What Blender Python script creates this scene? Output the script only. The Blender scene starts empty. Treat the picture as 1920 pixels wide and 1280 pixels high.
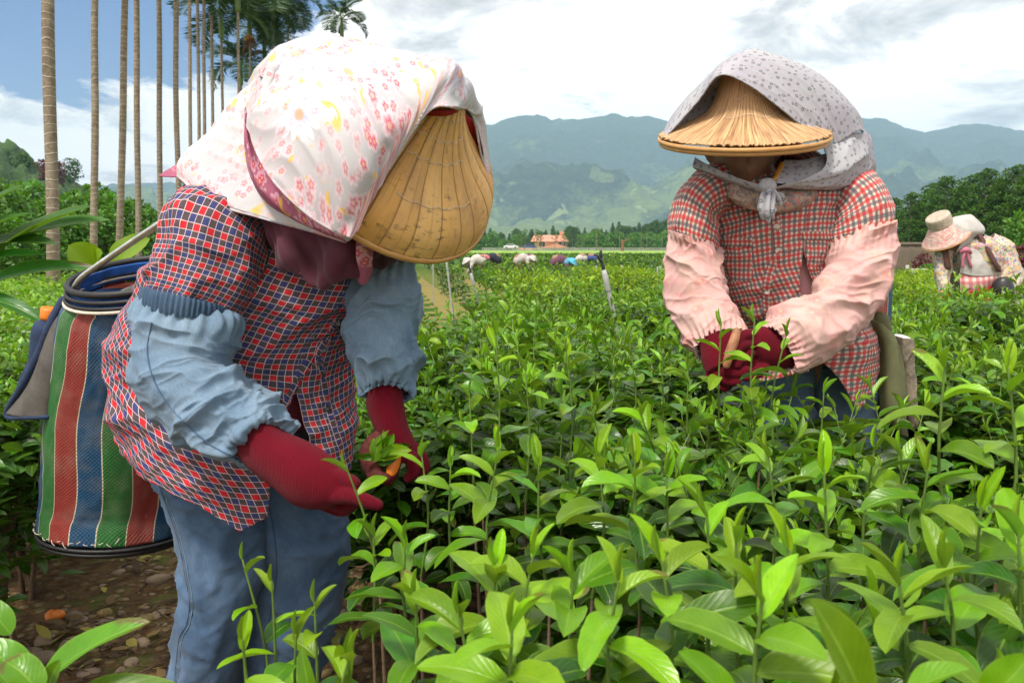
import bpy, math, random, os
import numpy as np
from mathutils import Vector, Matrix

random.seed(7)
RNG = np.random.default_rng(11)
SC = bpy.context.scene
COL = SC.collection
SKIP = set(os.environ.get('SKIP', '').split(','))

# ------------------------------------------------------------------ camera
FPX, CX, CY, HOR = 1493.0, 960.0, 640.0, 465.0
PITCH = math.atan((CY - HOR) / FPX)
CAMZ = 1.15
cam_d = bpy.data.cameras.new('camera')
cam = bpy.data.objects.new('camera', cam_d); COL.objects.link(cam)
cam.location = (0, 0, CAMZ)
cam.rotation_euler = (math.pi / 2 - PITCH, 0, 0)
cam_d.sensor_width = 36; cam_d.lens = FPX * 36 / 1920
cam_d.clip_start = 0.05; cam_d.clip_end = 30000
cam_d.dof.use_dof = True; cam_d.dof.focus_distance = 1.75; cam_d.dof.aperture_fstop = 13.0
SC.camera = cam
SC.view_settings.view_transform = 'Standard'; SC.view_settings.look = 'None'
SC.view_settings.gamma = 1; SC.view_settings.exposure = 0.0
try: SC.view_settings.use_curve_mapping = False
except Exception: pass
SC.cycles.max_bounces = 8; SC.cycles.diffuse_bounces = 3; SC.cycles.glossy_bounces = 2
SC.cycles.transmission_bounces = 4; SC.cycles.transparent_max_bounces = 8; SC.cycles.volume_bounces = 0
SC.cycles.use_adaptive_sampling = True; SC.cycles.adaptive_threshold = 0.02
SC.cycles.use_denoising = True

SUN_EL, SUN_AZ = math.radians(58), math.radians(-150)   # azimuth from +Y, clockwise; negative = left

# ------------------------------------------------------------------ node helper
class NG:
    def __init__(s, tree):
        s.t = tree; s.nodes = tree.nodes; s.links = tree.links
    def n(s, typ, **kw):
        nd = s.nodes.new(typ)
        ins = kw.pop('ins', {})
        for k, v in kw.items(): setattr(nd, k, v)
        for k, v in ins.items(): s.put(nd.inputs[k], v)
        return nd
    def put(s, sock, v):
        if isinstance(v, bpy.types.NodeSocket): s.links.new(v, sock)
        elif isinstance(v, bpy.types.Node): s.links.new(v.outputs[0], sock)
        elif v is not None:
            if sock.type == 'RGBA' and len(v) == 3: v = (*v, 1)
            sock.default_value = v
    def m(s, op, a, b=None, c=None, clamp=False):
        nd = s.nodes.new('ShaderNodeMath'); nd.operation = op; nd.use_clamp = clamp
        s.put(nd.inputs[0], a)
        if b is not None: s.put(nd.inputs[1], b)
        if c is not None: s.put(nd.inputs[2], c)
        return nd.outputs[0]
    def mix(s, f, a, b, mode='MIX'):
        nd = s.nodes.new('ShaderNodeMix'); nd.data_type = 'RGBA'; nd.blend_type = mode
        s.put(nd.inputs[0], f); s.put(nd.inputs[6], a); s.put(nd.inputs[7], b)
        return nd.outputs[2]
    def noise(s, vec, scale, detail=4, rough=0.5, dist=0, dim='3D'):
        nd = s.n('ShaderNodeTexNoise', noise_dimensions=dim)
        if vec is not None: s.put(nd.inputs['Vector'], vec)
        nd.inputs['Scale'].default_value = scale; nd.inputs['Detail'].default_value = detail
        nd.inputs['Roughness'].default_value = rough; nd.inputs['Distortion'].default_value = dist
        return nd.outputs['Fac']
    def ramp(s, f, stops, interp='LINEAR'):
        nd = s.nodes.new('ShaderNodeValToRGB'); cr = nd.color_ramp; cr.interpolation = interp
        while len(cr.elements) < len(stops): cr.elements.new(0.5)
        for e, (p, c) in zip(cr.elements, stops):
            e.position = p; e.color = (*c, 1) if len(c) == 3 else c
        s.put(nd.inputs[0], f); return nd.outputs[0]
    def step(s, a, lo, hi):
        nd = s.nodes.new('ShaderNodeMapRange'); nd.clamp = True
        s.put(nd.inputs[0], a); nd.inputs[1].default_value = lo; nd.inputs[2].default_value = hi
        return nd.outputs[0]
    def map(s, vec, scale=(1, 1, 1), loc=(0, 0, 0), rot=(0, 0, 0)):
        nd = s.n('ShaderNodeMapping'); s.put(nd.inputs[0], vec)
        nd.inputs['Scale'].default_value = scale; nd.inputs['Location'].default_value = loc
        nd.inputs['Rotation'].default_value = rot
        return nd.outputs[0]
    def bump(s, h, strength=0.3, dist=0.01, normal=None):
        nd = s.n('ShaderNodeBump'); s.put(nd.inputs['Height'], h)
        nd.inputs['Strength'].default_value = strength; nd.inputs['Distance'].default_value = dist
        if normal is not None: s.put(nd.inputs['Normal'], normal)
        return nd.outputs[0]

MATS = {}
def new_mat(name):
    m = bpy.data.materials.new(name); m.use_nodes = True
    m.node_tree.nodes.clear(); MATS[name] = m
    g = NG(m.node_tree)
    return m, g
def finish(g, color, rough=0.7, normal=None, metal=0.0, spec=0.5, trans=0.0, sheen=0.0, coat=0.0, transcol=None, backcol=None):
    p = g.n('ShaderNodeBsdfPrincipled')
    g.put(p.inputs['Base Color'], color); g.put(p.inputs['Roughness'], rough)
    g.put(p.inputs['Metallic'], metal); g.put(p.inputs['Specular IOR Level'], spec)
    if normal is not None: g.put(p.inputs['Normal'], normal)
    if sheen: p.inputs['Sheen Weight'].default_value = sheen; p.inputs['Sheen Roughness'].default_value = 0.5
    if coat: p.inputs['Coat Weight'].default_value = coat; p.inputs['Coat Roughness'].default_value = 0.25
    out = p.outputs[0]
    if trans:
        tr = g.n('ShaderNodeBsdfTranslucent'); g.put(tr.inputs[0], transcol if transcol is not None else color)
        if normal is not None: g.put(tr.inputs['Normal'], normal)
        mx = g.n('ShaderNodeMixShader'); g.put(mx.inputs[0], trans)
        g.links.new(p.outputs[0], mx.inputs[1]); g.links.new(tr.outputs[0], mx.inputs[2]); out = mx.outputs[0]
    o = g.n('ShaderNodeOutputMaterial'); g.links.new(out, o.inputs[0])
def S(r, g, b):
    f = lambda c: (c / 255 / 12.92) if c / 255 <= 0.04045 else ((c / 255 + 0.055) / 1.055) ** 2.4
    return (f(r), f(g), f(b))

# ------------------------------------------------------------------ sky
W = bpy.data.worlds.new('World'); SC.world = W; W.use_nodes = True
W.node_tree.nodes.clear(); g = NG(W.node_tree)
tc = g.n('ShaderNodeTexCoord').outputs['Generated']
sky = g.n('ShaderNodeTexSky', sky_type='NISHITA', sun_disc=False, sun_elevation=SUN_EL, sun_rotation=SUN_AZ,
          altitude=0, air_density=1.0, dust_density=0.6, ozone_density=1.5)
sep = g.n('ShaderNodeSeparateXYZ'); g.put(sep.inputs[0], tc)
dx, dy, dz = sep.outputs
# clouds laid out on a plane high above: direction / (z + k)
zz = g.m('ADD', g.m('MAXIMUM', dz, 0.0), 0.22)
cv = g.n('ShaderNodeCombineXYZ'); g.put(cv.inputs[0], g.m('DIVIDE', dx, zz)); g.put(cv.inputs[1], g.m('DIVIDE', dy, zz)); g.put(cv.inputs[2], g.m('MULTIPLY', dz, 1.5))
n1 = g.noise(g.map(cv, loc=(3.1, 1.7, 0.4)), 1.5, 9, 0.60, 0.35)
n2 = g.noise(g.map(cv, loc=(7.3, 2.1, 1.0)), 3.2, 6, 0.6, 0.1)
# open blue patch towards the upper left of the view
bx = g.m('ADD', dx, 0.50); by = g.m('SUBTRACT', dz, 0.33)
rr = g.m('ADD', g.m('MULTIPLY', g.m('MULTIPLY', bx, bx), 8.0), g.m('MULTIPLY', g.m('MULTIPLY', by, by), 22.0))
hole = g.m('MULTIPLY', g.m('SUBTRACT', 1.0, g.m('MINIMUM', rr, 1.0)), g.step(dy, 0.0, 0.3))
cov = g.m('SUBTRACT', g.m('ADD', g.m('MULTIPLY', n1, 1.0), g.m('MULTIPLY', n2, 0.22)), g.m('MULTIPLY', hole, 0.62))
mask = g.step(cov, 0.36, 0.42)
shade = g.noise(g.map(cv, scale=(1, 1, 1.0), loc=(1.3, 5.7, 2.0)), 2.3, 8, 0.62, 0.4)
shade = g.m('SUBTRACT', shade, g.m('MULTIPLY', g.m('MULTIPLY', g.step(dx, 0.22, 0.5), g.step(dz, 0.12, 0.3)), 0.11))
ccol = g.ramp(shade, [(0.30, (0.72, 0.69, 0.68)), (0.38, (1.10, 1.04, 1.00)), (0.47, (1.78, 1.66, 1.54)), (0.75, (1.92, 1.80, 1.66))])
bluec = g.mix(0.75, g.mix(1.0, sky.outputs[0], (0.10, 0.10, 0.10), 'MULTIPLY'), (0.025, 0.16, 0.60))
skyc = g.mix(mask, bluec, ccol)
bg = g.n('ShaderNodeBackground'); g.put(bg.inputs[0], skyc); bg.inputs[1].default_value = 1.0
wo = g.n('ShaderNodeOutputWorld'); g.links.new(bg.outputs[0], wo.inputs[0])

sd = bpy.data.lights.new('sun', 'SUN'); sd.energy = 4.8; sd.angle = math.radians(10); sd.color = (1, 0.93, 0.82)
so = bpy.data.objects.new('sun', sd); COL.objects.link(so)
sv = Vector((math.sin(SUN_AZ) * math.cos(SUN_EL), math.cos(SUN_AZ) * math.cos(SUN_EL), math.sin(SUN_EL)))
so.rotation_euler = sv.to_track_quat('Z', 'Y').to_euler(); so.location = (0, 0, 40)

# ------------------------------------------------------------------ geometry helpers
def P(px, py, d):
    """point seen at photo pixel (px, py), d metres in front of the camera"""
    x = (px - CX) / FPX; y = -(py - CY) / FPX
    s, c = math.sin(PITCH), math.cos(PITCH)
    k = d / (c + y * s)
    return np.array([x * k, d, CAMZ + (y * c - s) * k])
def PX(p):
    s, c = math.sin(PITCH), math.cos(PITCH)
    z = p[2] - CAMZ; f = p[1] * c - z * s; u = p[1] * s + z * c
    return CX + FPX * p[0] / f, CY - FPX * u / f

def hash3(ix, iy, iz, seed):
    h = (ix * 374761393 + iy * 668265263 + iz * 2147483647 + seed * 974634777) & 0xFFFFFFFF
    h = ((h ^ (h >> 13)) * 1274126177) & 0xFFFFFFFF
    h = (h ^ (h >> 16)) & 0xFFFFFFFF
    return h / 4294967295.0
def vnoise(p, seed=0):
    p = np.asarray(p, float); i = np.floor(p).astype(np.int64); f = p - i; f = f * f * (3 - 2 * f)
    r = 0
    for a in (0, 1):
        wx = f[..., 0] if a else 1 - f[..., 0]
        for b in (0, 1):
            wy = f[..., 1] if b else 1 - f[..., 1]
            for c in (0, 1):
                wz = f[..., 2] if c else 1 - f[..., 2]
                r = r + wx * wy * wz * hash3(i[..., 0] + a, i[..., 1] + b, i[..., 2] + c, seed)
    return r
def fbm(p, octs=4, seed=0, gain=0.5):
    r = 0; a = 1; t = 0; p = np.asarray(p, float)
    for k in range(octs):
        r = r + a * vnoise(p * (2.03 ** k) + 17.3 * k, seed + k); t += a; a *= gain
    return r / t
def ridged(p, octs=3, seed=0):
    r = 0; a = 1; t = 0; p = np.asarray(p, float)
    for k in range(octs):
        n = 1 - np.abs(2 * vnoise(p * (2.0 ** k) + 9.1 * k, seed + k) - 1)
        r = r + a * n ** 2; t += a; a *= 0.5
    return r / t
def st(*a):
    a = np.broadcast_arrays(*a); return np.stack(a, -1)

def org_of(o):
    return np.array(o.get('_org', (0, 0, 0)), float) if o is not None else np.zeros(3)

def tag(o, label=None, cat=None, group=None, kind=None):
    if label: o['label'] = label
    if cat: o['category'] = cat
    if group: o['group'] = group
    if kind: o['kind'] = kind
    return o
def empty(name, loc, label, cat, group=None):
    o = bpy.data.objects.new(name, None); COL.objects.link(o); o.location = tuple(loc)
    o.empty_display_size = 0.1
    ORG[o.name] = np.array(loc, float)
    return tag(o, label, cat, group)
ORG = {}
def mk(name, V, F, mat, parent=None, uv=None, col=None, smooth=True, org=None, mats=None, mi=None):
    """V (n,3) world; F array (m,4) or list; uv per vertex (n,2); col per vertex (n,4)"""
    V = np.asarray(V, float)
    base = ORG.get(parent.name, np.zeros(3)) if parent is not None else (np.array(org, float) if org is not None else np.zeros(3))
    me = bpy.data.meshes.new(name)
    Vl = V - base
    if isinstance(F, np.ndarray):
        k = F.shape[1]
        me.vertices.add(len(Vl)); me.vertices.foreach_set('co', Vl.astype(np.float32).ravel())
        me.loops.add(F.size); me.loops.foreach_set('vertex_index', F.astype(np.int32).ravel())
        me.polygons.add(len(F)); me.polygons.foreach_set('loop_start', np.arange(0, F.size, k, dtype=np.int32))
        me.update(calc_edges=True); me.validate()
    else:
        me.from_pydata([tuple(v) for v in Vl], [], [tuple(int(i) for i in f) for f in F]); me.update()
    if uv is not None:
        li = np.empty(len(me.loops), np.int32); me.loops.foreach_get('vertex_index', li)
        l = me.uv_layers.new(name='UVMap'); l.data.foreach_set('uv', np.asarray(uv, np.float32)[li].ravel())
    if col is not None:
        a = me.color_attributes.new('lc', 'FLOAT_COLOR', 'POINT'); a.data.foreach_set('color', np.asarray(col, np.float32).ravel())
    if smooth: me.polygons.foreach_set('use_smooth', np.ones(len(me.polygons), bool))
    if mats:
        for m in mats: me.materials.append(m)
        if mi is not None: me.polygons.foreach_set('material_index', np.asarray(mi, np.int32))
    elif mat is not None: me.materials.append(mat)
    o = bpy.data.objects.new(name, me); COL.objects.link(o)
    if parent is not None: o.parent = parent; ORG[o.name] = base
    else: o.location = tuple(base); ORG[o.name] = base
    return o
def grid_faces(nu, nv, close_u=False, off=0):
    """index = v*nu + u"""
    u = np.arange(nu if close_u else nu - 1); v = np.arange(nv - 1)
    U, Vv = np.meshgrid(u, v); U2 = (U + 1) % nu
    return np.stack([Vv * nu + U, Vv * nu + U2, (Vv + 1) * nu + U2, (Vv + 1) * nu + U], -1).reshape(-1, 4) + off
def cr(keys, n, axis0=True):
    """Catmull-Rom through keys (k, ...) -> (n, ...)"""
    K = np.asarray(keys, float); k = len(K)
    if k == 1: return np.repeat(K, n, 0)
    t = np.linspace(0, k - 1, n) if np.isscalar(n) else np.asarray(n) * (k - 1)
    i = np.minimum(t.astype(int), k - 2); f = (t - i).reshape(-1, *([1] * (K.ndim - 1)))
    p1 = K[i]; p2 = K[i + 1]
    p0 = np.where((i > 0).reshape(f.shape), K[np.maximum(i - 1, 0)], 2 * p1 - p2)
    p3 = np.where((i < k - 2).reshape(f.shape), K[np.minimum(i + 2, k - 1)], 2 * p2 - p1)
    return 0.5 * (2 * p1 + (p2 - p0) * f + (2 * p0 - 5 * p1 + 4 * p2 - p3) * f ** 2 + (3 * p1 - p0 - 3 * p2 + p3) * f ** 3)
def nrm(v): return v / np.maximum(np.linalg.norm(v, axis=-1, keepdims=True), 1e-9)
def grid_normals(G, close_u=False):
    if close_u: du = np.roll(G, -1, 1) - np.roll(G, 1, 1)
    else: du = np.gradient(G, axis=1)
    dv = np.gradient(G, axis=0)
    return nrm(np.cross(du, dv))
def arclen(G, axis):
    d = np.linalg.norm(np.diff(G, axis=axis), axis=-1)
    z = np.zeros_like(np.take(d, [0], axis=axis)); return np.concatenate([z, np.cumsum(d, axis=axis)], axis=axis)

class Ring:
    """silhouette points L and R (px,py,d) and half thickness b (m); sq = squareness"""
    def __init__(s, L, R, b, sq=1.0): s.L, s.R, s.b, s.sq = P(*L), P(*R), b, sq
def loft_grid(rings, nu, nv, th0=None, th1=None):
    L = cr([r.L for r in rings], nv); R = cr([r.R for r in rings], nv)
    b = cr([[r.b] for r in rings], nv)[:, 0]; sq = cr([[r.sq] for r in rings], nv)[:, 0]
    C = (L + R) / 2; A = (R - L) / 2
    path = np.gradient(C, axis=0)
    B = nrm(np.cross(path, A)); view = nrm(C - np.array([0, 0, CAMZ]))
    flip = np.sign(-(B * view).sum(-1)); flip[flip == 0] = 1
    B = B * flip[:, None]
    for _ in range(4):
        Bp = B.copy(); Bp[1:-1] = (B[:-2] + 2 * B[1:-1] + B[2:]) / 4; B = nrm(Bp)
    if th0 is None:
        th = np.linspace(0, 2 * np.pi, nu, endpoint=False)[None].repeat(nv, 0)
    else:
        s = np.linspace(0, 1, nu)[None]; th = th0[:, None] * (1 - s) + th1[:, None] * s
    c, sn = np.cos(th), np.sin(th); e = sq[:, None]
    cc = np.sign(c) * np.abs(c) ** e; ss = np.sign(sn) * np.abs(sn) ** e
    G = C[:, None] + A[:, None] * cc[..., None] + B[:, None] * (b[:, None] * ss)[..., None]
    return G, th
def loft(name, rings, mat, parent, nu=72, nv=80, disp=None, cap=(False, False), thick=0.0, th=None, tend=None, sub=0, uvs=1.0, org=None):
    if th is not None: G, TH = loft_grid(rings, nu, nv, th[0](np.linspace(0, 1, nv)), th[1](np.linspace(0, 1, nv)))
    else: G, TH = loft_grid(rings, nu, nv)
    closed = th is None
    if tend is not None:       # per-column end of the path (0..1)
        s = np.linspace(0, 1, nu); out = np.empty_like(G); T2 = np.empty_like(TH)
        for j in range(nu):
            t = np.linspace(0, tend(s[j]), nv) * (nv - 1); i = np.minimum(t.astype(int), nv - 2); f = (t - i)[:, None]
            out[:, j] = G[i, j] * (1 - f) + G[i + 1, j] * f; T2[:, j] = TH[i, j] * (1 - f[:, 0]) + TH[i + 1, j] * f[:, 0]
        G, TH = out, T2
    vlen = arclen(G, 0).mean(1)[:, None] if tend is None else arclen(G, 0)
    vlen = np.broadcast_to(vlen, TH.shape)
    per = np.linalg.norm(np.roll(G, -1, 1) - G, axis=-1)
    if not closed: per[:, -1] = 0
    circ = per.sum(1).mean()
    N = grid_normals(G, closed); cen = G.mean(1, keepdims=True)
    if ((G - cen) * N).sum(-1).mean() < 0: N = -N
    if disp is not None: G = G + N * disp(TH, vlen, G)[..., None]
    if closed:
        G = np.concatenate([G, G[:, :1]], 1); TH = np.concatenate([TH, TH[:, :1] + 2 * np.pi], 1); vlen = np.concatenate([vlen, vlen[:, :1]], 1); n2 = nu + 1
        U = (TH / (2 * np.pi) * circ)
        # weld-less seam (uv split); shading seam hidden by the weld below
    else: n2 = nu; U = np.abs(TH - TH[:, :1]) / (2 * np.pi) * circ * (2 * np.pi) / max(1e-6, abs(TH[:, -1] - TH[:, 0]).mean()) * 0.97
    V = G.reshape(-1, 3); F = grid_faces(n2, nv); uv = np.stack([U, vlen], -1).reshape(-1, 2) * uvs
    if closed:
        # rebuild with shared seam vertices, uv by loops
        V = G[:, :-1].reshape(-1, 3); Fw = grid_faces(nu, nv, True)
        Fl = F
        o = mk(name, V, Fw, mat, parent, org=org)
        me = o.data; l = me.uv_layers.new(name='UVMap')
        if len(me.polygons) == len(Fl): l.data.foreach_set('uv', uv.astype(np.float32)[Fl.ravel()].ravel())
    else:
        o = mk(name, V, F, mat, parent, uv=uv, org=org)
    if any(cap):
        import bmesh
        bm = bmesh.new(); bm.from_mesh(o.data); bm.verts.ensure_lookup_table()
        if cap[0]: bm.faces.new([bm.verts[i] for i in range(nu)][::-1])
        if cap[1]: bm.faces.new([bm.verts[(nv - 1) * nu + i] for i in range(nu)])
        bm.normal_update(); bm.to_mesh(o.data); bm.free(); o.data.update()
    if thick:
        m = o.modifiers.new('thickness', 'SOLIDIFY'); m.thickness = thick; m.offset = -1
    if sub:
        m = o.modifiers.new('smooth', 'SUBSURF'); m.levels = sub; m.render_levels = sub
    return o
def patch_grid(rows, nu, nv):
    """rows of (px,py,d) control points -> smooth dense grid"""
    K = np.array([[P(*c) for c in r] for r in rows])
    A = cr(K, nv); B = cr(A.transpose(1, 0, 2), nu).transpose(1, 0, 2)
    return B
def patch(name, rows, mat, parent, nu=80, nv=80, disp=None, thick=0.002, uvoff=(0, 0), org=None):
    G = patch_grid(rows, nu, nv) if not isinstance(rows, np.ndarray) else rows
    nv, nu = G.shape[:2]
    N = grid_normals(G)
    view = nrm(G - np.array([0, 0, CAMZ])); 
    if (N * view).sum(-1).mean() > 0: N = -N
    lu = arclen(G, 1); lv = arclen(G, 0)
    uu = lu - lu[:, nu // 2:nu // 2 + 1]; vv = lv - lv[nv // 2:nv // 2 + 1]
    if disp is not None: G = G + N * disp(uu, vv, G)[..., None]
    o = mk(name, G.reshape(-1, 3), grid_faces(nu, nv), mat, parent, uv=np.stack([uu + uvoff[0], vv + uvoff[1]], -1).reshape(-1, 2), org=org)
    if thick:
        m = o.modifiers.new('thickness', 'SOLIDIFY'); m.thickness = thick; m.offset = -1
    return o
def tube_vf(pts, rad, nseg=12, per=4, ends=True, flat=None):
    """tapered tube through 3D pts; rounded ends; returns V,F,uv"""
    pts = np.asarray(pts, float); n = max(2, (len(pts) - 1) * per + 1)
    C = cr(pts, n); r = np.maximum(cr(np.asarray(rad, float).reshape(-1, 1), n)[:, 0], 1e-4)
    T = nrm(np.gradient(C, axis=0))
    ref = np.array([0, 0, 1.0]) if abs(T[0, 2]) < 0.9 else np.array([1.0, 0, 0])
    N = [nrm(np.cross(T[0], ref))]
    for i in range(1, n):
        v = N[-1] - T[i] * (N[-1] @ T[i]); N.append(nrm(v))
    N = np.array(N); B = np.cross(T, N)
    if ends:
        ang = np.array([0.15, 0.5, 0.8]) 
        pre = np.array([(C[0] - T[0] * r[0] * math.sqrt(1 - a * a)) for a in ang]); prr = ang * r[0]
        post = np.array([(C[-1] + T[-1] * r[-1] * math.sqrt(1 - a * a)) for a in ang[::-1]]); por = ang[::-1] * r[-1]
        C = np.vstack([pre, C, post]); r = np.concatenate([prr, r, por])
        N = np.vstack([N[:1]] * 3 + [N] + [N[-1:]] * 3); B = np.vstack([B[:1]] * 3 + [B] + [B[-1:]] * 3)
    th = np.linspace(0, 2 * np.pi, nseg, endpoint=False)
    f = 1 if flat is None else flat
    G = C[:, None] + r[:, None, None] * (N[:, None] * np.cos(th)[None, :, None] + f * B[:, None] * np.sin(th)[None, :, None])
    m = len(C); F = grid_faces(nseg, m, True).tolist()
    F = [tuple(x) for x in F]
    F.append(tuple(range(nseg))[::-1]); F.append(tuple((m - 1) * nseg + i for i in range(nseg)))
    L = arclen(C, 0) if False else np.concatenate([[0], np.cumsum(np.linalg.norm(np.diff(C, axis=0), axis=1))])
    uv = np.stack(np.broadcast_arrays(th[None] * r.mean(), L[:, None]), -1).reshape(-1, 2)
    return G.reshape(-1, 3), F, uv
class MB:
    """collects pieces into one mesh"""
    def __init__(s): s.V = []; s.F = []; s.U = []; s.M = []; s.n = 0
    def add(s, V, F, uv=None, mi=0):
        V = np.asarray(V, float)
        s.V.append(V); s.F += [tuple(int(i) + s.n for i in f) for f in F]; s.M += [mi] * len(F)
        s.U.append(np.zeros((len(V), 2)) if uv is None else uv); s.n += len(V); return s
    def tube(s, pts, rad, nseg=12, per=4, mi=0, flat=None, ends=True):
        if np.isscalar(rad): rad = [rad] * len(pts)
        V, F, U = tube_vf(pts, rad, nseg, per, ends, flat); return s.add(V, F, U, mi)
    def ptube(s, pts, rad, **k): return s.tube([P(*p) for p in pts], rad, **k)
    def box(s, c, size, rz=0, mi=0, rot=None):
        c = np.asarray(c, float); h = np.asarray(size) / 2
        V = np.array([[x, y, z] for x in (-1, 1) for y in (-1, 1) for z in (-1, 1)]) * h
        R = np.array(Matrix.Rotation(rz, 3, 'Z')) if rot is None else np.array(rot)
        V = V @ R.T + c
        return s.add(V, [(0, 1, 3, 2), (4, 6, 7, 5), (0, 4, 5, 1), (2, 3, 7, 6), (0, 2, 6, 4), (1, 5, 7, 3)], None, mi)
    def disc(s, c, axis, r, h, n=20, mi=0, inset=0.15):
        axis = nrm(np.asarray(axis, float)); ref = np.array([0, 0, 1.0]) if abs(axis[2]) < .9 else np.array([1., 0, 0])
        u = nrm(np.cross(axis, ref)); v = np.cross(axis, u); th = np.linspace(0, 2 * np.pi, n, endpoint=False)
        ring = lambda rr, z: np.asarray(c) + axis * z + rr * (np.cos(th)[:, None] * u + np.sin(th)[:, None] * v)
        G = np.stack([ring(r * .9, -h / 2), ring(r, -h / 4), ring(r, h / 4), ring(r * .92, h / 2), ring(r * (1 - inset) * .8, h * .25)])
        F = [tuple(x) for x in grid_faces(n, 5, True)] + [tuple(range(n))[::-1], tuple(4 * n + i for i in range(n))]
        return s.add(G.reshape(-1, 3), F, None, mi)
    def build(s, name, mat, parent=None, smooth=True, org=None, remesh=None, sm=0, mats=None, auto=None):
        o = mk(name, np.vstack(s.V), s.F, mat, parent, uv=np.vstack(s.U), smooth=smooth, org=org, mats=mats, mi=s.M if mats else None)
        if remesh:
            m = o.modifiers.new('remesh', 'REMESH'); m.mode = 'VOXEL'; m.voxel_size = remesh; m.use_smooth_shade = True
            m = o.modifiers.new('soft', 'SMOOTH'); m.factor = 0.5; m.iterations = sm or 4
        return o
# ------------------------------------------------------------------ materials
def uvxy(g):
    u = g.n('ShaderNodeUVMap', uv_map='UVMap').outputs[0]
    s = g.n('ShaderNodeSeparateXYZ'); g.put(s.inputs[0], u); return u, s.outputs[0], s.outputs[1]
def weave(g, u, scale=1.0, extra=None):
    sv = g.map(u, (900 * scale, 900 * scale, 1)); c = g.n('ShaderNodeTexNoise'); g.put(c.inputs[0], sv); c.inputs['Scale'].default_value = 1; c.inputs['Detail'].default_value = 2
    return c.outputs[0]
def mat_leaf(name, old, mid, young, rough=0.38, trans=0.35, veins=True, spec=0.5, tip=None):
    m, g = new_mat(name)
    a = g.n('ShaderNodeAttribute', attribute_name='lc'); s = g.n('ShaderNodeSeparateColor'); g.put(s.inputs[0], a.outputs['Color'])
    age, rnd, tt = s.outputs[0], s.outputs[1], s.outputs[2]
    c = g.ramp(age, [(0.0, old), (0.5, mid), (1.0, young)])
    hv = g.n('ShaderNodeHueSaturation'); g.put(hv.inputs['Color'], c)
    g.put(hv.inputs['Hue'], g.m('ADD', 0.485, g.m('MULTIPLY', rnd, 0.03))); g.put(hv.inputs['Value'], g.m('ADD', 0.72, g.m('MULTIPLY', rnd, 0.6)))
    c = hv.outputs[0]; nrmv = None
    if veins:
        u, ux, uy = uvxy(g)
        ay = g.m('ABSOLUTE', g.m('SUBTRACT', uy, 0.5))
        rib = g.m('SUBTRACT', 1.0, g.step(ay, 0.018, 0.05))
        ph = g.m('ADD', g.m('MULTIPLY', ux, 9.0), g.m('MULTIPLY', ay, -6.0))
        vein = g.m('POWER', g.m('ABSOLUTE', g.m('SINE', g.m('MULTIPLY', ph, math.pi))), 0.35)
        tc = g.n('ShaderNodeTexCoord').outputs['Object']
        mot = g.noise(tc, 60, 4, 0.6)
        c = g.mix(g.m('MULTIPLY', rib, 0.7), c, g.mix(0.6, c, (0.26, 0.42, 0.05), 'MIX'))
        c = g.mix(g.m('MULTIPLY', g.m('SUBTRACT', 1.0, vein), 0.15), c, (0.20, 0.36, 0.05))
        c = g.mix(g.step(mot, 0.35, 0.75), c, g.mix(1.0, c, (0.75, 0.82, 0.6), 'MULTIPLY'))
        spot = g.step(g.noise(tc, 210, 2, 0.6), 0.71, 0.76)
        c = g.mix(g.m('MULTIPLY', spot, 0.5), c, (0.16, 0.09, 0.02))
        brn = g.m('MULTIPLY', g.m('GREATER_THAN', tt, 0.94), g.step(g.m('ADD', g.m('ADD', ux, g.m('MULTIPLY', ay, 0.5)), g.m('MULTIPLY', mot, 0.4)), 1.12, 1.2))
        c = g.mix(g.m('MULTIPLY', brn, 0.8), c, (0.12, 0.075, 0.02))
        edge = g.step(ay, 0.45, 0.5)
        c = g.mix(g.m('MULTIPLY', edge, 0.35), c, (0.24, 0.34, 0.05))
        h = g.m('ADD', g.m('MULTIPLY', vein, 0.42), g.m('SUBTRACT', g.m('MULTIPLY', mot, 0.7), rib))
        nrmv = g.bump(h, 0.4, 0.0012)
        geo = g.n('ShaderNodeNewGeometry')
        c = g.mix(g.m('MULTIPLY', geo.outputs['Backfacing'], 0.6), c, g.mix(0.5, c, (0.17, 0.30, 0.08)))
    tcol = g.mix(1.0, c, (1.5, 1.35, 0.35), 'MULTIPLY')
    rg = g.m('SUBTRACT', rough + 0.06, g.m('MULTIPLY', rnd, 0.14))
    finish(g, c, rg, nrmv, spec=spec, trans=trans, transcol=tcol)
    return m
M = {}
M['tea'] = mat_leaf('tea_leaf', (0.009, 0.038, 0.004), (0.056, 0.175, 0.004), (0.225, 0.415, 0.006), spec=0.40, rough=0.35, trans=0.26)
M['teafar'] = mat_leaf('tea_leaf_far', (0.016, 0.052, 0.004), (0.110, 0.240, 0.006), (0.340, 0.480, 0.012), veins=False, rough=0.5)
M['bush'] = mat_leaf('bush_leaf', (0.025, 0.085, 0.010), (0.080, 0.22, 0.012), (0.20, 0.38, 0.02), veins=False, rough=0.45)
M['tree'] = mat_leaf('tree_leaf', (0.012, 0.045, 0.007), (0.065, 0.155, 0.012), (0.190, 0.320, 0.020), veins=False, rough=0.6, spec=0.3, trans=0.25)
M['palm'] = mat_leaf('palm_leaf', (0.012, 0.036, 0.010), (0.030, 0.085, 0.014), (0.100, 0.200, 0.020), veins=False, rough=0.5, trans=0.2)
M['broad'] = mat_leaf('broad_leaf', (0.012, 0.065, 0.012), (0.035, 0.140, 0.014), (0.12, 0.28, 0.015), rough=0.4)
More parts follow.
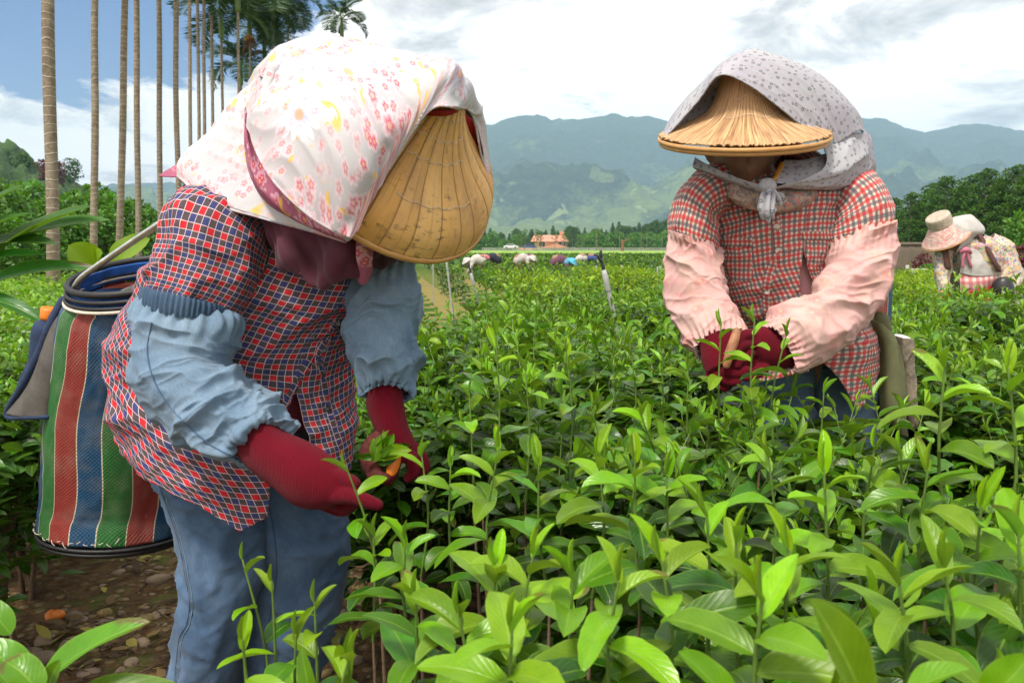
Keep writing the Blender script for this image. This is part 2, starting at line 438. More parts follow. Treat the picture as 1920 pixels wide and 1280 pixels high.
def simple(name, col, rough=0.7, nscale=0, namt=0.25, bump=0.0, bscale=200, metal=0, spec=0.5, sheen=0, uvb=False, bdist=0.002, stretch=(1, 1, 1), trans=0):
    m, g = new_mat(name); c = col; tc = g.map(g.n('ShaderNodeTexCoord').outputs['Object'], stretch); nv = None
    if nscale:
        n = g.noise(tc, nscale, 5, 0.6)
        c = g.mix(g.step(n, 0.3, 0.7), tuple(x * (1 - namt) for x in col), tuple(min(1, x * (1 + namt)) for x in col))
    if bump: nv = g.bump(g.noise(tc, bscale, 4, 0.6), bump, bdist)
    finish(g, c, rough, nv, metal, spec, sheen=sheen, trans=trans); M[name] = m; return m
simple('stem', (0.10, 0.17, 0.03), 0.5, 40); simple('wood', (0.11, 0.07, 0.04), 0.85, 60, 0.4, 0.6, 150)
simple('skin', (0.28, 0.15, 0.09), 0.5, 30, 0.15, 0.2, 300)
simple('black_rubber', (0.010, 0.010, 0.012), 0.55, 90, 0.3, 0.3, 60); simple('black_plastic', (0.02, 0.02, 0.022), 0.4, 60, 0.3)
simple('metal', (0.60, 0.60, 0.55), 0.32, 50, 0.25, 0.15, 90, metal=0.9); simple('pvc', (0.33, 0.34, 0.33), 0.45, 30, 0.2, 0.1, 80)
simple('orange', (0.75, 0.20, 0.02), 0.5, 40, 0.15, 0.2, 120); simple('white_plastic', (0.72, 0.74, 0.76), 0.3, 30, 0.08)
simple('maroon', (0.066, 0.008, 0.022), 0.85, 14, 0.25, 0.25, 700, sheen=0.1); simple('undershirt', (0.16, 0.015, 0.04), 0.85, 20, 0.2, 0.2, 700)
simple('pink_shirt', (0.50, 0.25, 0.26), 0.85, 20, 0.12, 0.2, 700)
simple('grey_canvas', (0.085, 0.078, 0.070), 0.9, 25, 0.3, 0.4, 500); simple('navy_canvas', (0.012, 0.028, 0.075), 0.85, 30, 0.5, 0.4, 500)
simple('olive_canvas', (0.12, 0.125, 0.055), 0.85, 18, 0.3, 0.4, 500); simple('tan_canvas', (0.20, 0.165, 0.125), 0.95, 30, 0.5, 0.7, 300)
simple('stone', (0.24, 0.18, 0.12), 0.9, 18, 0.45, 0.6, 90, bdist=0.006); simple('twig', (0.12, 0.08, 0.05), 0.9, 60, 0.4)
simple('dry_leaf', (0.26, 0.19, 0.07), 0.8, 50, 0.5); simple('button_dark', (0.008, 0.008, 0.01), 0.3); simple('button_light', (0.55, 0.5, 0.45), 0.3)
simple('lining_red', (0.46, 0.012, 0.03), 0.8, 20, 0.25, 0.2, 600, trans=0.3); simple('strap_brown', (0.09, 0.035, 0.03), 0.8, 60, 0.3)
simple('grey_strap', (0.15, 0.15, 0.13), 0.85, 60, 0.3); simple('gauze', (0.42, 0.35, 0.28), 0.9, 60, 0.3, 0.4, 500)
simple('blue_lining', (0.012, 0.09, 0.36), 0.75, 40, 0.35, 0.4, 300); simple('rope_white', (0.55, 0.50, 0.42), 0.8, 60, 0.2)
simple('fence_white', (0.28, 0.29, 0.25), 0.85, 0.3, 0.3); simple('plaster_white', (0.62, 0.60, 0.55), 0.85, 3, 0.12); simple('plaster_peach', (0.60, 0.40, 0.23), 0.85, 0.7, 0.1)
simple('window_dark', (0.03, 0.035, 0.04), 0.2); simple('car_blue', (0.03, 0.06, 0.16), 0.3); simple('car_white', (0.6, 0.62, 0.64), 0.3); simple('tyre', (0.02, 0.02, 0.02), 0.9)
simple('yellow_fruit', (0.55, 0.24, 0.03), 0.6, 20); simple('dead_frond', (0.20, 0.09, 0.04), 0.9, 8, 0.4)
simple('wilted_leaf', (0.11, 0.035, 0.02), 0.8, 8, 0.4); simple('white_cloth', (0.46, 0.44, 0.42), 0.9, 12, 0.15, 0.3, 60)
simple('pink_cloth', (0.50, 0.16, 0.17), 0.9, 12, 0.3); simple('dark_cloth', (0.02, 0.025, 0.04), 0.9, 12, 0.3); simple('cyan_cloth', (0.08, 0.36, 0.52), 0.85, 12, 0.3)
simple('navy_cloth', (0.05, 0.07, 0.22), 0.9, 12, 0.3); simple('purple_cloth', (0.12, 0.05, 0.08), 0.9, 12, 0.3); simple('pink_ribbon', (0.52, 0.16, 0.24), 0.6, 12, 0.2)
simple('red_cloth', (0.32, 0.012, 0.02), 0.85, 40, 0.3); simple('green_cloth', (0.02, 0.17, 0.07), 0.8, 40, 0.3)
simple('grey_sack', (0.42, 0.38, 0.36), 0.9, 16, 0.25, 0.4, 100)

def mat_plaid1():
    m, g = new_mat('plaid_flannel'); u, x, y = uvxy(g); P_ = 0.026
    w = g.noise(u, 30, 2, 0.5)
    def band(c):
        f = g.m('FRACT', g.m('DIVIDE', c, P_)); on = g.m('GREATER_THAN', f, 0.5)
        f2 = g.m('FRACT', g.m('DIVIDE', c, P_ / 2)); d = g.m('ABSOLUTE', g.m('SUBTRACT', f2, 0.5))
        line = g.step(d, 0.44, 0.472); half = g.m('MULTIPLY', g.step(d, 0.30, 0.32), g.m('SUBTRACT', 1.0, g.step(d, 0.34, 0.36)))
        return on, line, half
    ax, lx, hx = band(x); ay, ly, hy = band(y)
    both = g.m('MULTIPLY', ax, ay); one = g.m('ABSOLUTE', g.m('SUBTRACT', ax, ay))
    nz = g.noise(u, 35, 4, 0.6)
    red = g.mix(nz, (0.46, 0.014, 0.026), (0.62, 0.035, 0.045)); navy = (0.045, 0.055, 0.165); char = (0.085, 0.062, 0.072)
    c = g.mix(one, g.mix(both, navy, red), char)
    c = g.mix(g.m('MULTIPLY', g.m('MAXIMUM', g.m('MULTIPLY', hx, ax), g.m('MULTIPLY', hy, ay)), 0.22), c, (0.02, 0.02, 0.03))
    wh = g.m('MAXIMUM', lx, ly); c = g.mix(g.m('MULTIPLY', wh, 0.85), c, (0.66, 0.54, 0.56))
    tw = g.n('ShaderNodeTexWave', wave_type='BANDS', bands_direction='DIAGONAL'); g.put(tw.inputs[0], u); tw.inputs['Scale'].default_value = 260
    c = g.mix(0.22, c, g.mix(tw.outputs['Fac'], (0.0, 0.0, 0.0), (1, 1, 1)), 'OVERLAY')
    h = g.m('ADD', g.m('MULTIPLY', g.noise(u, 500, 2), 0.2), g.m('MULTIPLY', g.noise(u, 18, 4, 0.55, 0.6), 1.6))
    finish(g, c, 0.85, g.bump(h, 0.7, 0.005), spec=0.2); M['plaid1'] = m
mat_plaid1()
def mat_plaid2():
    m, g = new_mat('gingham_cotton'); u, x, y = uvxy(g); P_ = 0.0235
    def band(c):
        f = g.m('FRACT', g.m('DIVIDE', c, P_))
        d1 = g.m('ABSOLUTE', g.m('SUBTRACT', f, 0.25)); d2 = g.m('ABSOLUTE', g.m('SUBTRACT', f, 0.75))
        return g.m('SUBTRACT', 1.0, g.step(d1, 0.135, 0.165)), g.m('SUBTRACT', 1.0, g.step(d2, 0.125, 0.155))
    rx, kx = band(x); ry, ky = band(y)
    nz = g.noise(u, 30, 4, 0.6)
    c = g.mix(nz, (0.50, 0.41, 0.33), (0.64, 0.54, 0.45)); red = (0.46, 0.018, 0.032); gr = (0.085, 0.085, 0.105)
    for f, k in ((rx, red), (kx, gr), (ry, red), (ky, gr)):
        c = g.mix(g.m('MULTIPLY', f, 0.80), c, g.mix(0.55, c, k, 'MULTIPLY') if False else k) if f in (rx, kx) else g.mix(g.m('MULTIPLY', f, 0.70), c, k)
    h = g.m('ADD', g.m('MULTIPLY', g.noise(u, 600, 2), 0.2), g.m('MULTIPLY', g.noise(u, 26, 4, 0.6, 0.8), 1.6))
    finish(g, c, 0.85, g.bump(h, 0.65, 0.004), sheen=0.1, spec=0.2); M['plaid2'] = m
mat_plaid2()
def mat_denim(name, base, light, fade=1.0, sc=1.0):
    m, g = new_mat(name); tc = g.n('ShaderNodeTexCoord').outputs['Object']; u = g.n('ShaderNodeUVMap', uv_map='UVMap').outputs[0]
    n = g.noise(tc, 7, 5, 0.6, 0.4); slub = g.noise(g.map(u, (700, 60, 1)), 1, 3, 0.7); s2 = g.noise(g.map(u, (80, 700, 1)), 1, 3, 0.7)
    c = g.mix(g.m('MULTIPLY', g.step(n, 0.3, 0.72), fade), base, light)
    c = g.mix(0.5, c, g.mix(slub, (0.1, 0.1, 0.1), (0.95, 0.95, 0.95)), 'OVERLAY'); c = g.mix(0.2, c, g.mix(s2, (0.1, 0.1, 0.1), (0.95, 0.95, 0.95)), 'OVERLAY')
    h = g.m('ADD', g.m('MULTIPLY', slub, 0.35), g.m('MULTIPLY', g.noise(g.map(u, (16, 40, 1)), 1, 3, 0.5, 0.5), 0.7))
    finish(g, c, 0.88, g.bump(h, 0.5, 0.004), spec=0.2, sheen=0.1); M[name] = m
mat_denim('denim', (0.028, 0.062, 0.130), (0.110, 0.185, 0.300)); mat_denim('chambray', (0.085, 0.150, 0.240), (0.190, 0.270, 0.355)); mat_denim('denim2', (0.045, 0.085, 0.14), (0.11, 0.17, 0.23))
mat_denim('denim_trim', (0.018, 0.045, 0.095), (0.07, 0.12, 0.19))
def mat_glove():
    m, g = new_mat('knit_glove'); tc = g.n('ShaderNodeTexCoord').outputs['Object']
    n = g.noise(tc, 12, 4, 0.6); w = g.n('ShaderNodeTexWave', wave_type='BANDS', bands_direction='X'); g.put(w.inputs[0], tc); w.inputs['Scale'].default_value = 130; w.inputs['Distortion'].default_value = 1.5; w.inputs['Detail Scale'].default_value = 3
    lint = g.step(g.noise(tc, 420, 1, 0.5), 0.76, 0.80)
    c = g.mix(n, (0.080, 0.002, 0.008), (0.165, 0.003, 0.015)); c = g.mix(g.m('MULTIPLY', lint, 0.25), c, (0.5, 0.3, 0.3))
    h = g.m('ADD', g.m('MULTIPLY', w.outputs['Fac'], 0.5), g.m('MULTIPLY', g.noise(tc, 700, 3), 0.8))
    finish(g, c, 0.95, g.bump(h, 0.9, 0.0018), spec=0.12, sheen=0.05); M['glove'] = m
    m, g = new_mat('soiled_glove'); tc = g.n('ShaderNodeTexCoord').outputs['Object']; n = g.noise(tc, 40, 4, 0.6)
    finish(g, g.mix(g.step(n, 0.3, 0.7), (0.045, 0.006, 0.009), (0.16, 0.045, 0.035)), 0.8, g.bump(g.noise(tc, 700, 3), 0.5, 0.001), spec=0.2); M['glove_dark'] = m
mat_glove()
def flower(g, u, cell, R, petals, off, inner, outer, centre, core=0.25, jit=1.0):
    """returns (mask, colour) of scattered petalled flowers"""
    vm = g.map(u, (1 / cell, 1 / cell, 1), off)
    v = g.n('ShaderNodeTexVoronoi', voronoi_dimensions='2D', feature='F1'); g.put(v.inputs['Vector'], vm); v.inputs['Scale'].default_value = 1; v.inputs['Randomness'].default_value = jit
    d = g.n('ShaderNodeVectorMath', operation='SUBTRACT'); g.put(d.inputs[0], vm); g.put(d.inputs[1], v.outputs['Position'])
    s = g.n('ShaderNodeSeparateXYZ'); g.put(s.inputs[0], d.outputs[0]); sc = g.n('ShaderNodeSeparateColor'); g.put(sc.inputs[0], v.outputs['Color'])
    an = g.m('ARCTAN2', s.outputs[1], s.outputs[0]); r = v.outputs['Distance']
    pet = g.m('ABSOLUTE', g.m('COSINE', g.m('ADD', g.m('MULTIPLY', an, petals / 2), g.m('MULTIPLY', sc.outputs[0], 6.0))))
    lim = g.m('MULTIPLY', g.m('ADD', 0.50, g.m('MULTIPLY', g.m('POWER', pet, 0.6), 0.5)), g.m('MULTIPLY', R, g.m('ADD', 0.75, g.m('MULTIPLY', sc.outputs[1], 0.5))))
    q = g.m('DIVIDE', r, lim)
    mask = g.m('SUBTRACT', 1.0, g.step(q, 0.9, 1.0))
    c = g.mix(g.step(q, 0.25, 0.75), inner, outer); c = g.mix(g.m('SUBTRACT', 1.0, g.step(q, core, core + 0.05)), c, centre)
    return mask, c, sc.outputs[2]
def mat_scarf1():
    m, g = new_mat('floral_cotton'); u, x, y = uvxy(g)
    zone = g.noise(u, 7.0, 3, 0.5); z2 = g.noise(g.map(u, (1, 1, 1), (3.3, 1.2, 0)), 9.0, 3, 0.5)
    c = g.mix(g.step(zone, 0.45, 0.75), (0.55, 0.545, 0.57), (0.52, 0.44, 0.49))
    # big pale daisies
    mk1, c1, r1 = flower(g, u, 0.13, 0.42, 13, (0.3, 0.6, 0), (0.52, 0.54, 0.70), (0.74, 0.75, 0.84), (0.75, 0.42, 0.28), 0.2)
    c = g.mix(g.m('MULTIPLY', mk1, g.m('GREATER_THAN', r1, 0.40)), c, c1)
    # yellow leaves
    lf = g.noise(g.map(u, (1, 1, 1), (1, 2, 0), (0, 0, 0.6)), 24, 2, 0.5, 1.2)
    ym = g.m('MULTIPLY', g.step(lf, 0.63, 0.645), g.step(z2, 0.40, 0.5))
    c = g.mix(ym, c, g.mix(g.noise(u, 160, 3), (0.72, 0.40, 0.10), (0.80, 0.60, 0.22)))
    # small pink flowers in drifts
    for k, (cell, R, off, cut) in enumerate(((0.022, 0.52, (0, 0, 0), 0.42), (0.034, 0.46, (5.2, 3.7, 0), 0.55))):
        mk2, c2, r2 = flower(g, u, cell, R, 5, off, (0.62, 0.02, 0.09), (0.78, 0.60, 0.66), (0.80, 0.42, 0.32), 0.22)
        on = g.m('MULTIPLY', mk2, g.step(g.m('ADD', zone, g.m('MULTIPLY', r2, 0.25)), cut + 0.14, cut + 0.17))
        c = g.mix(g.m('MULTIPLY', on, g.m('ADD', 0.2, g.m('MULTIPLY', g.step(z2, 0.38, 0.68), 0.85))), c, c2)
    st_ = g.noise(g.map(u, (1, 1, 1), (9, 9, 0)), 6, 5, 0.6)
    c = g.mix(g.step(st_, 0.60, 0.85), c, (0.56, 0.46, 0.48))
    h = g.m('ADD', g.m('MULTIPLY', g.noise(u, 700, 2), 0.15), g.m('MULTIPLY', g.noise(g.map(u, (9, 22, 1)), 1, 4, 0.5, 0.7), 1.2))
    geo = g.n('ShaderNodeNewGeometry')
    finish(g, c, 0.85, g.bump(h, 0.45, 0.004), trans=0.12, spec=0.2); M['scarf1'] = m
    m, g = new_mat('floral_cotton_pink'); u, x, y = uvxy(g)
    c = g.mix(g.noise(u, 9, 3), (0.30, 0.06, 0.13), (0.45, 0.17, 0.25))
    zone = g.noise(u, 8.0, 2, 0.5)
    mk2, c2, r2 = flower(g, u, 0.028, 0.5, 5, (2, 1, 0), (0.45, 0.01, 0.06), (0.60, 0.34, 0.42), (0.66, 0.30, 0.22), 0.2)
    c = g.mix(g.m('MULTIPLY', mk2, g.step(zone, 0.46, 0.5)), c, c2)
    c = g.mix(g.step(g.noise(u, 26, 2, 0.5, 1.0), 0.66, 0.68), c, (0.55, 0.33, 0.07))
    finish(g, c, 0.88, g.bump(g.noise(u, 40, 4, 0.5, 0.6), 0.4, 0.003), spec=0.2, trans=0.1); M['scarf1b'] = m
mat_scarf1()
def mat_scarf2():
    m, g = new_mat('dotted_cotton'); u, x, y = uvxy(g)
    c = g.mix(g.step(g.noise(u, 5, 5, 0.6), 0.35, 0.75), (0.45, 0.46, 0.49), (0.37, 0.35, 0.41))
    a, ca, ra = flower(g, u, 0.021, 0.235, 5, (0, 0, 0), (0.10, 0.11, 0.14), (0.16, 0.17, 0.21), (0.42, 0.42, 0.45), 0.28, 0.75)
    c = g.mix(g.m('MULTIPLY', a, 0.85), c, ca)
    b, cb, rb = flower(g, u, 0.030, 0.10, 4, (4.4, 2.2, 0), (0.30, 0.12, 0.16), (0.30, 0.18, 0.22), (0.4, 0.3, 0.3), 0.1)
    c = g.mix(g.m('MULTIPLY', b, 0.6), c, cb)
    h = g.m('ADD', g.m('MULTIPLY', g.noise(u, 700, 2), 0.15), g.m('MULTIPLY', g.noise(g.map(u, (20, 10, 1)), 1, 4, 0.5, 0.8), 1.2))
    finish(g, c, 0.85, g.bump(h, 0.5, 0.004), trans=0.12, spec=0.2); M['scarf2'] = m
mat_scarf2()
def mat_pink():
    m, g = new_mat('faded_pink_cotton'); u, x, y = uvxy(g)
    c = g.mix(g.step(g.noise(u, 9, 5, 0.6), 0.3, 0.7), (0.56, 0.31, 0.31), (0.60, 0.42, 0.38))
    a, ca, ra = flower(g, u, 0.055, 0.40, 6, (0, 0, 0), (0.60, 0.15, 0.17), (0.62, 0.24, 0.24), (0.62, 0.45, 0.25), 0.2)
    c = g.mix(g.m('MULTIPLY', g.m('MULTIPLY', a, g.m('GREATER_THAN', ra, 0.55)), g.step(g.noise(u, 16, 3, 0.6), 0.35, 0.8)), c, ca)
    st_ = g.noise(g.map(u, (1, 1, 1), (9, 2, 0)), 14, 5, 0.65)
    c = g.mix(g.m('MULTIPLY', g.step(st_, 0.50, 0.75), 0.75), c, (0.36, 0.24, 0.15))
    h = g.m('ADD', g.m('MULTIPLY', g.noise(u, 700, 2), 0.15), g.m('MULTIPLY', g.noise(g.map(u, (14, 34, 1)), 1, 3, 0.5, 0.5), 0.7))
    finish(g, c, 0.85, g.bump(h, 0.55, 0.004), spec=0.2); M['pink'] = m
mat_pink()
def mat_floral3():
    m, g = new_mat('sprigged_jacket'); u, x, y = uvxy(g)
    c = (0.50, 0.46, 0.36)
    for k, (col, lo) in enumerate((((0.45, 0.17, 0.17), .60), ((0.16, 0.26, 0.16), .60), ((0.18, 0.22, 0.42), .63), ((0.60, 0.42, 0.15), .62), ((0.55, 0.28, 0.32), .63))):
        n = g.noise(g.map(u, (1, 1, 1), (k * 7.1, k * 3.3, 0)), 34, 2, 0.5, 0.5); c = g.mix(g.step(n, lo - 0.03, lo), c, col)
    finish(g, c, 0.85, g.bump(g.noise(u, 24, 4, 0.6, 0.6), 0.6, 0.006), spec=0.2); M['floral3'] = m
    m, g = new_mat('faded_floral_pink'); u, x, y = uvxy(g)
    n = g.noise(u, 26, 4, 0.6, 0.8); n2 = g.noise(g.map(u, (1, 1, 1), (5, 5, 0)), 20, 3, 0.6, 0.8)
    c = g.mix(g.step(n, 0.42, 0.6), (0.60, 0.50, 0.42), (0.56, 0.20, 0.20)); c = g.mix(g.step(n2, 0.56, 0.62), c, (0.30, 0.32, 0.30)); 
    finish(g, c, 0.85, g.bump(n, 0.4, 0.004), spec=0.2); M['hatcloth3'] = m
    m, g = new_mat('sprig_collar'); u, x, y = uvxy(g)
    n = g.noise(u, 60, 3, 0.6, 0.8)
    c = g.mix(g.step(n, 0.45, 0.6), (0.42, 0.30, 0.23), (0.20, 0.17, 0.17)); c = g.mix(g.step(g.noise(u, 45, 2, 0.5, 1), 0.62, 0.66), c, (0.5, 0.16, 0.14))
    finish(g, c, 0.85, g.bump(g.noise(u, 40, 4, 0.6, 0.6), 0.6, 0.004), spec=0.2); M['collar'] = m
    m, g = new_mat('pink_check'); u, x, y = uvxy(g)
    fx = g.step(g.m('ABSOLUTE', g.m('SUBTRACT', g.m('FRACT', g.m('DIVIDE', x, 0.05)), 0.5)), 0.22, 0.28); fy = g.step(g.m('ABSOLUTE', g.m('SUBTRACT', g.m('FRACT', g.m('DIVIDE', y, 0.05)), 0.5)), 0.22, 0.28)
    c = g.mix(g.m('MULTIPLY', fx, 0.7), (0.62, 0.50, 0.46), (0.52, 0.08, 0.10)); c = g.mix(g.m('MULTIPLY', fy, 0.6), c, (0.42, 0.08, 0.10)); finish(g, c, 0.85, g.bump(g.noise(u, 24, 4), 0.5, 0.005)); M['check3'] = m
mat_floral3()
def mat_hat1():
    m, g = new_mat('bamboo_leaf_hat'); u, x, y = uvxy(g)      # x = angle/2pi, y = 0 peak..1 rim
    k = 26.0
    ph = g.m('ADD', g.m('MULTIPLY', x, k), g.m('MULTIPLY', g.noise(g.map(u, (16, .6, 1)), 1, 2), 1.1)); cell = g.m('FLOOR', ph); f = g.m('FRACT', ph)
    wn = g.n('ShaderNodeTexWhiteNoise', noise_dimensions='1D'); g.put(wn.inputs['W'], cell)
    gr = g.noise(g.map(u, (240, 2.5, 1)), 1, 5, 0.6, 0.2)
    c = g.mix(gr, (0.52, 0.24, 0.055), (0.76, 0.44, 0.13))
    c = g.mix(g.m('MULTIPLY', wn.outputs['Value'], 0.55), c, (0.78, 0.52, 0.22))
    edge = g.m('SUBTRACT', 1.0, g.step(g.m('ABSOLUTE', g.m('SUBTRACT', f, 0.03)), 0.015, 0.05))
    c = g.mix(g.m('MULTIPLY', edge, 0.6), c, (0.20, 0.09, 0.02))
    mold = g.noise(g.map(u, (55, 30, 1)), 1, 6, 0.7); ml = g.m('MULTIPLY', g.step(mold, 0.53, 0.64), g.step(g.noise(g.map(u, (11, 5, 1), (3, 1, 0)), 1, 3), 0.42, 0.6))
    c = g.mix(g.m('MULTIPLY', ml, 0.75), c, (0.10, 0.075, 0.05))
    h = g.m('ADD', g.m('MULTIPLY', gr, 0.35), g.m('ADD', g.m('MULTIPLY', g.m('SUBTRACT', 0.0, edge), 0.9), g.m('MULTIPLY', g.m('SINE', g.m('MULTIPLY', f, math.pi)), 0.8)))
    weather = g.noise(g.map(u, (14, 3, 1), (7, 2, 0)), 1, 5, 0.65); c = g.mix(g.step(weather, 0.45, 0.8), c, (0.36, 0.20, 0.09))
    finish(g, c, 0.5, g.bump(h, 0.8, 0.004), spec=0.35); M['hat1'] = m
    m, g = new_mat('dry_palm_leaf_hat'); u, x, y = uvxy(g)
    gr = g.noise(g.map(u, (420, 2.0, 1)), 1, 5, 0.65, 0.1); g2 = g.noise(g.map(u, (90, 3.0, 1), (2, 1, 0)), 1, 4, 0.6)
    c = g.ramp(gr, [(0.30, (0.17, 0.075, 0.035)), (0.46, (0.44, 0.26, 0.13)), (0.62, (0.62, 0.43, 0.22)), (0.8, (0.70, 0.55, 0.33))])
    c = g.mix(g.m('MULTIPLY', g.step(g2, 0.52, 0.68), 0.75), c, (0.20, 0.075, 0.045))
    c = g.mix(g.m('MULTIPLY', g.m('SUBTRACT', 1.0, g.step(y, 0.02, 0.55)), 0.55), c, (0.36, 0.14, 0.08))
    h = g.m('ADD', g.m('MULTIPLY', gr, 0.6), g.m('MULTIPLY', g2, 0.6))
    finish(g, c, 0.62, g.bump(h, 0.7, 0.005), spec=0.3); M['hat2'] = m
    m, g = new_mat('split_bamboo'); tc = g.n('ShaderNodeTexCoord').outputs['Object']
    n = g.noise(tc, 45, 4, 0.6); finish(g, g.mix(n, (0.38, 0.18, 0.05), (0.58, 0.33, 0.12)), 0.45, g.bump(g.noise(tc, 160, 3), 0.3, 0.001)); M['bamboo'] = m
mat_hat1()
def mat_basket():
    m, g = new_mat('striped_woven_plastic'); u, x, y = uvxy(g)
    per = 0.168
    f = g.m('FRACT', g.m('DIVIDE', g.m('ADD', x, g.m('MULTIPLY', g.m('SINE', g.m('MULTIPLY', y, 16)), 0.003)), per))
    c = g.ramp(f, [(0.0, (0.022, 0.125, 0.028)), (0.325, (0.50, 0.46, 0.33)), (0.34, (0.012, 0.060, 0.135)), (0.655, (0.50, 0.46, 0.33)), (0.67, (0.235, 0.035, 0.028)), (0.985, (0.50, 0.46, 0.33))], 'CONSTANT')
    wv = g.m('MULTIPLY', g.m('SINE', g.m('MULTIPLY', x, 1500)), g.m('SINE', g.m('MULTIPLY', y, 1500)))
    row = g.m('SINE', g.m('MULTIPLY', y, 700)); ch = g.m('SINE', g.m('MULTIPLY', x, 700)); wv = g.m('MULTIPLY', row, ch)
    n = g.noise(u, 14, 5, 0.65); c = g.mix(g.m('MULTIPLY', g.step(n, 0.45, 0.8), 0.6), c, g.mix(0.5, c, (0.30, 0.26, 0.20)))
    c = g.mix(g.m('MULTIPLY', g.step(wv, 0.0, 0.8), 0.28), c, g.mix(1.0, c, (0.4, 0.4, 0.4), 'MULTIPLY'))
    h = g.m('ADD', g.m('MULTIPLY', wv, 0.22), g.m('MULTIPLY', g.noise(g.map(u, (22, 9, 1)), 1, 4, 0.5, 0.7), 1.6))
    finish(g, c, 0.55, g.bump(h, 0.6, 0.004), spec=0.35); M['basket'] = m
    m, g = new_mat('woven_inner'); tc = g.n('ShaderNodeTexCoord').outputs['Object']; s = g.n('ShaderNodeSeparateXYZ'); g.put(s.inputs[0], tc)
    f = g.m('FRACT', g.m('MULTIPLY', s.outputs[2], 11)); c = g.ramp(f, [(0, (0.30, 0.06, 0.04)), (0.3, (0.42, 0.30, 0.10)), (0.6, (0.20, 0.22, 0.06)), (0.85, (0.02, 0.10, 0.30))], 'CONSTANT')
    wv = g.m('SINE', g.m('MULTIPLY', s.outputs[2], 900)); finish(g, g.mix(0.25, c, g.mix(g.m('ABSOLUTE', wv), (0, 0, 0), (1, 1, 1)), 'OVERLAY'), 0.6, g.bump(wv, 0.4, 0.002)); M['inner'] = m
mat_basket()
def mat_ground():
    m, g = new_mat('stony_soil'); tc = g.n('ShaderNodeTexCoord').outputs['Object']
    s = g.n('ShaderNodeSeparateXYZ'); g.put(s.inputs[0], tc)
    n = g.noise(tc, 1.3, 6, 0.65); f = g.noise(tc, 22, 5, 0.65); p = g.n('ShaderNodeTexVoronoi'); g.put(p.inputs[0], tc); p.inputs['Scale'].default_value = 26
    c = g.mix(g.step(f, 0.3, 0.7), (0.050, 0.028, 0.014), (0.17, 0.10, 0.045))
    sc_ = g.n('ShaderNodeSeparateColor'); g.put(sc_.inputs[0], p.outputs['Color'])
    pm = g.m('MULTIPLY', g.m('SUBTRACT', 1.0, g.step(p.outputs['Distance'], 0.32, 0.42)), g.m('GREATER_THAN', sc_.outputs[0], 0.45))
    c = g.mix(pm, c, g.mix(sc_.outputs[1], (0.13, 0.09, 0.055), (0.26, 0.19, 0.10)))
    moss = g.step(g.noise(tc, 5, 5, 0.7), 0.52, 0.62); c = g.mix(g.m('MULTIPLY', moss, 0.6), c, (0.085, 0.125, 0.02))
    far = g.step(s.outputs[1], 7, 12); c = g.mix(g.m('MULTIPLY', far, 0.8), c, g.mix(n, (0.20, 0.21, 0.035), (0.30, 0.22, 0.09)))
    ln = g.n('ShaderNodeVectorMath', operation='LENGTH'); g.put(ln.inputs[0], tc); field = g.step(ln.outputs['Value'], 34, 60); c = g.mix(field, c, g.mix(n, (0.05, 0.12, 0.025), (0.09, 0.17, 0.03)))
    h = g.m('ADD', g.m('MULTIPLY', f, 0.8), g.m('SUBTRACT', 1.0, g.m('MULTIPLY', p.outputs['Distance'], 1.5)))
    finish(g, c, 0.92, g.bump(h, 0.8, 0.02), spec=0.2); M['ground'] = m
    m, g = new_mat('mown_field'); tc = g.n('ShaderNodeTexCoord').outputs['Object']
    n = g.noise(g.map(tc, (0.3, 2, 1)), 0.6, 5, 0.65); finish(g, g.mix(n, (0.035, 0.11, 0.025), (0.085, 0.19, 0.035)), 0.9, g.bump(g.noise(tc, 3, 4), 0.6, 0.2)); M['field'] = m
    m, g = new_mat('verge_grass'); tc = g.n('ShaderNodeTexCoord').outputs['Object']
    n = g.noise(tc, 0.5, 5, 0.65); finish(g, g.mix(n, (0.14, 0.28, 0.025), (0.24, 0.38, 0.04)), 0.9); M['verge'] = m
    m, g = new_mat('forested_slope'); tc = g.n('ShaderNodeTexCoord').outputs['Object']; s = g.n('ShaderNodeSeparateXYZ'); g.put(s.inputs[0], tc)
    n = g.noise(tc, 0.0022, 6, 0.6, 0.4); n2 = g.noise(tc, 0.03, 6, 0.7)
    lowz = g.m('SUBTRACT', 1.0, g.step(s.outputs[2], 120, 330))
    pt = g.m('MULTIPLY', g.step(g.m('ADD', g.m('ADD', n, g.m('MULTIPLY', n2, 0.25)), g.m('ADD', g.m('MULTIPLY', lowz, 0.22), g.m('MULTIPLY', g.noise(tc, 0.012, 5, 0.7), 0.16))), 0.78, 0.90), 0.8)
    c = g.mix(g.step(n2, 0.35, 0.65), (0.012, 0.036, 0.016), (0.050, 0.092, 0.026)); 
    c = g.mix(pt, c, g.mix(n2, (0.10, 0.20, 0.04), (0.34, 0.42, 0.12)))
    fields = g.m('MULTIPLY', lowz, g.step(g.noise(tc, 0.011, 4, 0.6, 0.6), 0.60, 0.63)); c = g.mix(g.m('MULTIPLY', fields, 0.8), c, (0.36, 0.46, 0.16))
    rock = g.m('MULTIPLY', g.step(g.noise(g.map(tc, (1, 1, 1), (500, 80, 20)), 0.006, 6, 0.7), 0.66, 0.70), 0.6); c = g.mix(rock, c, (0.20, 0.18, 0.15))
    h = g.m('ADD', g.m('MULTIPLY', g.noise(tc, 0.05, 5, 0.7), 1), g.m('MULTIPLY', n2, 1)); finish(g, c, 0.95, g.bump(h, 1.0, 30), spec=0.05); M['mountain'] = m
    m, g = new_mat('wooded_hill'); tc = g.n('ShaderNodeTexCoord').outputs['Object']; n = g.noise(tc, 0.12, 6, 0.7); finish(g, g.mix(g.step(n, .35, .65), (0.012, 0.035, 0.010), (0.05, 0.11, 0.02)), 0.95, g.bump(n, 1, 2.0)); M['hillmat'] = m
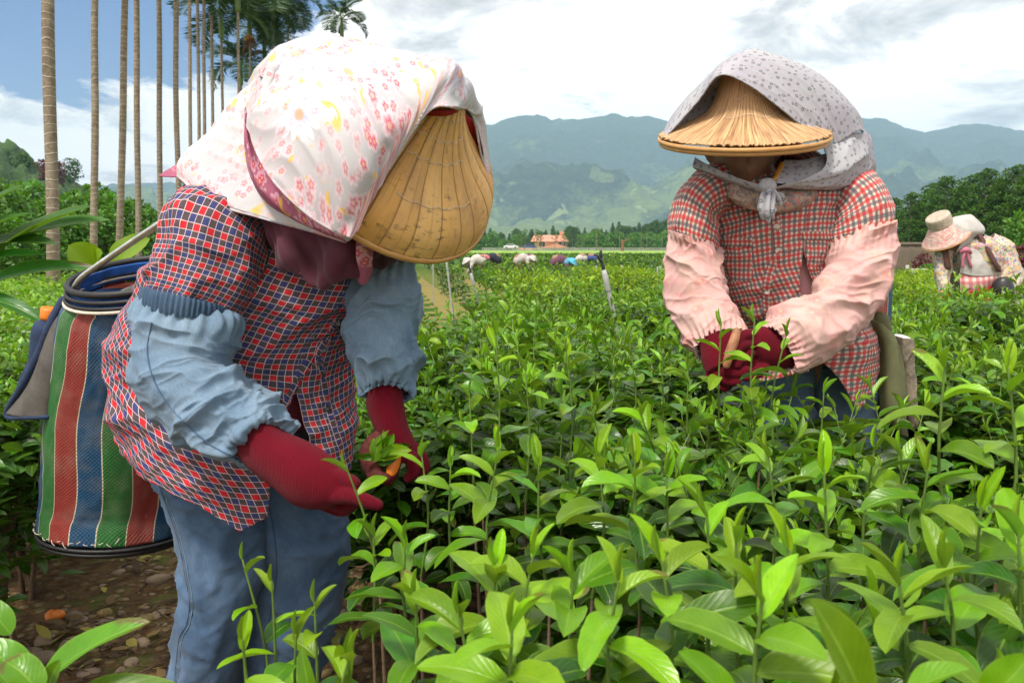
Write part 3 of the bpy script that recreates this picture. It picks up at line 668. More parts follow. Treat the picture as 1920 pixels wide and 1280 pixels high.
    m, g = new_mat('bark'); tc = g.n('ShaderNodeTexCoord').outputs['Object']; s = g.n('ShaderNodeSeparateXYZ'); g.put(s.inputs[0], tc)
    n = g.noise(tc, 9, 5, 0.65); z = g.m('ADD', g.m('MULTIPLY', s.outputs[2], 11.0), g.m('MULTIPLY', g.noise(tc, 2.2, 3), 2.4))
    ring = g.m('SUBTRACT', 1.0, g.step(g.m('ABSOLUTE', g.m('SUBTRACT', g.m('FRACT', z), 0.5)), 0.03, 0.09))
    c = g.mix(g.step(n, 0.3, 0.7), (0.13, 0.10, 0.065), (0.30, 0.25, 0.19)); c = g.mix(g.m('MULTIPLY', ring, 0.6), c, (0.48, 0.44, 0.37))
    lich = g.step(g.noise(tc, 26, 4, 0.7), 0.60, 0.68); c = g.mix(g.m('MULTIPLY', lich, 0.6), c, (0.42, 0.42, 0.36))
    finish(g, c, 0.9, g.bump(g.m('ADD', n, ring), 0.6, 0.01), spec=0.2); M['bark'] = m
    m, g = new_mat('roof_tile'); tc = g.n('ShaderNodeTexCoord').outputs['Object']
    w = g.n('ShaderNodeTexWave', bands_direction='X'); g.put(w.inputs[0], tc); w.inputs['Scale'].default_value = 1.2
    finish(g, g.mix(g.noise(tc, 0.8, 4), (0.50, 0.20, 0.13), (0.66, 0.30, 0.20)), 0.8, g.bump(w.outputs['Fac'], 0.5, 0.08)); M['roof'] = m
    m, g = new_mat('weathered_boards'); tc = g.n('ShaderNodeTexCoord').outputs['Object']
    n = g.noise(g.map(tc, (6, 6, 0.6)), 1, 6, 0.7); n2 = g.noise(tc, 2.0, 4)
    finish(g, g.mix(n2, g.mix(n, (0.05, 0.04, 0.03), (0.16, 0.12, 0.085)), g.mix(n, (0.08, 0.065, 0.05), (0.22, 0.18, 0.135))), 0.9, g.bump(n, 0.5, 0.02)); M['boards'] = m
mat_ground()
# ------------------------------------------------------------------ ground and far land
SL = -0.165                                   # rows of tea run this way (dx per metre of depth)
def ground_z(x, y):
    p = st(x * 1.0, y * 1.0, 0 * x)
    return (fbm(p * 1.5, 3, 3) - 0.5) * 0.05 + (fbm(p * 9, 3, 5) - 0.5) * 0.03
xs = np.concatenate([-np.geomspace(4, 9000, 60)[::-1], np.linspace(-3.9, 3.9, 190), np.geomspace(4, 9000, 60)])
ys = np.concatenate([-np.geomspace(1, 60, 12)[::-1], np.linspace(-0.9, 6, 170), np.geomspace(6.1, 9000, 70)])
X, Y = np.meshgrid(xs, ys); near = np.exp(-(np.hypot(X, Y) / 14) ** 2)
Z = ground_z(X, Y) * near
o = mk('ground', st(X, Y, Z).reshape(-1, 3), grid_faces(len(xs), len(ys)), M['ground'], org=(0, 0, 0)); tag(o, kind='structure')

def mountain(name, prof, d, depth, base_px=None, amp=1.0, rough=0.03, seed=0, nx=420, ny=110, mat=None, x_over=0.0, bumpf=1.0):
    """prof: list of (px, py) of the ridge as seen; built as a real slope rising away from the viewer"""
    px = np.linspace(prof[0][0], prof[-1][0], nx); py = np.interp(px, [p[0] for p in prof], [p[1] for p in prof])
    ridge = np.array([P(a, b, d) for a, b in zip(px, py)])
    H = ridge[:, 2]; t = np.linspace(0, 1.45, ny)[:, None]
    # slope profile: gentle foot, steep upper part, falls again behind the ridge
    up = np.where(t <= 1, 0.30 * t + 0.70 * t ** 2.4, 1.0 - 0.9 * (t - 1)); 
    Yd = d - depth + depth * t
    scale = Yd / d; Xd = ridge[:, 0][None] * (0.45 + 0.55 * scale)
    pz = st(Xd / (H.mean() * 1.6 + 1), Yd / (H.mean() * 1.6 + 1) + 0 * Xd, 0 * Xd + seed)
    gully = (ridged(pz * 1.0 * bumpf, 4, seed) - 0.5) + 0.5 * (fbm(pz * 3 * bumpf, 5, seed + 9) - 0.5)
    w = np.clip(t * 3, 0, 1) * np.clip(1.0 - np.abs(t - 0.5) / 0.52, 0.05, 1)
    Zd = up * H[None] + gully * w * H.mean() * 0.75 * amp + (fbm(pz * 14 * bumpf, 4, seed + 3) - 0.5) * H.mean() * rough * np.clip(t * 3, 0, 1)
    Zd = np.where(t < 0.02, -2, Zd)
    o = mk(name, st(Xd, Yd + 0 * Xd, Zd).reshape(-1, 3), grid_faces(nx, ny), mat or M['mountain'], org=(0, d - depth, 0)); tag(o, kind='structure'); return o
if 'far' not in SKIP:
    mountain('mountains', [(-700, 300), (-100, 330), (180, 352), (235, 345), (300, 344), (420, 330), (560, 300), (760, 262), (900, 236), (930, 232), (965, 219), (1005, 217), (1030, 224), (1070, 224), (1110, 219), (1150, 212), (1180, 218), (1215, 216), (1260, 226), (1400, 205), (1560, 208), (1620, 219), (1660, 221), (1695, 238), (1735, 246), (1765, 240), (1800, 233), (1840, 231), (1880, 240), (1920, 249), (2050, 250), (2300, 300), (2700, 320)], 4200, 2700, seed=4, nx=800, ny=260, rough=.05, bumpf=1.7)
    mountain('hills', [(-900, 150), (-300, 190), (-90, 235), (0, 266), (22, 270), (45, 290), (62, 310), (85, 316), (100, 320), (120, 324), (134, 345), (150, 362), (190, 384), (230, 400), (300, 440), (400, 470)], 210, 110, seed=2, rough=0.25, nx=300, ny=120, bumpf=2.0, mat=M['hillmat'])

# ------------------------------------------------------------------ leaves
def leaf_batch(base, D, Nn, L, Wd, bend, fold, nl=7, nw=5, twist=None, shape=1.0, serr=0.0, wav=None):
    """vectorised leaves. base,D,Nn (n,3); L,Wd,bend,fold (n,)"""
    n = len(base); t = np.linspace(0, 1, nl); s = np.linspace(-1, 1, nw)
    D = nrm(D); Sd = nrm(np.cross(D, Nn)); Nn = np.cross(Sd, D)
    ph = bend[:, None] * t[None]                               # (n,nl)
    cx = np.cumsum(np.concatenate([np.zeros((n, 1)), np.cos((ph[:, 1:] + ph[:, :-1]) / 2) / (nl - 1)], 1), 1)
    cz = np.cumsum(np.concatenate([np.zeros((n, 1)), np.sin((ph[:, 1:] + ph[:, :-1]) / 2) / (nl - 1)], 1), 1)
    C = base[:, None] + L[:, None, None] * (cx[..., None] * D[:, None] - cz[..., None] * Nn[:, None])
    Nl = np.cos(ph)[..., None] * Nn[:, None] + np.sin(ph)[..., None] * D[:, None]
    w = (np.clip(t, 0, 1) ** 0.62) * (1 - t) ** 0.72; w = w / w.max(); w = np.maximum(w, 0.035); w[-1] = 0.0
    tw = np.zeros((n, 1)) if twist is None else twist[:, None] * t[None]
    S2 = np.cos(tw)[..., None] * Sd[:, None] + np.sin(tw)[..., None] * Nl; N2 = np.cos(tw)[..., None] * Nl - np.sin(tw)[..., None] * Sd[:, None]
    hw = Wd[:, None] * w[None] / 2
    if serr:
        r = RNG.uniform(-1, 1, (n, nl, 2)) * serr
        e = np.ones((n, nl, nw)); e[:, 1:-1, 0] += r[:, 1:-1, 0]; e[:, 1:-1, -1] += r[:, 1:-1, 1]
    else: e = np.ones((n, nl, nw))
    a = s[None, None] * e
    lift = fold[:, None, None] * np.abs(a) ** 1.2
    wavy = (0.10 if wav is None else wav) * np.sin(t[None, :, None] * 9 + RNG.uniform(0, 6, (n, 1, 1))) * a ** 2 * np.sign(a)
    V = C[:, :, None] + hw[:, :, None, None] * (a[..., None] * S2[:, :, None] + (lift + wavy)[..., None] * N2[:, :, None])
    uv = np.broadcast_to(np.stack(np.meshgrid(t, (s + 1) / 2, indexing='ij'), -1)[None], (n, nl, nw, 2))
    F = grid_faces(nw, nl)[None] + (np.arange(n) * nl * nw)[:, None, None]
    return V.reshape(-1, 3), F.reshape(-1, 4), uv.reshape(-1, 2), nl * nw
def leafcol(age, k):
    n = len(age); c = np.ones((n, 4)); c[:, 0] = np.clip(age, 0, 1); c[:, 1] = RNG.random(n); c[:, 2] = RNG.random(n)
    return np.repeat(c, k, 0)
def rdir(n, el_lo, el_hi, az=None):
    az = RNG.uniform(0, 2 * np.pi, n) if az is None else az; el = RNG.uniform(el_lo, el_hi, n)
    return st(np.cos(az) * np.cos(el), np.sin(az) * np.cos(el), np.sin(el))
class LeafSet:
    def __init__(s): s.V, s.F, s.U, s.C, s.n = [], [], [], [], 0
    def add(s, *a, age, **k):
        V, F, U, kk = leaf_batch(*a, **k); s.V.append(V); s.F.append(F + s.n); s.U.append(U); s.C.append(leafcol(age, kk)); s.n += len(V)
    def build(s, name, mat, parent=None, org=None):
        return mk(name, np.vstack(s.V), np.vstack(s.F), mat, parent, uv=np.vstack(s.U), col=np.vstack(s.C), org=org)
def shoot(ls, mb, base, tip, nleaf, L0, lean=0.0, lod=(7, 5), stem_r=0.0016, age0=0.35, age1=1.0, az0=None, bud=True, wide=0.42):
    """one tea shoot: stem with leaves spiralling up it"""
    base = np.asarray(base, float); tip = np.asarray(tip, float); d = tip - base; H = np.linalg.norm(d); ax = d / H
    side = nrm(np.cross(ax, np.array([0.3, 1, 0.2]))) * H * RNG.uniform(-0.07, 0.07)
    pts = [base, base + d * .5 + side, tip]; t = (np.arange(nleaf) + 0.6) / nleaf; t = t ** 0.85
    C = cr(pts, 21); at = lambda q: np.array([np.interp(q, np.linspace(0, 1, 21), C[:, k]) for k in range(3)]).T
    b = at(t); az = (RNG.uniform(0, 6.28) if az0 is None else az0) + np.arange(nleaf) * 2.40 + RNG.normal(0, 0.25, nleaf)
    ref = nrm(np.cross(ax, np.array([0.0, 1.0, 0.05]))); ref2 = np.cross(ax, ref)
    out = np.cos(az)[:, None] * ref + np.sin(az)[:, None] * ref2
    up = np.interp(t, [0, .6, .85, 1], [0.12, 0.38, 0.85, 2.4]) + RNG.normal(0, .15, nleaf)
    D = nrm(out + up[:, None] * ax); Nn = nrm(ax[None] * 1.0 - out * 0.25 + RNG.normal(0, .18, (nleaf, 3)))
    size = np.interp(t, [0, .5, .8, 1], [1.0, 1.0, .82, .55]) * RNG.uniform(.82, 1.15, nleaf)
    L = L0 * size; age = np.interp(t, [0, .5, .8, 1], [age0, (age0 + age1) / 2, age1 * .92, age1]) + RNG.normal(0, .10, nleaf); age = np.where((RNG.random(nleaf) < .14) & (t < .7), age * .2, age)
    wd = L * RNG.uniform(wide * .85, wide * 1.15, nleaf) * np.interp(t, [0, .8, 1], [1, .9, .55])
    ls.add(b, D, Nn, L, wd, np.interp(t, [0, .8, 1], [1.0, 0.85, 0.25]) * RNG.uniform(.5, 1.5, nleaf), np.interp(t, [0, .8, 1], [0.25, 0.4, 1.3]) * RNG.uniform(.6, 1.4, nleaf),
           nl=lod[0], nw=lod[1], twist=RNG.normal(0, .25, nleaf), age=age, serr=0.05 if lod[0] > 8 else 0.0)
    if bud:
        ls.add(tip[None], nrm(ax[None] + RNG.normal(0, .12, (1, 3))), ref[None], np.array([L0 * .42]), np.array([L0 * .08]), np.array([0.1]), np.array([1.5]), nl=lod[0], nw=3, age=np.array([1.0]))
    mb.tube(pts, [stem_r * 1.4, stem_r, stem_r * .6], 6, 3)
def make_bush(kind, size, lod, spacing, Lf, height=0.80, seed=0, under=500, dens_leaf=8):
    """tea bush as geometry around the origin; returns (foliage_mesh_obj, stem_mesh_obj)"""
    ls = LeafSet(); mb = MB(); wb = MB()
    g_ = int(size / spacing)
    for i in range(g_):
        for j in range(g_):
            x = (i + .5 + RNG.uniform(-.45, .45)) * spacing - size / 2; y = (j + .5 + RNG.uniform(-.45, .45)) * spacing - size / 2
            h = height * RNG.uniform(.86, 1.08) + (0.11 * RNG.random() ** 3 if RNG.random() < 0.25 else 0)
            H = RNG.uniform(.14, .26); tx, ty = RNG.normal(0, .035, 2)
            nl = RNG.integers(dens_leaf - 2, dens_leaf + 2)
            shoot(ls, mb, (x - tx, y - ty, h - H), (x + tx, y + ty, h), nl, Lf * RNG.uniform(.75, 1.15), lod=lod, age0=RNG.uniform(.0, .26) + (.10 if lod[0] < 9 else 0), age1=RNG.uniform(.5, 1.0))
    n = under; b = st(RNG.uniform(-.5, .5, n) * size * 1.02, RNG.uniform(-.5, .5, n) * size * 1.02, height * (0.25 + 0.66 * RNG.random(n) ** .55))
    D = rdir(n, -.3, .6); L = Lf * RNG.uniform(.7, 1.1, n)
    ls.add(b, D, nrm(np.array([0, 0, 1.0]) + RNG.normal(0, .35, (n, 3))), L, L * .42, RNG.uniform(0, .9, n), RNG.uniform(0, .5, n), nl=4 if lod[0] < 7 else 6, nw=3, age=RNG.uniform(0, .42, n))
    for k in range(7):
        x, y = RNG.uniform(-.1, .1, 2) * size; ex, ey = RNG.uniform(-.42, .42, 2) * size
        wb.tube([(x, y, 0.0), ((x + ex) / 2 + .02, (y + ey) / 2, .28), (ex, ey, height * .82)], [.012, .008, .003], 6, 3)
    return ls, mb, wb
def copy_thing(root, loc, rz, label=None, group=None, scale=1.0):
    r = root.copy(); COL.objects.link(r); r.location = loc; r.rotation_euler = (0, 0, rz); r.scale = (scale,) * 3
    if label: r['label'] = label
    if group: r['group'] = group
    for ch in root.children:
        c = ch.copy(); COL.objects.link(c); c.parent = r
        for g2 in ch.children:
            d = g2.copy(); COL.objects.link(d); d.parent = c
    return r
def bush_proto(name, label, group, *a, **k):
    root = empty(name, (0, 0, 0), label, 'tea bush', group)
    ls, mb, wb = make_bush(*a, **k)
    ls.build('foliage', M['tea'] if a[2][0] > 4 else M['teafar'], root); mb.build('stem', M['stem'], root); wb.build('trunk', M['wood'], root)
    return root
TB = 0.44
BG = 'tea bushes standing in the picked rows'
BL = 'tea bush with glossy dark leaves and pale green young shoots in a dense row'
if 'tea' not in SKIP:
    near_p = [bush_proto('tea_bush', BL, BG, 0, TB, (9, 5), 0.064, 0.079, seed=k, under=950, dens_leaf=11) for k in range(4)]
    mid_p = [bush_proto('tea_bush', BL, BG, 0, TB, (6, 3), 0.058, 0.080, seed=k, under=420, dens_leaf=9) for k in range(4)]
    far_p = [bush_proto('tea_bush', BL, BG, 0, .88, (4, 3), 0.075, 0.085, seed=k, under=300, dens_leaf=6, height=.76) for k in range(3)]
    used = set()
    rows = [(-.16, 1.14), (1.52, 2.70), (3.25, 4.4), (4.95, 6.1), (-2.25, -.93), (-3.9, -2.6), (6.5, 7.9), (8.2, 9.6)]
    bodies = [(-.58, 1.55, .20), (-.30, 1.62, .20), (.78, 2.20, .05), (.94, 2.18, .12), (-1.05, 1.8, .20), (3.75, 6.0, .5)]
    cnt = 0
    ROWN = {0: 'in the row between the two near pickers', 1: 'in the row just beyond the gingham picker', 2: 'in the third row to the right', 3: 'in the fourth row to the right', 4: 'in the dark row beside the striped basket', 6: 'in a far right row', 7: 'in a far right row'}
    def lab(ri, y):
        return ('glossy tea bush standing close to the camera ' if y < 1.4 else 'leafy tea bush level with the pickers ' if y < 2.9 else 'tea bush behind the pickers ' if y < 7 else 'distant low tea bush ') + ROWN.get(ri, 'in a far row')
    def put(pool, x, y, rz, s=1.0, ri=0):
        global cnt
        p = pool[RNG.integers(len(pool))]
        if id(p) not in used:
            used.add(id(p)); p.location = (x, y, 0); p.rotation_euler = (0, 0, rz); p['label'] = lab(ri, y)
        else: copy_thing(p, (x, y, 0), rz, scale=s, label=lab(ri, y))
        cnt += 1
    def clear(x, y):
        px = 960 + FPX * x / y
        k1 = (y > 4.7) & (np.abs(px - np.interp(y, [4.7, 10, 20, 40], [842, 828, 804, 786])) < np.interp(y, [4.7, 10, 20, 40], [32, 34, 24, 10]))
        k2 = (y > 7) & (np.abs(px - np.interp(y, [7, 20, 40], [915, 884, 856])) < np.interp(y, [7, 20, 40], [16, 15, 7]))
        k3 = (y > 8) & (np.abs(px - np.interp(y, [8, 20, 40], [1060, 985, 930])) < np.interp(y, [8, 20, 40], [12, 9, 5]))
        return k1 | k2 | k3
    def vis(x, y, m=.45, zt=.9):
        if y < .2: return y > -.3 and abs(x) < .9
        px = 960 + FPX * x / y; mm = m * FPX / y
        return -mm < px < 1920 + mm
    for ri, (c0, c1) in enumerate(rows):
        y = .10 + .2 * (ri % 2)
        while y < 15:
            near = y < 7.0; step = TB * .93 if near else .80
            c = c0 + (TB / 2 if near else .42); e = c1 - (TB / 2 if near else .42)
            nb = max(1, round((e - c) / step) + 1)
            for k in range(nb):
                cc = c + (e - c) * k / max(1, nb - 1) if nb > 1 else (c + e) / 2
                x = cc + SL * y + RNG.normal(0, .02); yy = y + RNG.normal(0, .02)
                if not vis(x, yy): continue
                if any(math.hypot(x - bx, yy - by) < br + TB * .38 for bx, by, br in bodies): continue
                if ri in (4,) and yy < .9: continue
                if any(clear(x + q_, yy + r_) for q_ in ((-.24, 0, .24) if near else (-.5, -.25, 0, .25, .5)) for r_ in (-.2, .4)): continue
                if ri == 5 or (ri == 4 and yy > 3.3): continue
                if math.hypot(x, yy) < .42: continue
                if ri == 0 and yy < 1.5 and 960 + FPX * (x - .22) / yy < 535: continue
                if cnt > 286: continue
                rz = math.atan(-SL) + RNG.integers(4) * math.pi / 2 + RNG.normal(0, .15)
                hz = 1.0 if ri < 4 else .92
                put(near_p if yy < 2.6 else mid_p if near else far_p, x, yy, rz, RNG.uniform(.88, 1.06) * hz, ri)
            y += step
    print('bushes', cnt)
    for o in near_p + mid_p + far_p:
        if id(o) not in used: print('unused proto')
    # the rest of the plantation: countless bushes, one mass with its rows and aisles
    ls = LeafSet()
    n = 165000
    yy = 12.0 + 68 * RNG.random(n) ** 1.7; xx = (RNG.uniform(-.78, .88, n)) * (yy * .9)
    c = xx - SL * yy; per = 1.68; f = ((c + .16) / per) % 1.0
    keep = (f < .80) & ((yy > 14.2) | (c > 9.6) ) & (c > -8) & ~clear(xx, yy)
    xx, yy, f = xx[keep], yy[keep], f[keep]; n = len(xx)
    edge = np.clip(1 - np.abs(f - .40) / .40, 0, 1) ** .5
    z = (.68 - .10 * np.clip((yy - 14) / 8, 0, 1)) * edge * np.where(RNG.random(n) < .8, RNG.uniform(.9, 1.10, n), RNG.uniform(.3, .9, n)) + (fbm(st(xx * 1.2, yy * 1.2, 0 * xx), 3, 5) - .5) * .14
    L = (.07 + .0042 * (yy - 12)); L = np.minimum(L, .26)
    ls.add(st(xx, yy, z), rdir(n, -.1, 1.2), nrm(np.array([0, 0, 1.0]) + RNG.normal(0, .4, (n, 3))), L, L * .5, RNG.uniform(0, .8, n), RNG.uniform(0, .4, n), nl=3, nw=3, age=np.clip((z - .35) * 1.6 + RNG.normal(0, .22, n), 0, 1) * .9)
    o = ls.build('tea_field', M['teafar'], org=(0, 12, 0)); tag(o, 'far rows of clipped tea bushes running towards the tree line', 'tea field', kind='stuff')
    # core of each far row so that no daylight shows through
    for r in (0,):
        mb = MB()
        for k in range(-5, 22):
            cc = -.16 + per * (k + .40)
            yv = np.linspace(13.5, 78, 160); th = np.linspace(0, math.pi, 9)
            G = np.array([[[cc + SL * q + .58 * math.cos(a), q, (0 if abs(cc + SL * q) > .72 * q or any(clear(cc + SL * q + w_, q) for w_ in (-.6, -.3, 0, .3, .6)) else 1) * (.54 - .08 * min(1, (q - 14) / 8)) * math.sin(a) ** .5 + .02 * math.sin(q * 5 + a * 3)] for a in th] for q in yv])
            mb.add(G.reshape(-1, 3), grid_faces(9, 160))
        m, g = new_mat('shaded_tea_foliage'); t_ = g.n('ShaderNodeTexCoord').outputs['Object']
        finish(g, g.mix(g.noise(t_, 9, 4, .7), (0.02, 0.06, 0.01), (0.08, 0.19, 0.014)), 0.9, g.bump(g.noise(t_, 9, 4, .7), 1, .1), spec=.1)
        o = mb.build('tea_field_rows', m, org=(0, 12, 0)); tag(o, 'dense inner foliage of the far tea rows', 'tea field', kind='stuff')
# mown field and verge beyond
def sheet(name, pts, z, mat, n=40):
    pts = np.array(pts, float); G = np.zeros((2, n, 3)); 
    for r in (0, 1):
        a, b = pts[r * 2], pts[r * 2 + 1]; t = np.linspace(0, 1, n)[:, None]; G[r, :, :2] = a * (1 - t) + b * t
    G[..., 2] = z; o = mk(name, G.reshape(-1, 3), grid_faces(n, 2), mat, org=(0, pts[0][1], 0)); tag(o, kind='structure'); return o
def slope_z(x, y): return 0
sheet('field', [(-14, 84), (80, 70), (-24, 200), (200, 200)], .30, M['field'])
sheet('field', [(-30, 112), (200, 104), (-100, 380), (400, 380)], .42, M['verge'])
# gravel and litter on the path
if 'ground' not in SKIP:
    mb = MB()
    import itertools
    for k in range(1500):
        y = RNG.uniform(1.2, 6); c = RNG.uniform(-1.02, -.06) if RNG.random() < .8 else RNG.uniform(1.05, 1.6)
        x = c + SL * y; r = .006 + .028 * RNG.random() ** 2.4
        th = np.linspace(0, 2 * np.pi, 7, endpoint=False); ph = np.array([.25, .6, 1.0, 1.35]) * math.pi / 2 
        sx, sy, sz = RNG.uniform(.7, 1.5), RNG.uniform(.6, 1.1), RNG.uniform(.35, .7); a0 = RNG.uniform(0, 6)
        G = []
        for q, (rr, zz_) in enumerate(((1.0, -.2), (1.05, .35), (.75, .8), (.3, 1.0))):
            for t in th: 
                j = 1 + RNG.normal(0, .09); X_ = math.cos(t) * rr * sx * j; Y_ = math.sin(t) * rr * sy * j
                G.append((x + r * (X_ * math.cos(a0) - Y_ * math.sin(a0)), y + r * (X_ * math.sin(a0) + Y_ * math.cos(a0)), r * zz_ * sz))
        G = np.array(G); G[:, 2] += ground_z(np.array([x]), np.array([y]))[0]
        F = [tuple(f) for f in grid_faces(7, 4, True)] + [tuple(range(21, 28))]
        mb.add(G, F, None, RNG.choice([0, 0, 0, 1]))
    o = mb.build('gravel', None, org=(-.8, 2, 0), mats=[M['stone'], M['dry_leaf']]); tag(o, 'loose pebbles and stones on the bare path', 'gravel', kind='stuff')
    mb = MB()
    for k in range(700):
        y = RNG.uniform(1.3, 5); x = RNG.uniform(-1.05, -.05) + SL * y; a = RNG.uniform(0, 6.28); l = RNG.uniform(.03, .16)
        z0 = ground_z(np.array([x]), np.array([y]))[0] + .008
        mb.tube([(x, y, z0), (x + l * .5 * math.cos(a), y + l * .5 * math.sin(a), z0 + RNG.uniform(0, .012)), (x + l * math.cos(a + .3), y + l * math.sin(a + .3), z0 + .004)], [.0025, .002, .001], 5, 2)
    o = mb.build('litter', M['twig'], org=(-.8, 2, 0)); tag(o, 'dry twigs scattered on the bare path', 'litter', kind='stuff')
    ls = LeafSet(); n = 380
    y = RNG.uniform(1.4, 5, n); x = RNG.uniform(-1.0, -.1, n) + SL * y
    ls.add(st(x, y, ground_z(x, y) + .012), rdir(n, -.05, .3), nrm(np.array([0, 0, 1.]) + RNG.normal(0, .2, (n, 3))), RNG.uniform(.03, .08, n), RNG.uniform(.012, .03, n), RNG.uniform(-.4, .6, n), RNG.uniform(0, .5, n), nl=5, nw=3, age=RNG.uniform(0, 1, n))
    m, g = new_mat('fallen_leaf'); a = g.n('ShaderNodeAttribute', attribute_name='lc'); s = g.n('ShaderNodeSeparateColor'); g.put(s.inputs[0], a.outputs['Color'])
    finish(g, g.ramp(s.outputs[0], [(0, (0.07, 0.04, 0.02)), (.6, (0.20, 0.13, 0.04)), (1, (0.34, 0.33, 0.05))]), .8)
    o = ls.build('litter', m, org=(-.8, 2, 0)); tag(o, 'fallen brown and yellow leaves on the bare path', 'litter', kind='stuff')
    mb = MB(); c = P(104, 1188, 2.35); c[2] = .02
    th = np.linspace(0, 2 * np.pi, 16, endpoint=False); G = np.array([[c + np.array([.030 * math.sin(p) * math.cos(t), .025 * math.sin(p) * math.sin(t), .018 * math.cos(p)]) * (1 + .12 * math.sin(3 * t)) for t in th] for p in np.linspace(.05, math.pi - .05, 9)])
    mb.add(G.reshape(-1, 3), grid_faces(16, 9, True)); o = mb.build('fallen_fruit', M['orange'], org=c); tag(o, 'small orange fruit lying among the stones on the path', 'fruit')

# ------------------------------------------------------------------ trees
def crown_leaves(ls, blobs, n, L, elmin=-.4, elmax=1.0, age_hi=.8, nl=3, nw=3, shell=.55, wide=.55):
    vol = np.array([b[1][0] * b[1][1] * b[1][2] for b in blobs]) ** .7; pr = vol / vol.sum()
    k = RNG.choice(len(blobs), n, p=pr); c = np.array([b[0] for b in blobs])[k]; r = np.array([b[1] for b in blobs])[k]
    d = rdir(n, -1.2, 1.5); rad = shell + (1 - shell) * RNG.random(n) ** .6; rad *= .8 + .4 * fbm(d * 2.2 + k[:, None] * 3.1, 3, 1)
    p = c + d * r * rad[:, None]
    D = nrm(d * .8 + RNG.normal(0, .6, (n, 3))); Nn = nrm(d + np.array([0, 0, .6]) + RNG.normal(0, .4, (n, 3)))
    zr = (d[:, 2] + 1) / 2; age = np.clip(.15 + .4 * zr * RNG.random(n) + .45 * fbm(p * 1.1, 2, 7) - .1, 0, 1) * age_hi
    Lv = L * RNG.uniform(.6, 1.3, n); ls.add(p, D, Nn, Lv, Lv * wide, RNG.uniform(0, .9, n), RNG.uniform(0, .4, n), nl=nl, nw=nw, age=age)
def tree(name, label, cat, group, h, cr_, nblob, nleaf, L, mat, layered=False, trunk_r=.1, age_hi=.8, base_h=.3, trunkm='bark', seed=0, conic=False):
    root = empty(name, (0, 0, 0), label, cat, group); ls = LeafSet(); blobs = []; tb = MB()
    tb.tube([(0, 0, -.1), (RNG.normal(0, .1), RNG.normal(0, .1), h * .5), (0, 0, h * .93)], [trunk_r, trunk_r * .7, trunk_r * .2], 8, 5)
    for k in range(nblob):
        q = (k + .5) / nblob; z = h * (base_h + (1 - base_h) * q); az = k * 2.4 + RNG.uniform(-.4, .4)
        if layered: rr = cr_ * (1 - q) ** .6 * RNG.uniform(.55, .8); br = (cr_ * RNG.uniform(.28, .44) * (1.15 - q * .6), cr_ * RNG.uniform(.28, .44) * (1.15 - q * .6), h * .032)
        elif conic: rr = cr_ * (1 - q) * RNG.uniform(.3, .6); br = (cr_ * .5 * (1.1 - q), cr_ * .5 * (1.1 - q), h * .12)
        else: rr = cr_ * math.sin(math.pi * min(1, .25 + q * .7)) * RNG.uniform(.25, .7); s = cr_ * RNG.uniform(.34, .55); br = (s, s, s * .8)
        c = (rr * math.cos(az), rr * math.sin(az), min(z, h - br[2])); blobs.append((c, br))
        tb.tube([(0, 0, max(.2, c[2] - h * .12)), (c[0] * .5, c[1] * .5, c[2] - h * .04), c], [trunk_r * .35, trunk_r * .22, trunk_r * .08], 5, 2)
    crown_leaves(ls, blobs, nleaf, L, age_hi=age_hi); ls.build('crown', mat, root); tb.build('trunk', M[trunkm], root); return root
def place(root, first, x, y, rz=None, scale=1.0, z=0.0, label=None, group=None):
    rz = RNG.uniform(0, 6.28) if rz is None else rz
    if first: root.location = (x, y, z); root.rotation_euler = (0, 0, rz); root.scale = (scale,) * 3; r = root
    else: r = copy_thing(root, (x, y, z), rz, scale=scale)
    if label: r['label'] = label
    if group: r['group'] = group
    return r
def XW(px, d): return (px - CX) / FPX * d
def ZW(py, d): return P(CX, py, d)[2]
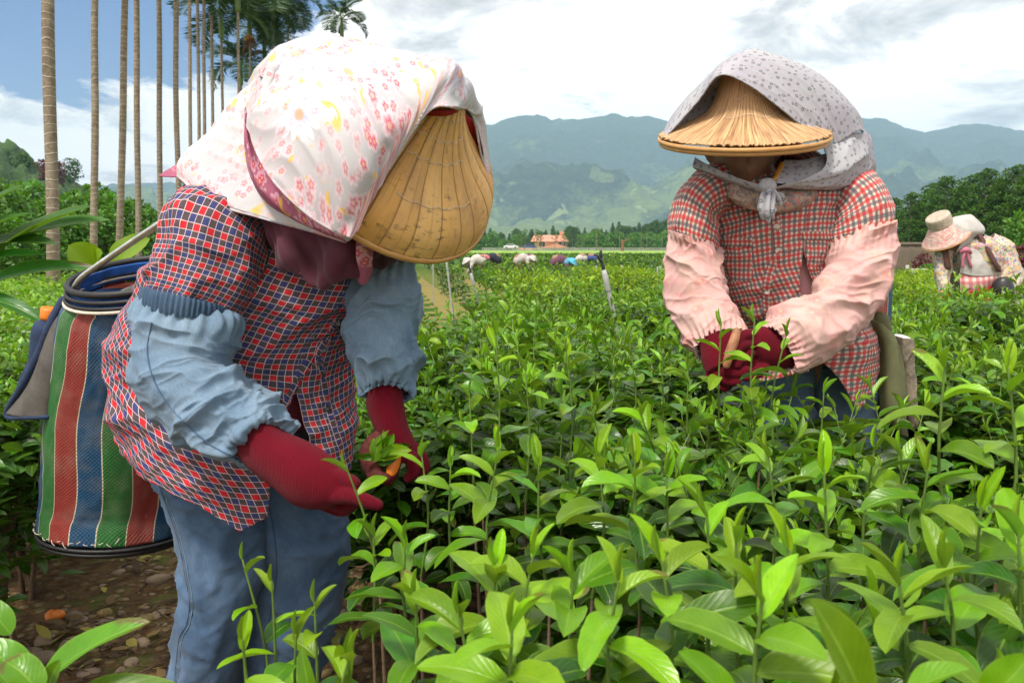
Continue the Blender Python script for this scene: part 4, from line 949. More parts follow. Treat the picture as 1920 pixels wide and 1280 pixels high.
if 'far' not in SKIP:
    # far wood behind the house: trees one can tell apart along its edge
    GT = 'trees of the far wood edge behind the fields'; LT = 'small round green tree in the far wood edge beyond the fields'
    ptt = [tree('broadleaf_tree', LT, 'tree', GT, 7, 2.4, 12, 2600, .42, M['tree'], age_hi=.75) for _ in range(3)] + [tree('broadleaf_tree', LT, 'tree', GT, 8.5, 2.2, 14, 2600, .42, M['tree'], conic=True, age_hi=.6) for _ in range(2)]
    firsts = set()
    def pf(p, *a, **k):
        f = id(p) not in firsts; firsts.add(id(p)); return place(p, f, *a, **k)
    for i in range(78):
        px = 880 + i * 5.2 + RNG.uniform(-3, 3); d = RNG.uniform(300, 350); top = np.interp(px, [880, 930, 1000, 1100, 1200, 1290], [440, 438, 436, 430, 420, 408]) + RNG.normal(0, 5)
        p = ptt[RNG.integers(5)]; h = ZW(top, d); pf(p, XW(px, d), d, scale=h / 7.6 if p in ptt[:3] else h / 8.5)
    for i in range(16):
        px = 640 + i * 16 + RNG.uniform(-4, 4); d = RNG.uniform(240, 300); p = ptt[RNG.integers(3)]; pf(p, XW(px, d), d, scale=ZW(448 + RNG.normal(0, 6), d) / 7.6)
    GS = 'low pale shrubs in front of the house wall'
    sh = tree('shrub', 'low bright green shrub before the far white fence', 'shrub', GS, 3, 1.6, 8, 900, .34, M['bush'], age_hi=.95, base_h=.1)
    for i, px in enumerate(list(range(880, 975, 11)) + list(range(1092, 1260, 9))):
        d = RNG.uniform(232, 246); place(sh, i == 0, XW(px, d), d, scale=RNG.uniform(1.0, 2.0))
    # young trees before the house
    yt = tree('young_tree', 'slender young tree with airy crown before the peach house', 'tree', 'young trees before the peach house', 4.2, .8, 6, 220, .26, M['tree'], age_hi=1, trunk_r=.05, base_h=.45)
    for i, px in enumerate((972, 984, 1006, 1014, 1040, 1056, 1064)):
        d = RNG.uniform(208, 220); place(yt, i == 0, XW(px, d), d, scale=RNG.uniform(1.0, 1.5))
    # right hand trees with layered crowns
    GR = 'layered trees behind the wooden tank'
    rp = [tree('layered_tree', 'tall dark tree with flat layered branches beyond the wooden tank', 'tree', GR, 10, 3.4, 30, 7600, .26, M['tree'], layered=True, trunk_r=.14, age_hi=.85, base_h=.30) for _ in range(3)]
    spots = [(1668, 372, 60), (1700, 362, 56), (1738, 345, 58), (1762, 332, 54), (1788, 352, 60), (1808, 330, 52), (1838, 318, 50), (1866, 336, 56), (1890, 312, 48), (1925, 306, 46), (1960, 300, 48), (1645, 380, 66), (1715, 380, 66), (1850, 350, 64)]
    for i, (px, py, d) in enumerate(spots): place(rp[i % 3], i < 3, XW(px, d), d, scale=ZW(py, d) / 10.0, label='tall dark tree with flat layered branches beyond the wooden tank')
    lt = tree('shrub', 'bright lime green young tree at the right edge above the picker', 'shrub', None, 3, 1.4, 9, 2600, .18, M['bush'], age_hi=1.0, base_h=.1); place(lt, True, XW(1915, 24), 24, scale=.72)
    bs = tree('shrub', 'low round clipped green shrub beside the tank base', 'shrub', None, 1.2, .8, 7, 1500, .10, M['bush'], age_hi=.9, base_h=.1); place(bs, True, XW(1743, 19), 19, scale=.62)
    rm = mat_leaf('red_leaf', (0.06, 0.01, 0.012), (0.13, 0.02, 0.03), (0.22, 0.04, 0.05), veins=False, rough=.5)
    r1 = tree('shrub', 'dark red leaved shrub in front of the tank', 'shrub', None, 1.6, .7, 8, 1200, .10, rm, base_h=.3); place(r1, True, XW(1745, 20), 20.5, scale=.62)
    r2 = tree('shrub', 'dark red leaved shrub at the right edge behind the picker', 'shrub', None, 1.6, .8, 9, 1400, .11, rm, base_h=.3); place(r2, True, XW(1912, 17), 17, scale=.74)
    hd = tree('shrub', 'pale green shrub under the red leaved shrub', 'shrub', None, 1.2, .8, 7, 1500, .10, M['bush'], age_hi=.9, base_h=.1); place(hd, True, XW(1912, 16), 16, scale=.62)
    # left greenery
    GL = 'leafy trees behind the palm trunks'
    lp = [tree('leafy_tree', 'bright green leafy tree behind the palm trunks', 'tree', GL, 4, 1.7, 13, 2600, .26, M['bush'], age_hi=.85, base_h=.08, trunk_r=.07) for _ in range(3)]
    k = 0
    for px, py, d in [(-30, 375, 18), (10, 352, 20), (60, 392, 24), (110, 372, 22), (150, 366, 26), (185, 352, 30), (215, 368, 26), (240, 380, 24), (262, 378, 28), (285, 398, 24), (310, 412, 26), (335, 420, 24), (30, 410, 16), (95, 420, 17), (140, 405, 19), (200, 400, 20), (270, 420, 20), (-20, 330, 26), (70, 345, 34), (420, 425, 30), (470, 425, 30), (520, 425, 34)]:
        place(lp[k % 3], k < 3, XW(px, d), d, scale=max(.2, ZW(py, d) / 4.0), label='bright green leafy tree behind the palm trunks'); k += 1
    # trees covering the near hill
    GH = 'trees on the near hill at the left'
    hp = [tree('hill_tree', 'dark rounded tree on the near hill at the left', 'tree', GH, 9, 4.2, 12, 1700, .75, M['tree'], age_hi=.85) for _ in range(3)]
    for i in range(64):
        px = RNG.uniform(-110, 215); t = RNG.uniform(.15, 1.0)
        ry = np.interp(px, [-110, 0, 45, 85, 134, 190, 230], [232, 266, 290, 316, 345, 384, 400]); yb = 210 - 110 + 110 * t
        # stand on the slope
        zr = ZW(ry, 210); up = .3 * t + .7 * t ** 2.4; z = up * zr * .93 - 2.5
        x = XW(px, 210) * (.45 + .55 * yb / 210)
        place(hp[i % 3], i < 3, x, yb, scale=RNG.uniform(.45, .95), z=z, label='dark rounded tree on the near hill at the left')
    lone = tree('ridge_tree', 'lone tree with sparse round crown standing on the hill end', 'tree', None, 8, 2.6, 8, 900, .5, M['tree'], base_h=.4, age_hi=.4); place(lone, True, XW(152, 190), 190, z=ZW(366, 190), scale=1.05)
    rt = tree('ridge_tree', 'reddish brown tree crown on top of the near hill', 'tree', None, 8, 4.2, 10, 2200, .6, rm, base_h=.2); place(rt, True, XW(112, 195), 195, z=ZW(362, 195), scale=1.0)

# ------------------------------------------------------------------ palms
def frond(ls, mb, base, az, el, L, droop, nleaf=60, Lw=.5, age=.3):
    d0 = np.array([math.cos(az) * math.cos(el), math.sin(az) * math.cos(el), math.sin(el)]); pts = []
    p = np.array(base, float); n = 9; e = el
    for k in range(n):
        pts.append(p.copy()); dd = np.array([math.cos(az) * math.cos(e), math.sin(az) * math.cos(e), math.sin(e)]); p = p + dd * L / (n - 1); e -= droop / (n - 1)
    pts = np.array(pts); mb.tube(pts[::2], [.028, .02, .014, .009, .004], 5, 2)
    t = np.linspace(.22, .99, nleaf); C = np.array([np.interp(t, np.linspace(0, 1, n), pts[:, k]) for k in range(3)]).T
    T = nrm(np.gradient(C, axis=0)); up = nrm(np.array([0, 0, 1.]) - T * T[:, 2:3]); sd = np.cross(T, up)
    for s in (-1, 1):
        D = nrm(sd * s + T * .55 + up * .28 + RNG.normal(0, .07, T.shape)); l = Lw * np.sin(math.pi * (.18 + .74 * (t - .22) / .77)) ** .7 * RNG.uniform(.85, 1.1, nleaf)
        ls.add(C, D, up + RNG.normal(0, .2, up.shape), l, np.full(nleaf, .032), RNG.uniform(.1, .6, nleaf), np.full(nleaf, .3), nl=4, nw=3, age=np.full(nleaf, age) + RNG.normal(0, .1, nleaf))
def palm_crown_parts(root, top, nf, L, fruit=False, mats=None, shaft=.9):
    ls = LeafSet(); mb = MB(); x, y, z = top
    for k in range(nf):
        az = k * 2.4 + RNG.uniform(-.2, .2); q = k / nf
        frond(ls, mb, (x, y, z + .05), az, 1.25 - 1.25 * q + RNG.normal(0, .08), L * RNG.uniform(.85, 1.1), 1.3 + .6 * q, age=RNG.uniform(.1, .55), Lw=L * .44)
    ls.build('crown', M['palm'], root); mb.build('frond_stalk', M['stem'], root)
    sb = MB(); sb.tube([(x, y, z - shaft), (x, y, z - shaft * .5), (x, y, z + .1)], [.095, .10, .05], 12, 4); sb.build('crownshaft', M['stem'], root)
    if fruit:
        fb = MB()
        for k in range(70):
            a = RNG.uniform(0, 6.28); l = RNG.uniform(.2, .8); q = RNG.random(); fb.tube([(x, y, z - shaft), (x + .3 * l * math.cos(a), y + .3 * l * math.sin(a), z - shaft - .1), (x + .45 * l * math.cos(a), y + .45 * l * math.sin(a), z - shaft - l)], [.008, .006, .004], 4, 2)
        fb.build('fruit_stalks', M['dead_frond'], root)
        fb = MB()
        for k in range(40):
            a = RNG.uniform(0, 6.28); l = RNG.uniform(0, .22); c = np.array([x + .25 * math.cos(a) * RNG.random(), y + .25 * math.sin(a), z - shaft + .05 - l]); fb.tube([c, c + (0, 0, .05)], [.028, .028], 6, 1)
        fb.build('fruit', M['yellow_fruit'], root)
def palm(px_top, py_top, px_bot, py_bot, w, label, crown=None, d=None, group=None, fruit=False, nf=10, L=1.9, lens=1.0):
    """trunk through two photo points, w = width in photo pixels"""
    d = d or .14 * FPX / w; r = w * .86 * d / FPX / 2; t = P(px_top, py_top, d); b = P(px_bot, py_bot, d)
    s = (t - b) / (t[2] - b[2]); g0 = b - s * b[2]
    ztop = crown if crown else max(t[2] + 1.2, 6.0); tp = g0 + s * ztop
    root = empty('betel_palm', (g0[0], g0[1], 0), label, 'palm', group)
    mb = MB(); mm = [g0 + s * ztop * q + np.array([RNG.normal(0, .012), 0, 0]) * (0 < q < 1) for q in (0, .25, .5, .75, 1)]
    mb.tube(mm, [r * 1.25, r * 1.02, r, r * .95, r * .85], 16, 14); mb.build('trunk', M['bark'], root)
    palm_crown_parts(root, tp + np.array([0, 0, .7]), nf, L, fruit); return root
if 'palms' not in SKIP:
    PT = [(87, 0, 97, 490, 25, 'thick ringed palm trunk standing nearest at the far left'), (180, 0, 177, 470, 14.5, 'straight ringed palm trunk second from the left edge'),
          (236, 0, 224, 455, 14, 'slightly leaning palm trunk third from the left edge'), (256, 0, 259, 440, 12, 'palm trunk close beside the leaning one and just right of it'),
          (297, 0, 301, 405, 11, 'palm trunk fifth from the left just above the basket rod'), (330, 0, 334, 330, 11, 'palm trunk behind the loose scarf end of the near picker'),
          (355, 0, 358, 270, 7.5, 'thin palm trunk sixth in line above the scarf tail'), (370, 0, 373, 250, 7, 'thin palm trunk left of the close middle pair'), (383, 0, 384, 230, 7, 'thin palm trunk right of the close middle pair'), (395, 0, 398, 215, 6.5, 'thin palm trunk just before the green crownshaft palm')]
    for i, (a, b, c, d_, w, lab) in enumerate(PT): palm(a, b, c, d_, w, lab, nf=8 if i > 5 else 6, crown=(9.2 if i in (5,) else None))
    palm(415, 62, 417, 210, 6.0, 'palm with green crownshaft and hanging dry stalks left of the crowns', crown=ZW(62, 33), d=33, L=2.1, fruit=False)
    palm(446, 20, 448, 160, 6.2, 'palm whose pale trunk stands before the dark crowns', crown=ZW(8, 30), d=30, L=1.7)
    palm(469, 100, 470, 150, 5.0, 'palm with orange fruit and brown dead stalks behind the headscarf', crown=ZW(62, 36), d=36, L=2.0, fruit=True, nf=14)
    palm(512, 60, 512, 120, 5.0, 'full crowned palm rising right behind the top of the headscarf', crown=ZW(50, 36), d=36, L=2.0, nf=15)
    palm(496, 100, 496, 150, 5.0, 'low crowned palm between the two fuller crowns', crown=ZW(100, 40), d=40, L=2.0, nf=14)
    palm(452, 150, 452, 190, 5.0, 'lowest palm crown with drooping fronds beside the scarf edge', crown=ZW(150, 40), d=40, L=2.0, nf=13)
    palm(540, 40, 540, 80, 5.0, 'palm crown furthest right in the dense clump of crowns', crown=ZW(30, 38), d=38, L=1.8, nf=12)
    palm(641, 60, 644, 260, 4.0, 'lone small palm crown against white cloud above the headscarf', crown=ZW(66, 42), d=42, L=1.55, nf=9)
    # thin far palms before the wood
    mbp = None
    GP = 'thin far palms standing before the wood edge'
    root = empty('betel_palm', (0, 0, 0), 'very thin pale palm with tiny crown before the far wood', 'palm', GP)
    mb = MB(); mb.tube([(0, 0, 0), (.05, 0, 4.2), (0, 0, 8)], [.09, .08, .06], 7, 3); mb.build('trunk', M['bark'], root)
    ls = LeafSet(); mm = MB()
    for k in range(9): frond(ls, mm, (0, 0, 8), k * 2.4, 1.1 - k * .12, 1.5, 1.6, 12, .5, age=.2)
    ls.build('crown', M['palm'], root)
    for i, (px, top) in enumerate([(1072, 440), (1090, 436), (1117, 425), (1083, 445), (1165, 446), (1200, 432), (1211, 430), (1226, 440), (1239, 438), (1252, 436), (1160, 430)]):
        d = 200 + (i * 7) % 24; sc = ZW(top, d) / 8.6
        place(root, i == 0, XW(px, d), d, scale=sc)
    for i, (px, top) in enumerate([(1009, 458), (1056, 442)]):
        place(root, False, XW(px, 205), 205, scale=ZW(top, 205) / 8.6, label='short dark palm in front of the peach house', group='short palms in front of the peach house')
    dp = empty('dead_trunk', (XW(1166, 190), 190, 0), 'bare brown dead trunk standing in the far verge', 'tree'); mb = MB(); mb.tube([(dp.location.x, 190, 0), (dp.location.x, 190, ZW(452, 190))], [.40, .28], 8, 3); mb.tube([(dp.location.x, 190, ZW(454, 190)), (dp.location.x + 1.6, 190, ZW(448, 190))], [.2, .08], 6, 2); mb.build('trunk', M['dead_frond'], dp)

# ------------------------------------------------------------------ buildings
if 'far' not in SKIP:
    hd_ = 250.0
    def hx(px): return XW(px, hd_)
    root = empty('peach_house', (hx(1030), hd_, 0), 'two storey peach house with pink tiled roofs beyond the tea field', 'house')
    def wallbox(x0, x1, z0, z1, y0, y1, mat='plaster_peach', name='wall'):
        mb = MB(); mb.box(((x0 + x1) / 2, (y0 + y1) / 2, (z0 + z1) / 2), (x1 - x0, y1 - y0, z1 - z0)); return mb.build(name, M[mat], root, smooth=False)
    def roof(x0, x1, y0, y1, ze, zr, ov=.5, name='roof', along='x'):
        mb = MB()
        if along == 'x': ym = (y0 + y1) / 2; V = [(x0 - ov, y0 - ov, ze - .15), (x1 + ov, y0 - ov, ze - .15), (x1, ym, zr), (x0, ym, zr), (x0 - ov, y1 + ov, ze - .15), (x1 + ov, y1 + ov, ze - .15)]; Fs = [(0, 1, 2, 3), (3, 2, 5, 4), (0, 3, 4), (1, 5, 2), (0, 4, 5, 1)]
        else: xm = (x0 + x1) / 2; V = [(x0 - ov, y0 - ov, ze - .15), (xm, y0 - ov, zr), (x1 + ov, y0 - ov, ze - .15), (x0 - ov, y1, ze - .15), (xm, y1, zr), (x1 + ov, y1, ze - .15)]; Fs = [(0, 3, 4, 1), (1, 4, 5, 2), (0, 1, 2), (0, 2, 5, 3)]
        mb.add(np.array(V), Fs); return mb.build(name, M['roof'], root, smooth=False)
    zt = lambda py: ZW(py, hd_)
    wallbox(hx(1004), hx(1058), 0, zt(452), hd_, hd_ + 13); rf = roof(hx(1002), hx(1060), hd_, hd_ + 13, zt(452), zt(440), 1.0)
    mb = MB(); mb.box((hx(1055), hd_ + 6.5, zt(440)), (1.3, 1.3, 2.2)); mb.build('chimney', M['roof'], rf, smooth=False)
    wallbox(hx(957), hx(1003.7), 0, zt(472), hd_ - 2, hd_ + 9); roof(hx(957), hx(1003), hd_ - 2, hd_ + 9, zt(472), zt(463.5), .8)
    wallbox(hx(1022), hx(1060), 0, zt(464), hd_ - 6, hd_ - .05); roof(hx(1022), hx(1060), hd_ - 6, hd_ - .04, zt(464), zt(457), .9, along='y')
    def window(px, py, w, h, y):
        mb = MB(); c = (hx(px), y - .07, zt(py)); mb.box(c, (w, .14, h)); f = mb.build('window', M['plaster_white'], root, smooth=False)
        mb = MB(); 
        for s in (-1, 1): mb.box((c[0] + s * w * .24, y - .16, c[2]), (w * .42, .06, h * .88))
        mb.build('pane', M['window_dark'], f, smooth=False)
    for a in ((1053, 457, 2.6, 1.5, hd_), (1030, 475, 3.0, 2.8, hd_ - 6), (1042, 475, 2.2, 2.8, hd_ - 6), (1008, 477, 2.4, 3.0, hd_), (992, 476, 3.0, 2.4, hd_ - 2), (975, 476, 2.6, 2.2, hd_ - 2), (1016, 458, 2.0, 1.6, hd_)): window(*a)
    # long low white fence
    root = empty('white_fence', (XW(1075, 226), 226, 0), 'long low white fence before the peach house', 'fence'); mb = MB()
    for i in range(90):
        px = 905 + i * 4.0; x = XW(px, 226); mb.box((x, 226, .7), (.30, .16, 1.1))
    mb.build('posts', M['fence_white'], root, smooth=False); mb = MB()
    for z in (.6, 1.1): mb.box((XW(905 + 45 * 4.0, 226), 226.14, z), (90 * 4.0 * 226 / FPX, .08, .2))
    mb.build('rail', M['fence_white'], root, smooth=False)
    def car(px, d, col, lab, z=.9):
        x = XW(px, d); root = empty('parked_car', (x, d, 0), lab, 'car'); mb = MB()
        sec = [(-2.1, .35, .75), (-1.5, .35, .95), (-.9, .35, 1.42), (.6, .35, 1.48), (1.3, .35, 1.0), (2.1, .35, .8)]
        G = np.array([[(x + a, d - .85, z + b), (x + a, d - .75, z + c), (x + a, d + .75, z + c), (x + a, d + .85, z + b)] for a, b, c in sec]); mb.add(G.reshape(-1, 3), [tuple(f) for f in grid_faces(4, 6, True)] + [(0, 1, 2, 3), (20, 21, 22, 23)]); mb.build('body', M[col], root, smooth=False)
        mb = MB(); mb.box((x - .15, d - .8, z + 1.2), (1.9, .06, .3)); mb.build('window', M['window_dark'], root, smooth=False)
        for s in (-1.3, 1.3):
            mb = MB(); mb.disc((x + s, d - .85, z + .33), (0, 1, 0), .33, .2); mb.build('wheel', M['tyre'], root)
    car(992, 230, 'car_blue', 'dark blue car parked before the house beside the white fence'); car(958, 232, 'car_white', 'white car parked at the left end of the house')
    # wooden round tank at right
    tx, ty = XW(1752, 22), 24.0; root = empty('wooden_tank', (tx, ty, 0), 'wide round weathered wooden tank behind the third picker', 'tank')
    th = np.linspace(0, 2 * np.pi, 120, endpoint=False); R_ = 1.75; zt_ = ZW(455, 22.5)
    rr_ = R_ + .012 * ((np.arange(120) % 3) == 0); G = np.array([[(tx + r * math.cos(t), ty + r * math.sin(t), z) for t, r in zip(th, rr_)] for z in np.linspace(0, zt_, 6)])
    Gi = G[::-1].copy(); Gi[..., 0] = tx + (Gi[..., 0] - tx) * .95; Gi[..., 1] = ty + (Gi[..., 1] - ty) * .95
    GG = np.concatenate([G, Gi]); mk('staves', GG.reshape(-1, 3), grid_faces(120, 12, True), M['boards'], root)
    mb = MB(); G = np.array([[(tx + (R_ + .05) * math.cos(t), ty + (R_ + .05) * math.sin(t), zt_ + .01 + q) for t in np.linspace(0, 2 * np.pi, 60, endpoint=False)] for q in (-.06, 0)]); G2 = G[::-1].copy(); G2[..., :2] = np.array([tx, ty]) + (G2[..., :2] - np.array([tx, ty])) * .94
    mb.add(np.concatenate([G, G2, G[:1]]).reshape(-1, 3), grid_faces(60, 5, True)); mb.build('rim', M['boards'], root)
    mb = MB(); mb.box((XW(1693, 22.4), 22.24, ZW(500, 22.4)), (.09, .02, .1)); mb.build('plate', M['plaster_white'], root, smooth=False)
    # iron stand by the tank
    root = empty('pipe_stand', (XW(1710, 17), 17, 0), 'thin bent pipe stand in front of the wooden tank', 'stand'); mb = MB()
    mb.tube([P(1708, 506, 17), P(1738, 505, 17)], .02, 8, 1); mb.tube([P(1710, 505, 17), P(1711, 560, 17)], .02, 8, 1); mb.tube([P(1713, 508, 17), P(1718, 545, 17)], .018, 8, 1); mb.build('pipe', M['metal'], root)
# sprinklers
def sprinkler(px, py, px2, py2, r, d, lab, head=True, group=None):
    t, b = P(px, py, d), P(px2, py2, d); s = (t - b) / (t[2] - b[2]); g0 = b - s * b[2]
    root = empty('sprinkler', (g0[0], g0[1], 0), lab, 'sprinkler', group)
    mb = MB(); mb.tube([g0, (g0 + t) / 2 + np.array([.004, 0, 0]), t], [r, r, r], 14, 6, ends=False); mb.tube([t - s * .10, t - s * .02], [r * 1.25, r * 1.25], 14, 1); mb.build('pipe', M['pvc'], root)
    hb = MB(); k = r / .013; u = nrm(s)
    hb.tube([t - u * .02 * k, t + u * .02 * k, t + u * .05 * k], [.009 * k, .011 * k, .007 * k], 10, 2); hb.tube([t + u * .04 * k, t + u * .075 * k + np.array([-.012 * k, 0, 0])], [.010 * k, .010 * k], 10, 1)
    hb.tube([t + u * .07 * k, t + u * .085 * k + np.array([-.035 * k, -.01, 0])], [.006 * k, .004 * k], 8, 2); hb.tube([t + u * .075 * k, t + u * .105 * k + np.array([.006 * k, 0, 0])], [.010 * k, .007 * k], 8, 1)
    hb.tube([t + u * .075 * k + np.array([.02 * k, 0, 0]), t + u * .04 * k + np.array([.022 * k, 0, 0])], [.003 * k, .003 * k], 6, 1)
    hb.build('nozzle', M['black_plastic'], root); return root
sprinkler(1132, 506, 1150, 590, .0115, 3.9, 'nearest grey sprinkler pipe with black nozzle between the two pickers')
sprinkler(883, 512, 892, 550, .0105, 6.6, 'grey sprinkler pipe with black nozzle below the near hat')
sprinkler(837, 488, 841, 525, .010, 8.5, 'grey riser pipe directly under the bamboo hat brim')
GSP = 'thin far sprinkler risers across the tea field'
for px, py, d in ((1118, 498, 14), (1166, 497, 17), (1233, 500, 13), (1239, 499, 18), (1222, 497, 25), (812, 492, 16)): sprinkler(px, py, px, py + 14, .011, d, 'thin far sprinkler riser standing in the tea field', group=GSP)
# ================================================================== people
def add_loft(mb, rings, nu=28, nv=24, mi=0):
    G, _ = loft_grid(rings, nu, nv); F = [tuple(f) for f in grid_faces(nu, nv, True)]
    F += [tuple(range(nu))[::-1], tuple((nv - 1) * nu + i for i in range(nu))]
    th = np.broadcast_to(np.linspace(0, .4, nu)[None], (nv, nu)); vl = np.broadcast_to(np.linspace(0, .4, nv)[:, None], (nv, nu))
    return mb.add(G.reshape(-1, 3), F, np.stack([th, vl], -1).reshape(-1, 2), mi)
def head_geo(mb, c, up, fwd, s=1.0):
    """a head with brow, nose, lips, chin and ears; c = centre, up / fwd directions"""
    up = nrm(np.asarray(up, float)); fwd = np.asarray(fwd, float); fwd = nrm(fwd - up * (fwd @ up)); rt = np.cross(fwd, up)
    nth, nph = 40, 30; G = np.zeros((nph, nth, 3))
    for i, p in enumerate(np.linspace(.02, math.pi - .02, nph)):
        for j, t in enumerate(np.linspace(0, 2 * math.pi, nth, endpoint=False)):
            x = math.sin(p) * math.sin(t); y = math.sin(p) * math.cos(t); z = math.cos(p)
            X_ = .074 * x * (1 - .22 * max(0, -z)); Y_ = .092 * y * (1 - .10 * max(0, -z) * (y < 0)); Z_ = .115 * z
            f = max(0, y) ** 6
            gz = lambda z0, w: math.exp(-((Z_ - z0) / w) ** 2); gx = lambda x0, w: math.exp(-((X_ - x0) / w) ** 2)
            if y > 0:
                Y_ += .024 * gx(0, .011) * math.exp(-((Z_ + .020) / .020) ** 2) + .010 * gx(0, .008) * gz(.005, .02)      # nose
                Y_ -= .010 * (gx(.030, .013) + gx(-.030, .013)) * gz(.010, .010)                                         # eye sockets
                Y_ += .005 * (gx(.030, .018) + gx(-.030, .018)) * gz(.028, .007)                                         # brow
                Y_ += .006 * gx(0, .022) * (gz(-.050, .004) + gz(-.060, .005)) - .004 * gx(0, .024) * gz(-.055, .0025)      # lips
                Y_ += .008 * gx(0, .02) * gz(-.09, .014)                                                                 # chin
            G[i, j] = c + s * (X_ * rt + Y_ * fwd + Z_ * up)
    mb.add(G.reshape(-1, 3), [tuple(f) for f in grid_faces(nth, nph, True)] + [tuple(range(nth))[::-1], tuple((nph - 1) * nth + k for k in range(nth))])
    for q in (-1, 1):
        e = c + s * (rt * q * .074 + up * .0); mb.tube([e - up * .02 * s, e + rt * q * .012 * s, e + up * .028 * s], [.008 * s, .012 * s, .010 * s], 8, 2)
def body_mesh(name, joints, chains, head, parent=None, org=None, vox=.008):
    mb = MB()
    for k, ch in enumerate(chains): mb.tube([joints[a] for a, r in ch], [r * (.72 if r < .07 and k not in (0,) else .85) for a, r in ch], 16, 5)
    head_geo(mb, *head)
    return mb.build(name, M['skin'], parent, org=org, remesh=vox, sm=5)
def fold(A, fv, fu, seed, sharp=1.0):
    """compression folds round a tube: narrow across v, long across u, crisp crests and smooth hollows"""
    def f(th, v, G):
        w = fbm(st(np.cos(th) * .9, np.sin(th) * .9, v * 5 + seed), 2, seed)
        q = (v + .030 * np.sin(th + seed) + w * .14) * fv + seed
        c1 = 1 - np.abs(2 * vnoise(st(np.cos(th) * fu, np.sin(th) * fu, q), seed) - 1)
        c2 = 1 - np.abs(2 * vnoise(st(np.cos(th) * fu * 1.7 + 5, np.sin(th) * fu * 1.7, q * 1.9), seed + 3) - 1)
        msk = .35 + 1.3 * fbm(st(np.cos(th) * 1.1, np.sin(th) * 1.1, v * 4 + seed * 2), 2, seed + 5)
        return A * sharp * (c1 ** 2.6 + .35 * c2 ** 2.6 - .40) * msk
    return f
def gather(A, n, lam, vmax=None, seed=0):
    def f(th, v, G):
        ph = th * n + 2.5 * fbm(st(np.cos(th) * 2, np.sin(th) * 2, v * 4 + seed), 2, seed)
        s0 = np.exp(-v / lam) + (np.exp(-(v.max() - v) / lam) if vmax else 0)
        return A * np.sin(ph) * s0
    return f
def dsum(*fs): return lambda th, v, G: sum(f(th, v, G) for f in fs)
def cloth(A, su, sv, seed, A2=.3):
    """folds for patches: (u, v, G) in metres"""
    return lambda u, v, G: A * (ridged(st(u * su, v * sv, 0 * u + seed) + .5 * fbm(st(u * 6, v * 6, 0 * u), 2, seed)[..., None], 2, seed) - .45) + A * A2 * (fbm(st(u * 30, v * 30, 0 * u + seed), 3, seed + 2) - .5)
def hem_band(name, rings, mat, parent, n=40, A=.004, nv=22, nu=200, vf=None):
    return loft(name, rings, mat, parent, nu=nu, nv=nv, disp=lambda th, v, G: A * np.abs(np.sin(th * n / 2 + 3 * fbm(st(np.cos(th) * 2, np.sin(th) * 2, 0 * th), 2))) - A * .4)
def hatframe(c, n):
    n = nrm(np.asarray(n, float)); u = nrm(np.cross(n, np.array([0, 0, 1.0]))); v = np.cross(n, u); return n, u, v
def hat_surface(c, n, prof, phi, q):
    """prof (r,z) keys; q 0..1 along profile"""
    n, u, v = hatframe(c, n); rz = cr(np.array(prof, float), np.atleast_1d(q)); r, z = rz[:, 0], rz[:, 1]
    return c + r[:, None, None] * (np.cos(phi)[None, :, None] * u + np.sin(phi)[None, :, None] * v) + (z[:, None, None]) * n
def make_hat(name, c, n, prof, mat, parent, nphi=260, nq=60, panels=26, ragged=0.0, rim_r=.0055, hoops=1, pleat=.0012, saw=False):
    phi = np.linspace(0, 2 * np.pi, nphi + 1); q = np.linspace(0, 1, nq)
    G = hat_surface(c, n, prof, phi, q); nn = nrm(np.asarray(n, float))
    ph = (phi / (2 * np.pi) * panels) % 1.0
    G = G + nn * (pleat * (np.sin(ph * math.pi) if not saw else 1.5 * ph))[None, :, None] * np.clip(q * 3, 0, 1)[:, None, None]
    if ragged:
        jag = (fbm(st(np.cos(phi) * 60, np.sin(phi) * 60, 0 * phi), 3, 4) - .5) * ragged * 2.4 + (vnoise(st(np.cos(phi) * 160, np.sin(phi) * 160, 0 * phi), 8) - .5) * ragged
        jag[-1] = jag[0]
        _, u, v = hatframe(c, n); rad = (np.cos(phi)[:, None] * u + np.sin(phi)[:, None] * v)
        G = G + (jag[None] * np.clip((q - .90) * 10, 0, 1)[:, None])[..., None] * rad[None] + (np.abs(jag[None]) * np.clip((q - .8) * 5, 0, 1)[:, None])[..., None] * nn * .8
    uv = np.broadcast_to(np.stack(np.meshgrid(q, phi / (2 * np.pi), indexing='ij'), -1)[..., ::-1], (nq, nphi + 1, 2))
    o = mk(name, G.reshape(-1, 3), grid_faces(nphi + 1, nq), mat, parent, uv=uv.reshape(-1, 2))
    m = o.modifiers.new('thickness', 'SOLIDIFY'); m.thickness = .003; m.offset = -1
    R = prof[-1][0]; _, u, v = hatframe(c, n); mb = MB(); t = np.linspace(0, 2 * np.pi, 120, endpoint=False)
    for h in range(hoops):
        cc = c - nn * (.003 + h * .009); rr = R + .002 - h * .004; s = np.linspace(0, 2 * np.pi, 12, endpoint=False)
        Gt = np.array([[cc + (rr + rim_r * math.cos(a)) * (math.cos(b) * u + math.sin(b) * v) + rim_r * 1.15 * math.sin(a) * nn for a in s] for b in t]); Gt = np.vstack([Gt, Gt[:1]])
        mb.add(Gt.reshape(-1, 3), grid_faces(12, 121, True))
    mb.build('hat_rim', M['bamboo'], o)
    # woven band inside that sits on the head
    return o
